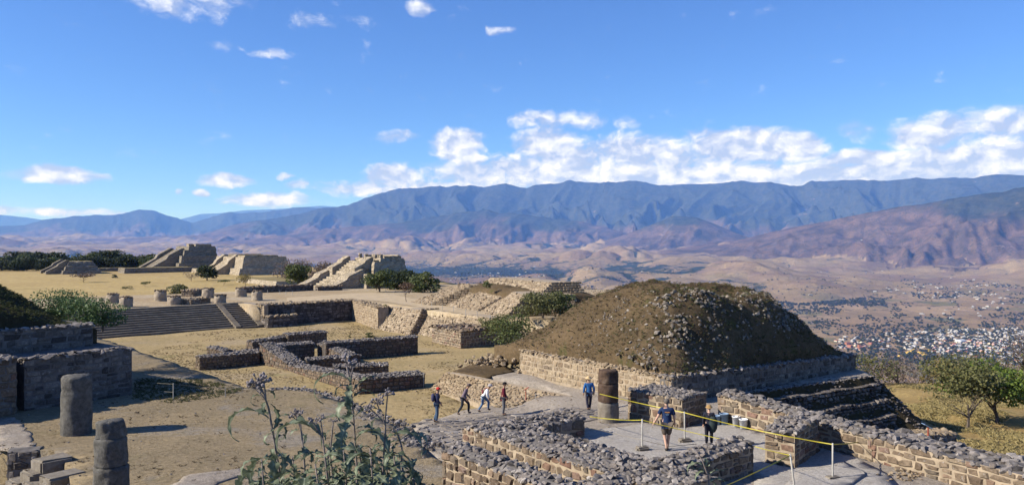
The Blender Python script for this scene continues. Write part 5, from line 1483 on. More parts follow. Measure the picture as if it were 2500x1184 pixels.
def house_mesh(name, w, d, h, kind, wall, roof, seed):
    r = random.Random(seed); bm = bmesh.new()
    def box(x0, x1, y0, y1, z0, z1, mi):
        q = [bm.verts.new(v) for v in ((x0, y0, z0), (x1, y0, z0), (x1, y1, z0), (x0, y1, z0), (x0, y0, z1), (x1, y0, z1), (x1, y1, z1), (x0, y1, z1))]
        for f in ((4, 5, 6, 7), (0, 1, 5, 4), (1, 2, 6, 5), (2, 3, 7, 6), (3, 0, 4, 7)):
            bm.faces.new([q[i] for i in f]).material_index = mi
    box(-w / 2, w / 2, -d / 2, d / 2, -1, h, 0)
    if kind == 0:
        box(-w / 2, w / 2, -d / 2, -d / 2 + .3, h, h + .7, 0); box(-w / 2, w / 2, d / 2 - .3, d / 2, h, h + .7, 0)
        box(-w * .1, w * .35, -d * .3, d * .25, h, h + 2.3, 0)
    elif kind == 1:
        q = [bm.verts.new(v) for v in ((-w / 2 - .4, -d / 2 - .4, h), (w / 2 + .4, -d / 2 - .4, h), (w / 2 + .4, d / 2 + .4, h), (-w / 2 - .4, d / 2 + .4, h), (-w / 2 - .4, 0, h + d * .22), (w / 2 + .4, 0, h + d * .22))]
        for f in ((0, 1, 5, 4), (2, 3, 4, 5), (1, 2, 5), (3, 0, 4)): bm.faces.new([q[i] for i in f]).material_index = 1
    else:
        box(-w / 2 - .3, w / 2 + .3, -d / 2 - .3, d / 2 + .3, h + .02, h + .35, 1); box(w * .5, w * .9, -d * .4, d * .3, -1, h * .7, 0)
    for k in range(3):                      # door and windows, set into the walls facing the hill
        x = -w / 2 + w * (k + .5) / 3
        box(x - .6, x + .6, -d / 2 - .05, -d / 2 + .1, (0 if k == 1 else 1.0), 2.1, 2)
    me = bm_mesh(name, bm); me.materials.append(wall); me.materials.append(roof); me.materials.append(HM[8])
    return me
r = random.Random(123)
HK = []
for i in range(14):
    wm = HM[[0, 0, 0, 1, 2, 0, 5, 0, 1, 2, 0, 0, 3, 4][i]]
    HK.append((house_mesh('house', r.uniform(9, 17), r.uniform(8, 12), r.choice((3.2, 3.6, 6.2)), [0, 0, 2, 0, 1, 2, 0, 1, 2, 0, 0, 2, 1, 0][i], wm, HM[[6, 6, 6, 6, 7, 6, 6, 6, 6, 6, 6, 6, 7, 6][i]], i), ['white', 'white', 'white', 'grey block', 'cream', 'white', 'pink', 'white', 'grey block', 'cream', 'white', 'white', 'brick red', 'ochre'][i]))
spots = []
def add_house(px, py):
    p = at_ground(px, py)
    for q in spots:
        if (p - q).length < 15: return None
    spots.append(p.copy()); return p
vc = at_ground(2400, 846); va = math.radians(24)
e1 = Vector((math.cos(va), math.sin(va), 0)); e2 = Vector((-math.sin(va), math.cos(va), 0))
cand = []
for gi in range(-16, 17):
    for gj in range(-26, 27):
        for k in range(7):                     # houses stand along both sides of the streets
            p = vc + e1 * (gi * 74 + (k % 2) * 30 + r.uniform(-3, 3)) + e2 * (gj * 56 + (k // 2) * 15 + r.uniform(-2.5, 2.5))
            p.z = ground_z(p.x, p.y)
            px = 1250 + p.x / p.y * FPX; py = 592 - p.z / p.y * FPX
            if not (2040 < px < 2560 and 788 < py < 892): continue
            core = math.exp(-((px - 2420) / 190) ** 2) * math.exp(-((py - 845) / 34) ** 2)
            if r.random() > .10 + .72 * core + .35 * (float(perlin(px / 40, py / 12, 5)) > .15): continue
            if py < 800 + max(0, (2440 - px)) * .05: continue
            if (py > 870 and px < 2330) or (py > 855 and px < 2190): continue
            cand.append((p, px, py))
cand.sort(key=lambda t: t[0].y)
rest = []
for k, (p, px, py) in enumerate(cand):
    me_, colr = HK[r.randrange(12)]
    if 2060 < px < 2140 and 838 < py < 852 and r.random() < .4: me_, colr = HK[12]
    if 2190 < px < 2270 and 855 < py < 872: me_, colr = HK[13]
    s = r.uniform(.75, 1.1); rz = va + r.choice((0, math.pi / 2, math.pi, -math.pi / 2)) + r.uniform(-.05, .05)
    if k >= 290 or px > 2505:
        rest.append((tmpl(me_), Matrix.Translation(p) @ Matrix.Rotation(rz, 4, 'Z') @ Matrix.Diagonal((s, s, s, 1)))); continue
    o = link('house', me_); o.location = p; o.rotation_euler = (0, 0, rz); o.scale = (s, s, s)
    tag(o, f'small {colr} house among the crowded roofs of the valley village', 'house', 'houses of the valley village')
if rest:
    o = link('village_roofs', join_many('village_roofs', rest, HM[0])); tag(o, 'farther rows of pale houses of the valley village', 'houses', kind='stuff')
# the fields' scattered farms and the far hamlets, one joined background
it = []
for (cx, cy, sx, sy, n) in ((2260, 700, 170, 16, 60), (2400, 690, 110, 30, 60), (2150, 668, 120, 8, 24), (1300, 672, 170, 12, 36), (1130, 660, 70, 10, 24), (2420, 745, 80, 22, 30), (1660, 690, 160, 9, 14), (2480, 640, 60, 20, 20), (2300, 760, 120, 12, 14), (700, 628, 160, 6, 16)):
    for _ in range(int(n * .6)):
        p = at_ground(r.gauss(cx, sx * .6), max(612, r.gauss(cy, sy * .6)))
        s = r.uniform(.8, 1.5)
        it.append((tmpl(HK[r.randrange(12)][0]), Matrix.Translation(p) @ Matrix.Rotation(r.uniform(0, 6.28), 4, 'Z') @ Matrix.Diagonal((s, s, s, 1))))
o = link('far_hamlets', join_many('far_hamlets', it, HM[0])); tag(o, 'tiny pale houses scattered over the valley floor and hills', 'houses', kind='stuff')
# white arched roof of the village hall
p = at_ground(2345, 836); v = []; f = []
for i in range(13):
    a = math.pi * i / 12
    for x in (-14, 14): v.append((x, -13 * math.cos(a), 5 + 6.5 * math.sin(a)))
for i in range(12): f.append((2 * i, 2 * i + 1, 2 * i + 3, 2 * i + 2))
f.append(tuple(2 * i for i in range(13))); f.append(tuple(2 * i + 1 for i in range(13))[::-1])
ha = empty('sports_hall', p, .5); tag(ha, 'pale hall with a big arched roof in the middle of the village', 'hall')
link('arched_roof', mesh_from('arched_roof', v, f, HM[6]), ha); link('wall', box_mesh('wall', -13.8, 13.8, -12.8, 12.8, -1, 5.02, HM[0]), ha)

# trees of the valley: individual crowns joined into one far background mass
def blob_leaves(seed, n=26):
    rr = np.random.RandomState(seed); V = []; F = []
    for k in range(n):
        d = rr.normal(size=3); d /= np.linalg.norm(d); c = d * np.array([.42, .42, .36]) * rr.uniform(.5, 1.1) + np.array([0, 0, .5])
        nrm = d + rr.normal(size=3) * .4; nrm /= np.linalg.norm(nrm); t = np.cross(nrm, rr.normal(size=3)); t /= np.linalg.norm(t); b = np.cross(nrm, t); s = rr.uniform(.16, .30)
        i = len(V); V += [c - t * s, c + b * s * .7, c + t * s, c - b * s * .7]; F.append((i, i + 1, i + 2, i + 3))
    return np.array(V), F
BL = [blob_leaves(i) for i in range(8)]
M['leaf_far'] = leaf_mat('valley_tree_leaves', (0.022, 0.030, 0.018), (0.065, 0.072, 0.036))
it = []
def scatter(n, fpx, fpy, h=(5, 10), keep=None):
    k = 0
    while k < n:
        px, py = fpx(), fpy()
        if py < 606 or (keep and not keep(px, py)): k += .2; continue
        p = at_ground(px, py); s = r.uniform(*h)
        it.append((BL[r.randrange(8)], Matrix.Translation(p - Vector((0, 0, s * .12))) @ Matrix.Rotation(r.uniform(0, 6.28), 4, 'Z') @ Matrix.Diagonal((s * r.uniform(1, 1.5), s * r.uniform(1, 1.5), s, 1))))
        k += 1
clump = lambda px, py: float(perlin(px / 46.0, py / 13.0, 12)) > 0.02
clump2 = lambda px, py: float(perlin(px / 60.0, py / 16.0, 22)) > 0.12
scatter(900, lambda: r.uniform(1930, 2520), lambda: r.uniform(776, 905), (5, 10), clump)
scatter(520, lambda: r.uniform(2040, 2520), lambda: r.uniform(795, 890), (4, 9))
scatter(1300, lambda: r.uniform(1900, 2520), lambda: r.uniform(690, 800), (5, 11), clump2)
scatter(700, lambda: r.uniform(2200, 2520), lambda: r.uniform(610, 720), (6, 12), clump2)
scatter(1500, lambda: r.gauss(1150, 170), lambda: r.gauss(652, 9), (8, 15))
scatter(900, lambda: r.uniform(1050, 1900), lambda: r.uniform(640, 675), (8, 14), clump)
scatter(350, lambda: r.uniform(1300, 2000), lambda: r.uniform(660, 760), (5, 10), clump2)
scatter(1500, lambda: r.uniform(2090, 2540), lambda: r.uniform(800, 892), (5, 10), lambda px, py: float(perlin(px / 24.0, py / 8.0, 42)) > -.12)
scatter(900, lambda: r.uniform(1250, 2300), lambda: r.uniform(612, 700), (5, 11), lambda px, py: float(perlin(px / 30.0, py / 7.0, 32)) > .28)
scatter(420, lambda: r.uniform(1880, 2160), lambda: r.gauss(738, 5), (8, 14))
o = link('valley_trees', join_many('valley_trees', it, M['leaf_far'])); tag(o, 'dark trees and hedgerows dotted over the valley floor', 'trees', kind='stuff')
# ================================================================== PEOPLE
def on_pave(px, py, zf=None):
    zf = zf or zpave
    z = -8.0
    for _ in range(12):
        p = P(px, py, z); z = 0.5 * z + 0.5 * zf(p.x, p.y)
    return P(px, py, z)

def skinned(name, pts, edges, mat, root=0, sub=1):
    """one continuous surface grown round a skeleton of (position, radius)"""
    me = bpy.data.meshes.new(name + '_skel')
    me.from_pydata([p for p, _ in pts], edges, [])
    o = bpy.data.objects.new(name + '_skel', me); col.objects.link(o)
    md = o.modifiers.new('skin', 'SKIN'); md.use_smooth_shade = True; md.branch_smoothing = .3
    if not me.skin_vertices:
        me.skin_vertices.new() if hasattr(me.skin_vertices, 'new') else None
    sv = me.skin_vertices[0].data
    for i, (_, rad) in enumerate(pts):
        sv[i].radius = rad if isinstance(rad, tuple) else (rad, rad)
        sv[i].use_root = (i == root)
    if sub:
        s = o.modifiers.new('sub', 'SUBSURF'); s.levels = sub; s.render_levels = sub
    bpy.context.view_layer.update()
    dg = bpy.context.evaluated_depsgraph_get()
    out = bpy.data.meshes.new_from_object(o.evaluated_get(dg))
    out.name = name
    bpy.data.objects.remove(o); bpy.data.meshes.remove(me)
    out.materials.clear(); out.materials.append(mat)
    out.polygons.foreach_set('use_smooth', [True] * len(out.polygons))
    return out

def cloth(name, c, rough=.9): return plain_mat(name, c, rough, .2, 5.0, .4, 30.0, .15)
M['skin'] = plain_mat('tanned_skin', (.30, .17, .11), .6, .08, 10, .1, 30)
M['skin_pale'] = plain_mat('pale_skin', (.48, .30, .22), .6, .08, 10, .1, 30)
M['hair_grey'] = cloth('grey_hair', (.10, .09, .08)); M['hair_dark'] = cloth('dark_hair', (.03, .025, .022))
M['shoe'] = cloth('dark_shoe', (.05, .045, .04)); M['eye'] = cloth('eye_dark', (.02, .02, .02), .3)

BASE = dict(pel=(0, 0, .95), sp=(0, 0, 1.13), ch=(0, .01, 1.31), nk=(0, .0, 1.47), hb=(0, .025, 1.555), hd=(0, .03, 1.635), ht=(0, .02, 1.705),
            shL=(-.185, 0, 1.41), elL=(-.235, -.03, 1.14), wrL=(-.235, .05, .90), shR=(.185, 0, 1.41), elR=(.235, -.03, 1.14), wrR=(.235, .05, .90),
            hpL=(-.095, 0, .90), knL=(-.105, .03, .50), anL=(-.105, -.02, .09), toL=(-.115, .15, .045), hpR=(.095, 0, .90), knR=(.105, .03, .50), anR=(.105, -.02, .09), toR=(.115, .15, .045))

def person(label, loc, rz, height, pose, shirt, trousers, sleeve='long', legs='long', skin='skin', hat=None, hair='hair_dark', pack=None, bulk=1.0, extra=None, shoes='shoe', hem=.86):
    J = dict(BASE); J.update(pose); s = height / 1.74
    J = {k: Vector(v) * s for k, v in J.items()}
    root = empty('person', loc, rz); tag(root, label, 'person', 'visitors walking in the ruins')
    B = bulk
    R = dict(pel=(.135 * B, .105 * B), sp=(.125 * B, .1 * B), ch=(.15 * B, .105 * B), nk=.055, hb=.066, hd=(.082, .098), ht=.055, shL=.07, elL=.046, wrL=.031, shR=.07, elR=.046, wrR=.031,
             hpL=.095 * B, knL=.062, anL=.042, toL=.036, hpR=.095 * B, knR=.062, anR=.042, toR=.036)
    def rad(k, add=0.0):
        q = R[k]
        return tuple((x + add) * s for x in q) if isinstance(q, tuple) else (q + add) * s
    order = ['pel', 'sp', 'ch', 'nk', 'hb', 'hd', 'ht', 'shL', 'elL', 'wrL', 'shR', 'elR', 'wrR', 'hpL', 'knL', 'anL', 'toL', 'hpR', 'knR', 'anR', 'toR']
    E = [('pel', 'sp'), ('sp', 'ch'), ('ch', 'nk'), ('nk', 'hb'), ('hb', 'hd'), ('hd', 'ht'), ('ch', 'shL'), ('shL', 'elL'), ('elL', 'wrL'), ('ch', 'shR'), ('shR', 'elR'), ('elR', 'wrR'),
         ('pel', 'hpL'), ('hpL', 'knL'), ('knL', 'anL'), ('anL', 'toL'), ('pel', 'hpR'), ('hpR', 'knR'), ('knR', 'anR'), ('anR', 'toR')]
    pts = [(J[k], rad(k)) for k in order]; ed = [(order.index(a), order.index(b)) for a, b in E]
    me = skinned('body', pts, ed, M[skin])
    # hands: palm, four fingers and a thumb; nose and ears; all joined into the body's mesh
    bm = bmesh.new(); bm.from_mesh(me)
    for sd_ in ('L', 'R'):
        w = J['wr' + sd_]; e = J['el' + sd_]; d = (w - e).normalized(); side = d.cross(Vector((0, 1, 0)) if abs(d.y) < .8 else Vector((0, 0, 1))).normalized(); fw = side.cross(d).normalized()
        tube(bm, [w - d * .02 * s, w + d * .04 * s, w + d * .095 * s], [.03 * s, .042 * s, .036 * s], 7)
        for q in range(4):
            o_ = w + d * .085 * s + fw * (q - 1.5) * .021 * s; L = (.072, .082, .078, .06)[q] * s
            cur = side * (-.25 if sd_ == 'L' else .25)
            tube(bm, [o_, o_ + d * L * .5, o_ + (d + cur * .6).normalized() * L], [.0095 * s, .009 * s, .007 * s], 5)
        tt = w + d * .03 * s + fw * .035 * s
        tube(bm, [tt, tt + (d * .5 + fw * .8).normalized() * .04 * s, tt + (d * .8 + fw * .6).normalized() * .07 * s], [.012 * s, .0105 * s, .008 * s], 5)
    hd = J['hd']
    tube(bm, [hd + Vector((0, .085, .012)) * s, hd + Vector((0, .115, -.012)) * s, hd + Vector((0, .118, -.025)) * s], [.01 * s, .016 * s, .012 * s], 6)
    for x in (-1, 1): tube(bm, [hd + Vector((.08 * x, -.005, .02)) * s, hd + Vector((.098 * x, -.015, .0)) * s, hd + Vector((.082 * x, -.005, -.035)) * s], [.012 * s, .016 * s, .01 * s], 5)
    bm.to_mesh(me); bm.free()
    link('body', me, root)
    bm = bmesh.new()
    for x in (-1, 1): bmesh.ops.create_uvsphere(bm, u_segments=6, v_segments=4, radius=.012 * s, matrix=Matrix.Translation(hd + Vector((.033 * x, .095, .015)) * s))
    bmesh.ops.create_cube(bm, size=1, matrix=Matrix.Translation(hd + Vector((0, .092, -.05)) * s) @ Matrix.Diagonal((.05 * s, .015 * s, .008 * s, 1)))
    link('eyes_and_mouth', bm_mesh('eyes_and_mouth', bm, M['eye']), root)
    a = .022
    # shirt, with a hem that hangs over the trousers
    up = J['sp'] - J['pel']
    names = ['hem', 'pel', 'sp', 'ch', 'col', 'shL', 'mL', 'shR', 'mR']
    JJ = dict(J); JJ['hem'] = J['pel'] + (J['pel'] - J['sp']).normalized() * (.95 - hem) * s; JJ['col'] = J['ch'].lerp(J['nk'], .72)
    rr = {'hem': tuple(x * 1.04 for x in rad('pel', a)), 'col': .075 * s}
    se = .5 if sleeve == 'short' else 1.0
    for q in 'LR': JJ['m' + q] = J['sh' + q].lerp(J['el' + q], .8)
    sp_ = [(JJ['hem'], rr['hem']), (J['pel'], rad('pel', a)), (J['sp'], rad('sp', a)), (J['ch'], rad('ch', a)), (JJ['col'], rr['col'])]
    se_ = [(0, 1), (1, 2), (2, 3), (3, 4)]
    for q in 'LR':
        i = len(sp_)
        if sleeve == 'long':
            sp_ += [(J['sh' + q], rad('sh' + q, .02)), (J['el' + q], rad('el' + q, .022)), (J['wr' + q].lerp(J['el' + q], .06), rad('wr' + q, .018))]; se_ += [(3, i), (i, i + 1), (i + 1, i + 2)]
        elif sleeve == 'short':
            sp_ += [(J['sh' + q], rad('sh' + q, .025)), (JJ['m' + q], .075 * s)]; se_ += [(3, i), (i, i + 1)]
        else:
            sp_ += [(J['sh' + q] * .97 + J['ch'] * .03, rad('sh' + q, .01))]; se_ += [(3, i)]
    link('shirt', skinned('shirt', sp_, se_, shirt, 1), root)
    tp = [(J['pel'], rad('pel', .012))]; te = []
    for q in 'LR':
        i = len(tp)
        if legs == 'long': tp += [(J['hp' + q], rad('hp' + q, .012)), (J['kn' + q], rad('kn' + q, .02)), (J['an' + q], .062 * s)]; te += [(0, i), (i, i + 1), (i + 1, i + 2)]
        else: tp += [(J['hp' + q], rad('hp' + q, .02)), (J['kn' + q].lerp(J['hp' + q], .02), .095 * s)]; te += [(0, i), (i, i + 1)]
    link('trousers' if legs == 'long' else 'shorts', skinned('trousers', tp, te, trousers, 0), root)
    for q in 'LR':
        an, to = J['an' + q], J['to' + q]
        link('shoe', skinned('shoe', [(an + Vector((0, -.03, -.035)) * s, .05 * s), (an.lerp(to, .5) + Vector((0, 0, -.03)) * s, .05 * s), (to, .046 * s)], [(0, 1), (1, 2)], M[shoes]), root)
    hb, ht = J['hd'], J['ht']
    ax = (J['ht'] - J['hb']).normalized()
    if hair:
        bm = bmesh.new(); bmesh.ops.create_icosphere(bm, subdivisions=2, radius=1.0)
        for v in bm.verts: v.co = Vector((v.co.x * .096, v.co.y * .11 - .012, v.co.z * .105 + .022)) * s
        for v in [v for v in bm.verts if v.co.y > .03 * s and v.co.z < .06 * s]: bm.verts.remove(v)
        bmesh.ops.translate(bm, vec=hb + Vector((0, 0, .01)) * s, verts=bm.verts[:])
        link('hair', bm_mesh('hair', bm, M[hair], True), root)
    if hat:
        kind, hm_ = hat; bm = bmesh.new(); prof = {'cap': [(.098, .02), (.104, .05), (.09, .10), (.045, .128), (0.001, .135)], 'straw': [(.20, .045), (.19, .06), (.108, .06), (.104, .12), (.085, .155), (.001, .16)], 'bucket': [(.16, .02), (.11, .06), (.104, .11), (.07, .135), (.001, .14)]}[kind]
        rings = []
        for rr_, z in prof: rings.append([bm.verts.new(Vector((rr_ * math.cos(t), rr_ * 1.12 * math.sin(t), z + (.012 * math.cos(2 * t) if rr_ > .15 else 0))) * s + hb) for t in [2 * math.pi * k / 18 for k in range(18)]])
        for A_, B_ in zip(rings, rings[1:]):
            for k in range(18): bm.faces.new((A_[k], A_[(k + 1) % 18], B_[(k + 1) % 18], B_[k]))
        if kind == 'cap':
            v = [bm.verts.new(Vector((.09 * math.cos(t), .1 * math.sin(t) + (.0), .035)) * s + hb) for t in [math.pi * (.1 + .8 * k / 6) for k in range(7)]]
            w = [bm.verts.new(Vector((.085 * math.cos(t), .1 * math.sin(t) + .095, .022)) * s + hb) for t in [math.pi * (.1 + .8 * k / 6) for k in range(7)]]
            for k in range(6): bm.faces.new((v[k], v[k + 1], w[k + 1], w[k]))
        if kind == 'straw':
            pass
        link('cap' if kind == 'cap' else 'hat', bm_mesh('hat', bm, hm_, True), root)
    if pack:
        c = (J['ch'] * .55 + J['sp'] * .45); bm = bmesh.new(); bmesh.ops.create_icosphere(bm, subdivisions=2, radius=1.0)
        for v in bm.verts:
            q = v.co; m_ = max(abs(q.x), abs(q.y), abs(q.z)); q2 = q / m_ * .5 + q * .5
            v.co = Vector((q2.x * .15 * pack[1], q2.y * .10 * pack[1], q2.z * .21 * pack[1])) * s
        bmesh.ops.translate(bm, vec=c + Vector((0, -.20, .02)) * s, verts=bm.verts[:])
        bp = link('backpack', bm_mesh('backpack', bm, pack[0], True), root)
        for x in (-1, 1):
            bm = bmesh.new(); tube(bm, [c + Vector((.1 * x, -.12, .22)) * s, c + Vector((.11 * x, .03, .24)) * s, c + Vector((.12 * x, .14, .1)) * s, c + Vector((.12 * x, .05, -.12)) * s, c + Vector((.1 * x, -.12, -.14)) * s], [.02 * s] * 5, 5)
            link('strap', bm_mesh('strap', bm, pack[0]), root)
    if extra: extra(root, J, s)
    return root

D90 = math.radians(-90)
def lean(f, J=BASE):
    """lean the upper body forward by f metres at the neck"""
    out = {}
    for k in ('sp', 'ch', 'nk', 'hb', 'hd', 'ht', 'shL', 'shR'):
        x, y, z = J[k]; t = (z - .95) / .52
        out[k] = (x, y + f * t, z - .5 * f * f * t)
    return out
stride = dict(knL=(-.10, .22, .53), anL=(-.1, .20, .11), toL=(-.11, .37, .07), knR=(.1, -.05, .49), anR=(.1, -.30, .11), toR=(.11, -.15, .03), hpL=(-.09, .02, .9), hpR=(.09, -.02, .9))
def hpx(px, d): return px / FPX * d

p = on_pave(1066, 1031)
person('person in a red cap, dark blue top and jeans with a dark spotted backpack', p, D90 + .15, max(1.6, min(1.78, hpx(83, p.y))), dict(lean(.04), knL=(-.1, .03, .5), anL=(-.1, -.12, .1), toL=(-.1, .05, .05), elL=(-.22, .03, 1.15), wrL=(-.2, .16, .98), elR=(.22, .03, 1.15), wrR=(.2, .16, .98)),
       cloth('navy_top', (.022, .026, .06)), cloth('blue_jeans', (.05, .085, .14)), hat=('cap', cloth('red_cap', (.42, .035, .03))), pack=(cloth('spotted_navy_pack', (.05, .05, .10)), 1.0))
p = on_pave(1131, 1011)
person('person in a purple grey shirt and dark trousers striding up the paving with bent back', p, D90 - .1, max(1.6, min(1.75, hpx(76, p.y))), dict(lean(.22), **{**stride, 'knL': (-.1, .3, .58), 'anL': (-.1, .28, .13), 'toL': (-.1, .44, .1), 'elL': (-.25, .12, 1.12), 'wrL': (-.18, .28, .98), 'elR': (.24, .05, 1.1), 'wrR': (.2, .2, .9)}),
       cloth('purple_grey_shirt', (.13, .10, .13)), cloth('dark_trousers', (.03, .035, .045)), hat=('cap', cloth('grey_brown_cap', (.10, .075, .07))))
p = on_pave(1180, 1004)
person('person in a white top and jeans bending forward with a small red bag', p, D90, max(1.5, min(1.7, hpx(66, p.y))), dict(lean(.30), **{**stride, 'knL': (-.1, .33, .6), 'anL': (-.1, .3, .16), 'toL': (-.1, .46, .12), 'elL': (-.22, .26, 1.02), 'wrL': (-.15, .36, .82), 'elR': (.22, .24, 1.02), 'wrR': (.15, .36, .82)}),
       cloth('white_top', (.66, .68, .72)), cloth('pale_jeans', (.09, .16, .28)), hat=('bucket', cloth('grey_hat', (.34, .32, .33))), pack=(cloth('red_bag', (.22, .05, .06)), .62))
p = on_pave(1229, 1013)
person('person in a dark red hooded top and black cap facing right behind the rubble wall', p, D90 - .05, max(1.6, min(1.75, hpx(80, p.y))), dict(lean(.03), elL=(-.24, .04, 1.14), wrL=(-.2, .16, .97), elR=(.24, .04, 1.14), wrR=(.2, .16, .97)),
       cloth('maroon_hoodie', (.105, .014, .026)), cloth('grey_trousers', (.12, .12, .13)), hat=('cap', cloth('black_cap', (.012, .012, .014))), bulk=1.12)
p = on_pave(1438, 1001)
person('person in a long blue shirt and straw hat walking beside the red brown column', p, math.radians(8), max(1.62, min(1.78, hpx(80, p.y))), dict(lean(.05), knL=(-.09, .06, .5), anL=(-.06, -.06, .1), toL=(-.07, .09, .05), knR=(.09, .05, .5), anR=(.06, .08, .09), toR=(.07, .24, .05), elL=(-.27, -.02, 1.14), wrL=(-.28, .06, .9), elR=(.27, -.02, 1.14), wrR=(.28, .06, .9)),
       cloth('blue_shirt', (.028, .10, .26)), cloth('dark_blue_trousers', (.03, .03, .05)), hat=('straw', cloth('straw_hat', (.50, .36, .20))), bulk=1.15, hem=.78)
p = on_pave(1628, 1099, zfloor)
def tee_print(root, J, s):
    c = J['ch'] + Vector((0, -.165, -.02)) * s
    bm = bmesh.new()
    for (x, z, w, h) in ((0, .055, .17, .012), (-.05, .04, .06, .02), (.05, .04, .06, .02), (0, .035, .04, .03)):
        bmesh.ops.create_cube(bm, size=1, matrix=Matrix.Translation(c + Vector((x, 0, z)) * s) @ Matrix.Diagonal((w * s, .012 * s, h * s, 1)))
    link('shirt_print', bm_mesh('shirt_print', bm, cloth('orange_print', (.45, .2, .06))), root)
    bm = bmesh.new()
    for (x, z, w, h) in ((0, -.02, .12, .02), (0, -.05, .09, .016)):
        bmesh.ops.create_cube(bm, size=1, matrix=Matrix.Translation(c + Vector((x, .0, z)) * s) @ Matrix.Diagonal((w * s, .012 * s, h * s, 1)))
    link('shirt_print', bm_mesh('shirt_print', bm, cloth('blue_print', (.10, .17, .25))), root)
person('person in a navy printed t-shirt and brown shorts walking away between the tapes', p, math.radians(-4), hpx(124, p.y), dict(lean(.03), knL=(-.07, .02, .5), anL=(-.02, -.1, .12), toL=(-.03, .03, .03), knR=(.07, .06, .5), anR=(.03, .06, .09), toR=(.04, .22, .04), elL=(-.30, -.03, 1.17), wrL=(-.40, .04, .98), elR=(.26, .0, 1.14), wrR=(.27, .12, .93)),
       cloth('navy_tshirt', (.014, .028, .075)), cloth('brown_shorts', (.105, .085, .07)), sleeve='short', legs='short', skin='skin_pale', hair='hair_grey', bulk=1.25, extra=tee_print, hem=.84)
p = on_pave(1731, 1088, zfloor)
def shawl(root, J, s):
    bm = bmesh.new()
    rings = []
    for z, rx, ry in ((1.30, .10, .12), (1.2, .16, .16), (1.0, .2, .19), (.78, .17, .17), (.62, .08, .1)):
        rings.append([bm.verts.new(Vector((.17 + rx * math.cos(t), -.03 + ry * math.sin(t), z + .02 * math.sin(5 * t))) * s) for t in [2 * math.pi * k / 14 for k in range(14)]])
    for A_, B_ in zip(rings, rings[1:]):
        for k in range(14): bm.faces.new((A_[k], A_[(k + 1) % 14], B_[(k + 1) % 14], B_[k]))
    bm.faces.new(rings[0]); bm.faces.new(rings[-1][::-1]); bmesh.ops.recalc_face_normals(bm, faces=bm.faces[:])
    link('slung_bag', bm_mesh('slung_bag', bm, cloth('dark_green_bag', (.028, .04, .042)), True), root)
person('person with grey hair, tan hat and dark padded coat standing near the buckets', p, math.radians(-15), hpx(98, p.y), dict(lean(.02)), cloth('dark_padded_coat', (.018, .02, .032)), cloth('black_skirt', (.02, .02, .028)), hair='hair_grey', skin='skin_pale', hat=('bucket', cloth('tan_hat', (.34, .21, .09))), bulk=1.1, extra=shawl, hem=.62)

# ================================================================== POSTS, TAPES, BUCKETS, STAKES
M['post'] = plain_mat('cream_painted_post', (.36, .345, .31), .7, .1)
M['tape'] = plain_mat('yellow_barrier_tape', (.36, .31, .035), .5, .1, 6.0, .05)
M['rope'] = plain_mat('grey_rope', (.20, .18, .15), .9)
M['rope_pale'] = plain_mat('pale_rope', (.17, .155, .13), .9)
M['bucket'] = plain_mat('white_plastic', (.72, .74, .76), .4, .05, 6, .05)
M['blueplastic'] = plain_mat('pale_blue_plastic', (.16, .24, .36), .5, .1, 6, .05)
M['redpaint'] = plain_mat('red_brown_stake', (.28, .07, .045), .8)
def post(label, base, top, rad=.028, blk=True, rz=.3):
    ro = empty('tape_post', base); tag(ro, label, 'post', 'posts carrying the yellow tape')
    bm = bmesh.new(); tube(bm, [Vector((0, 0, -.02)), (top - base) * .5, top - base], [rad, rad, rad * .95], 8); link('pole', bm_mesh('pole', bm, M['post'], True), ro)
    if blk: rough_block('concrete_foot', 0, 0, -.03, .13, .46, .30, rz, M['col_base'], ro, 5, .012)
    return base + (top - base) * .965
b1 = on_pave(1568, 1098, zfloor); t1 = PD(1568, 1022, b1.y); k1 = post('thin pale tape post left of the walker in the navy t-shirt', b1, t1)
b2 = on_pave(1672, 1078, zfloor); t2 = PD(1671, 1004, b2.y); k2 = post('thin pale tape post right of the walker in the navy t-shirt', b2, t2)
b3 = on_pave(2033, 1172); t3 = PD(2033, 1081, b3.y); k3 = post('tape post at the right standing on the slab before the dark pier face', b3, t3)
b4 = on_pave(1943, 1212); t4 = PD(1929, 1107, b4.y); k4 = post('leaning tape post cut off by the bottom edge of the picture', b4, t4)
def ribbon(name, label, pts, w, mat, cat, sag=.06, group=None, n=10):
    v = []; f = []; allp = []
    for a, b in zip(pts, pts[1:]):
        for i in range(n):
            t = i / n; q = a.lerp(b, t); q.z -= sag * 4 * t * (1 - t) * (b - a).length / 4; allp.append(q)
    allp.append(pts[-1])
    rr = random.Random(len(label))
    for i, q in enumerate(allp):
        d = (allp[min(i + 1, len(allp) - 1)] - allp[max(i - 1, 0)]).normalized(); tw = .5 * math.sin(i * .55 + rr.random() * .2)
        u = (Vector((0, 0, 1)) * math.cos(tw) + d.cross(Vector((0, 0, 1))).normalized() * math.sin(tw)); s = d.cross(u).normalized() * .003
        v += [q - u * w / 2 - s, q + u * w / 2 - s, q + u * w / 2 + s, q - u * w / 2 + s]
    for i in range(len(allp) - 1):
        a = 4 * i
        for k in range(4): f.append((a + k, a + (k + 1) % 4, a + 4 + (k + 1) % 4, a + 4 + k))
    f.append((3, 2, 1, 0)); e = 4 * (len(allp) - 1); f.append((e, e + 1, e + 2, e + 3))
    me = mesh_from(name, [q - pts[0] for q in v], f, mat)
    o = link(name, me); o.location = pts[0]; tag(o, label, cat, group); return o
colface = P(1462, 1034, -7.05); ta = PD(1464, 961, colface.y - .1)
pierpt = PD(1869, 1054, 25.4)
ribbon('barrier_tape', 'long yellow tape from the round column past the pier to the right post', [ta, k2, pierpt, k3], .03, M['tape'], 'tape', .02)
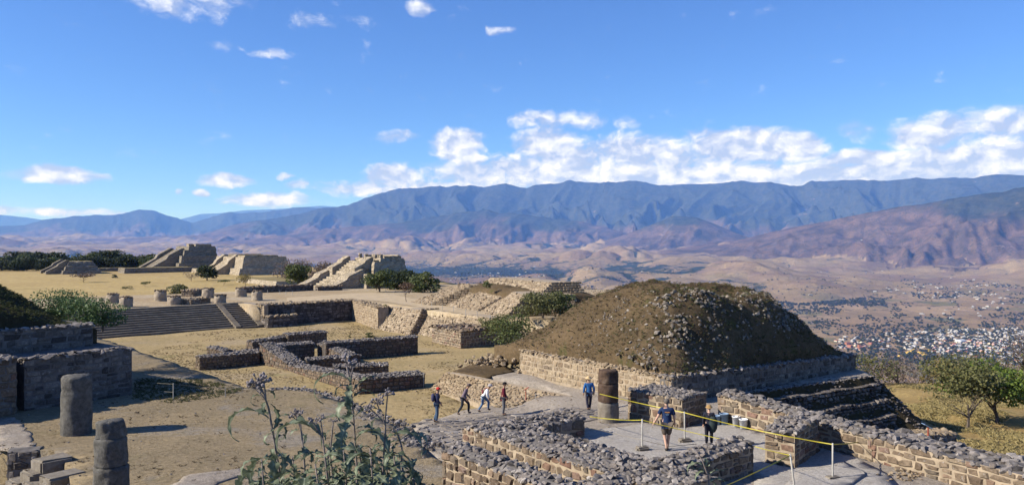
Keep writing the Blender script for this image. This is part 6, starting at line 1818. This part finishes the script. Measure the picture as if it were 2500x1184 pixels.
ribbon('barrier_tape', 'short yellow tape from the right post to the block wall', [k3, PD(2100, 1078, 26.5)], .03, M['tape'], 'tape', .02)
ribbon('barrier_tape', 'yellow tape sagging in front of the column base to the left post', [PD(1440, 1016, 31.5), PD(1500, 1023, 29.5), k1], .028, M['tape'], 'tape', .03)
ribbon('barrier_tape', 'faint yellow tape from the left post past the walker to the near wall', [k1, PD(1760, 1071, 26.0), PD(1842, 1089, 24.7), k4], .022, M['tape'], 'tape', .02)
ribbon('barrier_tape', 'lowest yellow tape slanting out of the bottom of the picture', [k4, PD(1770, 1186, 20.3)], .028, M['tape'], 'tape', .02)
ribbon('rope', 'thin dark rope strung low across the room floor behind the posts', [PD(1430, 1041, 29.2), PD(1570, 1074, 27.6), PD(1632, 1089, 27.4), PD(1700, 1083, 27.6)], .02, M['rope'], 'rope', .01)
def bucket(label, p, h, mat, rad=.15):
    ro = empty('bucket', p); tag(ro, label, 'bucket', 'buckets by the lit wall')
    bm = bmesh.new(); prof = [(rad * .8, 0), (rad * .98, h * .93), (rad * 1.06, h * .93), (rad * 1.06, h), (rad * .96, h), (rad * .92, h * .8), (rad * .76, .03)]
    rings = [[bm.verts.new((q * math.cos(t), q * math.sin(t), z)) for t in [2 * math.pi * k / 20 for k in range(20)]] for q, z in prof]
    for A_, B_ in zip(rings, rings[1:]):
        for k in range(20): bm.faces.new((A_[k], A_[(k + 1) % 20], B_[(k + 1) % 20], B_[k]))
    bm.faces.new(rings[0][::-1]); bm.faces.new(rings[-1]); link('pail', bm_mesh('pail', bm, mat, True), ro)
    bm = bmesh.new(); tube(bm, [Vector((rad * 1.05 * math.cos(t), -.02 - .1 * math.sin(t), h * .88 - .1 * math.sin(t))) for t in [math.pi * k / 8 for k in range(9)]], [.006] * 9, 4); link('handle', bm_mesh('handle', bm, M['rope']), ro)
bucket('white plastic bucket at the foot of the lit wall, right of the pair', on_pave(1815, 1046, zfloor), .37, M['bucket'], .16)
bucket('white plastic bucket partly hidden behind the other white one', on_pave(1797, 1041, zfloor), .40, M['bucket'], .15)
bucket('pale blue bucket in the shade of the pier', on_pave(1768, 1035, zfloor), .42, M['blueplastic'], .17)
bucket('dull blue bucket deepest in the shade beside the pier', on_pave(1750, 1036, zfloor), .36, M['blueplastic'], .15)
def stake(label, p, h, mat, rad=.02, name='stake', cat='stake', group=None, tilt=0):
    bm = bmesh.new(); tube(bm, [Vector((0, 0, -.1)), Vector((tilt * h, 0, h))], [rad, rad * .9], 6)
    o = link(name, bm_mesh(name, bm, mat)); o.location = p; tag(o, label, cat, group); return o
sp0 = on_pave(1284, 977)
sg = empty('warning_stake', sp0); tag(sg, 'red brown stake with a small slanted board on the paving', 'stake')
bm = bmesh.new(); tube(bm, [Vector((0, 0, -.1)), Vector((0, 0, .62))], [.035, .035], 6); link('pole', bm_mesh('pole', bm, M['redpaint']), sg)
bm = bmesh.new(); bmesh.ops.create_cube(bm, size=1, matrix=Matrix.Translation((.03, 0, .66)) @ Matrix.Rotation(-.6, 4, 'Y') @ Matrix.Diagonal((.3, .16, .03, 1))); link('board', bm_mesh('board', bm, M['redpaint']), sg)
stake('short white stake on the paving right of the red stake', on_pave(1307, 975), .36, M['post'], .02)
stake('thin white stake against the low dark ruin wall in the court', P(1034, 946, Zpat), 1.0, M['post'], .025)
sp1 = PD(2266, 1062, 36)
sg = empty('warning_stake', sp1); tag(sg, 'red stake holding a small blue board below the dark bank', 'stake')
bm = bmesh.new(); tube(bm, [Vector((0, 0, -.6)), Vector((0, 0, .35))], [.035, .035], 6); link('pole', bm_mesh('pole', bm, M['redpaint']), sg)
bm = bmesh.new(); bmesh.ops.create_cube(bm, size=1, matrix=Matrix.Translation((-.05, 0, .42)) @ Matrix.Rotation(.5, 4, 'Y') @ Matrix.Diagonal((.4, .3, .03, 1))); link('board', bm_mesh('board', bm, M['blueplastic']), sg)
# rope fence on the terrace at the left
ft = []
for px, pyb, pyt, lab in ((306, 957, 922, 'rope fence stake against the corner of the dark platform'), (423, 975, 935, 'rope fence stake in the middle of the dark shadowed turf'), (550, 968, 946, 'rope fence stake at the far edge of the terrace')):
    b_ = P(px, pyb, -7.0); h = (pyb - pyt) / FPX * b_.y
    stake(lab, b_, h, M['post'], .018); ft.append((b_, h))
e_ = P(610, 962, -7.0)
for fr, lab in ((.95, 'upper pale rope strung between the stakes on the terrace'), (.45, 'lower pale rope strung between the stakes on the terrace')):
    ribbon('rope', lab, [b_ + Vector((0, 0, h * fr)) for b_, h in ft] + [e_ + Vector((0, 0, .3 * fr))], .012, M['rope_pale'], 'rope', .05)
for k, (px, py) in enumerate([(623, 718), (653, 718), (683, 719), (698, 720), (714, 721), (942, 713), (966, 713), (1029, 745), (1054, 750), (1080, 757), (1107, 762), (1137, 769), (1165, 774), (1196, 780)]):
    stake('thin pale stake in the row of stakes along the ' + ('footpath' if k > 4 else 'long low dark wall'), P(px, py, Zpor), .6, M['post'], .03, group='thin stakes along the terrace')
# ================================================================== FOREGROUND WEEDS
def weed_leaf(name, seed, L=.3, w=.075, droop=1.2, mat=None):
    """long lobed leaf, wavy edged, arching over; grows along +Y from the origin"""
    r = random.Random(seed); n = 22; v = []; f = []
    ang = .55; y = 0; z = 0; tw = r.uniform(-.5, .5)
    for i in range(n + 1):
        t = i / n
        base = math.sin(math.pi * min(1, t * .92 + .03)) ** .75
        lob = 1 + .42 * math.sin(t * 40 + seed) * (t < .93) + r.uniform(-.12, .12)
        ww = w * (base * .95 + .05) * max(.25, lob)
        curl = .30 * ww * math.sin(t * 21 + seed * 2)
        a = tw * t
        v.append((-ww * math.cos(a), y, z + ww * .40 + curl - ww * math.sin(a))); v.append((0, y, z)); v.append((ww * math.cos(a), y, z + ww * .40 - curl + ww * math.sin(a)))
        y += L / n * math.cos(ang); z += L / n * math.sin(ang); ang -= droop * 2.0 / n * (.5 + t)
    for i in range(n):
        b = 3 * i; f += [(b, b + 1, b + 4, b + 3), (b + 1, b + 2, b + 5, b + 4)]
    return mesh_from(name, v, f, mat, True)
def weed_mat(name, lo, hi):
    m, T = new_mat(name)
    pos = T.n('ShaderNodeTexCoord').outputs['Object']; g = T.n('ShaderNodeNewGeometry'); oi = T.n('ShaderNodeObjectInfo')
    c = T.mix(oi.outputs['Random'], lo, hi)
    sx = T.n('ShaderNodeSeparateXYZ', {0: pos})
    c = T.mix(T.ss(T.m('ABSOLUTE', sx.outputs[0]), .006, .002), c, (.30, .33, .22))
    c = T.mix(T.ss(T.noise(g.outputs['Position'], 30.0, 4.0), .35, .7), c, tuple(x * .7 for x in lo))
    b = T.n('ShaderNodeBsdfPrincipled', {'Base Color': c, 'Roughness': .55, 'Specular IOR Level': .3})
    tr = T.n('ShaderNodeBsdfTranslucent', {'Color': c})
    T.n('ShaderNodeOutputMaterial', {'Surface': T.n('ShaderNodeMixShader', {0: .25, 1: b.outputs[0], 2: tr.outputs[0]}).outputs[0]})
    return m
M['weed'] = weed_mat('grey_green_weed_leaf', (.095, .12, .07), (.23, .26, .165))
M['stem'] = plain_mat('purplish_weed_stem', (.17, .14, .125), .7, .25, 20, .2)
M['flower'] = plain_mat('faded_lilac_flower', (.19, .165, .165), .9, .35, 30, .2)
LEAVES = [weed_leaf('leaf', i, (.25, .31, .22, .29, .18, .24)[i], (.022, .026, .020, .028, .019, .023)[i], (1.5, 1.9, 1.1, 1.4, 2.1, .8)[i], M['weed']) for i in range(6)]
def flower_mesh(seed):
    r = random.Random(seed); bm = bmesh.new()
    for k in range(16):
        d = Vector((r.uniform(-1, 1), r.uniform(-1, 1), r.uniform(-.1, 1.2))).normalized(); e = d * r.uniform(.03, .065)
        tube(bm, [Vector((0, 0, 0)), e * .6, e], [.0025, .0025, .003], 4)
        bmesh.ops.create_icosphere(bm, subdivisions=1, radius=r.uniform(.007, .012), matrix=Matrix.Translation(e))
    return bm_mesh('flower_head', bm, M['flower'])
FL = [flower_mesh(i) for i in range(4)]
def weed(label, stem_px, d, nleaf, seed, leafscale=1.0, heads=(), group='tall weeds in the foreground', lo=0.0, spread=None, rad=.007, manual=()):
    """stem_px: photo points from the bottom up; it is planted on the slope at distance d"""
    r = random.Random(seed)
    pts = [PD(px, py, d) for px, py in stem_px]
    foot = pts[0].copy(); foot.z = zhill(foot.x, foot.y) - .03
    root = empty('tall_weed', foot); tag(root, label, 'weed', group)
    P_ = [Vector((0, 0, 0))] + [p - foot for p in pts]
    for i in range(2, len(P_)): P_[i] = P_[i] + Vector((0, r.uniform(-.03, .03), 0))
    bm = bmesh.new(); tube(bm, P_, [rad * (1 - .5 * i / (len(P_) - 1)) for i in range(len(P_))], 7); link('stem', bm_mesh('stem', bm, M['stem'], True), root)
    cum = [0]
    for a, b in zip(P_, P_[1:]): cum.append(cum[-1] + (b - a).length)
    def along(t):
        q = t * cum[-1]
        for i in range(len(P_) - 1):
            if q <= cum[i + 1]: return P_[i].lerp(P_[i + 1], (q - cum[i]) / max(1e-6, cum[i + 1] - cum[i]))
        return P_[-1]
    ang = r.uniform(0, 6.28)
    for k in range(nleaf):
        t = lo + (.985 - lo) * (k + r.uniform(0, .6)) / nleaf
        ang += 2.4 + r.uniform(-.4, .4)
        s = leafscale * r.uniform(.6, 1.15) * (1.15 - .62 * t ** 2)
        o = link('leaf', LEAVES[r.randrange(6)], root); o.location = along(t)
        o.rotation_euler = (r.uniform(-.5, .25), r.uniform(-.3, .3), ang); o.scale = (s, s, s)
    for (px, py, rz, s, li, tilt) in manual:
        o = link('leaf', LEAVES[li], root); o.location = PD(px, py, d) - foot; o.rotation_euler = (tilt, 0, rz); o.scale = (s, s, s)
    for (px, py, s) in heads:
        e = PD(px, py, d) - foot
        o = link('flower_head', FL[r.randrange(4)], root); o.location = e; o.scale = (s, s, s); o.rotation_euler = (r.uniform(-.4, .4), r.uniform(-.4, .4), r.uniform(0, 6))
        near = along(.93); bm = bmesh.new(); tube(bm, [near, near.lerp(e, .5) + Vector((0, 0, .005)), e], [.004, .0035, .003], 5); link('flower_stalk', bm_mesh('flower_stalk', bm, M['stem']), root)
    return root
W_, E_ = math.pi / 2, -math.pi / 2     # leaves pointing to the picture's left and right
NL = 9
weed('tall weed with a pale lilac flower head, leftmost of the big weeds', [(690, 1215), (683, 1150), (663, 1053), (656, 996), (644, 960), (629, 938)], 3.9,16, 301, .85, [(634, 940, 1.0), (622, 948, .8), (645, 935, .7)], lo=.35,
     manual=[(656, 1022, W_, 1.1, 1, .15), (642, 968, W_ + .3, .62, 4, 0), (660, 985, E_ + .9, .75, 2, -1.3), (668, 1060, E_, 1.15, 3, .2), (664, 1095, math.pi + .4, 1.1, 0, -1.0), (676, 1120, W_ - .4, 1.0, 3, -.4)])
weed('tallest weed reaching up against the low ruin wall', [(872, 1215), (869, 1150), (868, 1092), (862, 1008), (857, 940), (848, 893)], 4.1,17, 302, .95, [(846, 886, .9), (862, 893, .5)], lo=.3,
     manual=[(856, 930, W_ + .15, 1.05, 1, .1), (857, 935, math.pi, .8, 0, -.9), (860, 960, E_ + .4, .75, 5, .5), (862, 1010, math.pi - .3, 1.15, 3, -.9), (864, 1020, E_, .9, 2, .3), (866, 1062, E_ - .3, 1.0, 3, -.1), (866, 1040, W_, .8, 5, .2)])
weed('slender weed with bare branching twigs on top at the right of the group', [(936, 1215), (937, 1150), (939, 1044), (932, 1003)], 3.8,14, 303, .8, [(920, 985, .7), (946, 966, .6), (905, 998, .5)], lo=.3, manual=[(938, 1075, E_, .9, 3, .1), (938, 1060, W_ + .2, .8, 1, 0), (940, 1110, E_ - .2, .9, 0, -.2)])
weed('thin weed with a small dry flower left of the middle of the group', [(748, 1215), (745, 1116), (737, 1056), (725, 1022)], 4.3,13, 304, .6, [(722, 1014, .6), (733, 1010, .5)], lo=.3, manual=[(727, 1030, W_, .5, 5, .3)])
weed('weed with forked bare tips in the middle of the group', [(806, 1215), (802, 1164), (788, 1073), (771, 1041)], 3.8,15, 305, .8, [(764, 1032, .5), (783, 1026, .5)], lo=.25, manual=[(786, 1068, W_, 1.2, 1, .35), (795, 1110, E_, 1.0, 3, 0)])
weed('thin weed with a lone bud between the middle stems', [(818, 1215), (806, 1105), (811, 1055), (814, 1035)], 4.4,12, 306, .6, [(814, 1030, .45)], lo=.3)
weed('short dry weed with a drooping top behind the slender weed', [(985, 1215), (980, 1130), (982, 1090), (972, 1062)], 4.2,13, 307, .75, [(968, 1058, .5)], lo=.2, manual=[(978, 1075, E_, .8, 1, .2)])
for k, (px, d, top, n, lab) in enumerate([(640, 3.7, 1120, 11, 'low leafy weed at the left foot of the group'), (720, 3.9, 1110, 12, 'low leafy weed filling the gap right of the leftmost tall weed'), (770, 3.6, 1135, 12, 'low leafy weed at the bottom edge under the forked tips'),
        (840, 3.7, 1100, 13, 'bushy low weed in front of the tallest weed'), (905, 3.6, 1095, 13, 'bushy low weed left of the slender weed'), (965, 3.8, 1100, 12, 'bushy low weed at the right foot of the group'), (1010, 4.1, 1130, 9, 'low weed at the right end beside the dark wall end'), (680, 4.1, 1140, 9, 'low weed leaning out at the left of the bottom edge'), (800, 4.3, 1090, 10, 'low leafy weed behind the forked tips'), (880, 4.4, 1085, 10, 'low leafy weed behind the tallest weed'), (940, 4.4, 1080, 10, 'low leafy weed behind the slender weed'), (745, 3.5, 1165, 10, 'lowest leafy weed in the bottom middle of the group')]):
    weed(lab, [(px, 1240), (px + 4, (1240 + top) / 2), (px - 3, top)], d, n + 20, 320 + k, 1.15, [], lo=.5, rad=.006)
weed('small weed with oval leaves alone before the near dark wall', [(1735, 1215), (1728, 1160), (1712, 1120), (1699, 1100)], 4.6, 5, 340, .5, [], group=None, lo=.45, manual=[(1722, 1140, W_, .62, 0, .15), (1727, 1150, W_ + .3, .5, 2, -.3), (1728, 1160, E_, .5, 5, .2), (1716, 1128, E_ - .2, .42, 4, .3), (1732, 1175, E_, .5, 3, 0)])

# ================================================================== GROUND DETAIL
def tuft(seed, blades=6, h=1.0, w=.07):
    r = random.Random(seed); V = []; F = []
    for k in range(blades):
        a = r.uniform(0, 6.28); l = h * r.uniform(.5, 1.0); o = Vector((r.uniform(-.3, .3), r.uniform(-.3, .3), 0)) * h; dx = Vector((math.cos(a), math.sin(a), 0)); s = Vector((-dx.y, dx.x, 0)) * w * h
        i = len(V); V += [o - s, o + s, o + dx * l * .35 + Vector((0, 0, l * .6)), o + dx * l * .9 + Vector((0, 0, l * .75))]; F += [(i, i + 1, i + 2), (i + 2, i + 1, i + 3)]
    return np.array([tuple(x) for x in V]), F
TU = [tuft(i) for i in range(8)]
M['blade_dry'] = leaf_mat('dry_grass_blades', (.115, .085, .045), (.24, .18, .098), .9)
M['blade_brown'] = leaf_mat('brown_turf_blades', (.05, .036, .022), (.14, .10, .06), .9)
M['blade_green'] = leaf_mat('green_turf_blades', (.035, .045, .018), (.12, .12, .05), .9)
M['blade_straw'] = leaf_mat('tall_straw_blades', (.19, .155, .065), (.35, .285, .135), .9)
def scatter_tufts(name, label, poly, zf, n, hmin, hmax, mat, seed, keep=None):
    r = random.Random(seed); it = []; xs = [q[0] for q in poly]; ys = [q[1] for q in poly]; k = 0
    while len(it) < n and k < n * 30:
        k += 1
        x = r.uniform(min(xs), max(xs)); y = r.uniform(min(ys), max(ys))
        if not inside(poly, x, y) or (keep and not keep(x, y, r)): continue
        h = r.uniform(hmin, hmax)
        it.append((TU[r.randrange(8)], Matrix.Translation((x, y, zf(x, y) - .01)) @ Matrix.Rotation(r.uniform(0, 6.28), 4, 'Z') @ Matrix.Diagonal((h, h, h, 1))))
    o = link(name, join_many(name, it, mat)); tag(o, label, 'grass', kind='stuff'); return o
zt1 = wob(-7.0, 0.05, 0.3)
pat = lambda sc, lo, sd_: (lambda x, y, r: float(fbm(x * sc, y * sc, 3, sd_)) > lo + r.uniform(-.25, .25))
vis = [(-21.5, 27.8), (-27, 46), (-19, 52), (-10, 39), (-3.6, 31), (-.5, 22.5), (.5, 19), (-13.6, 19)]
scatter_tufts('dry_grass', 'short dry grass on the near terrace', vis, zt1, 9000, .02, .05, M['blade_dry'], 1, pat(.5, -.1, 66))
scatter_tufts('dark_grass', 'darker grass patches on the near terrace', vis, zt1, 500, .05, .12, M['blade_brown'], 2, pat(.3, .35, 67))
shade = [v2(P(330, 925, -7)), v2(P(480, 925, -7)), v2(P(600, 950, -7)), v2(P(560, 965, -7)), v2(P(430, 985, -7)), v2(P(320, 975, -7))]
scatter_tufts('dark_grass', 'dark rough grass laid over the platform shadow under the rope fence', shade, zt1, 1100, .05, .16, M['blade_green'], 3)  # tufts coloured dark along the platform's cast shadow, deepening it
mpoly = [v2(C0 - ua * 2), v2(C0), v2(C1), v2(C2), v2(C3), v2(C3 - ua * 2)]
scatter_tufts('mound_grass', 'brown tufted grass over the big mound', mpoly, zmound, 5000, .05, .15, M['blade_brown'], 4)
scatter_tufts('mound_grass', 'dry pale tufts over the big mound', mpoly, zmound, 3500, .05, .14, M['blade_dry'], 44, pat(.5, .05, 8))
scatter_tufts('mound_grass', 'greener tufts over the big mound', mpoly, zmound, 2600, .07, .20, M['blade_green'], 5, lambda x, y, r: (mound_uv(x, y)[0] / La > .55 and r.random() < .55) or r.random() < .12)
scatter_tufts('straw_grass', 'tall straw coloured grass on the right hillside', [(22, 36), (28, 52), (33, 70), (30, 84), (52, 84), (48, 60), (30, 36)], lambda x, y: zrh_(x, y) + 0.15 * float(fbm(x * .15, y * .15, 3, 2)), 14000, .1, .34, M['blade_straw'], 6, pat(.12, .02, 5))
scatter_tufts('green_weeds', 'low green weeds behind the right block wall', [(14, 30), (22, 33), (24, 40), (17, 37)], zrh_, 900, .1, .3, M['blade_green'], 7)
lm = [v2(q0), v2(mo + t1dir * 9), v2(mo + t1dir * 9 + nb * 9), v2(q0 + nb * 9)]
scatter_tufts('mound_grass', 'dark tufted grass over the left mound', lm, zmoundL, 5000, .06, .18, M['blade_green'], 8)
scatter_tufts('patio_grass_tufts', 'short yellow grass in the sunken court', [(-30, 60), (-34, 85), (-20, 97), (-6, 76), (-3, 55), (-2.5, 44), (-4, 40), (-18, 53)], zpatio, 7000, .05, .13, M['blade_dry'], 9, pat(.2, 0, 3))
bot = [(-3.5, 3.2), (3.5, 3.2), (6, 9), (-6, 9)]
# loose stones and rubble
def loose(name, label, n, fn, size, key, seed, parts=0):
    r = random.Random(seed); it = []
    for _ in range(n):
        p = fn(r); s = r.uniform(*size); it.append((TR[r.randrange(N_R)], rock_matrix(p, s, r, .8)))
    o = link(name, join_many(name, it, M[key])); tag(o, label, 'stones', kind='stuff'); return o
edge_px = [(655, 950), (735, 948), (800, 968), (850, 988), (930, 1022), (1000, 1058), (1040, 1090)]
def on_edge(r):
    t = r.random() * (len(edge_px) - 1); i = int(t); f = t - i
    px = edge_px[i][0] * (1 - f) + edge_px[i + 1][0] * f; py = edge_px[i][1] * (1 - f) + edge_px[i + 1][1] * f
    p = P(px, py, -7.0); w = .2 + .4 * (t / 6)
    p += Vector((r.gauss(0.0, w * .7), r.gauss(0.1, w * .7), 0)); p.z = -7.06 + r.uniform(-.06, .06)
    return p
loose('edge_rubble', 'band of loose grey rubble along the right edge of the terrace', 950, on_edge, (.06, .28), 'rubble', 21)
def on_terrace(r):
    while True:
        x, y = r.uniform(-22, 0), r.uniform(22, 48)
        if inside(vis, x, y): return Vector((x, y, zt1(x, y)))
loose('pebbles', 'small stones lying on the terrace grass', 240, on_terrace, (.03, .13), 'rubble', 22)
loose('pebbles', 'small stones lying on the paving', 260, lambda r: (lambda x, y: Vector((x, y, zpave(x, y) + .02)))(r.uniform(-3, 8), r.uniform(30, 45)), (.03, .14), 'pale', 23)
loose('debris', 'broken pale stones on the ground beside the right block wall', 60, lambda r: (lambda p: p)(on_pave(r.gauss(2215, 28), r.gauss(1158, 9)) + Vector((0, 0, .03))), (.06, .2), 'pale', 24)
loose('court_stones', 'loose stones lying about the sunken court', 160, lambda r: (lambda x, y: Vector((x, y, zpatio(x, y))))(r.uniform(-28, -4), r.uniform(50, 92)), (.06, .26), 'pale', 25)
# stone slab under the right post and the low slab in the near terrace
sl = [xy(P(px, py, -6.98)) for px, py in ((1942, 1152), (2058, 1127), (2108, 1148), (2112, 1158), (2060, 1184), (2000, 1215), (1900, 1200))]
ground('stone_slab', sl, lambda x, y: zpave(x, y) + .09, .4, M['concrete'], .25, jag=.04)
sl2 = [xy(P(px, py, -6.95)) for px, py in ((400, 1190), (470, 1156), (585, 1140), (612, 1148), (540, 1172), (470, 1196))]
ground('ground_slab', sl2, lambda x, y: zt1(x, y) + .03, .3, M['pavement'], .2, jag=.1)
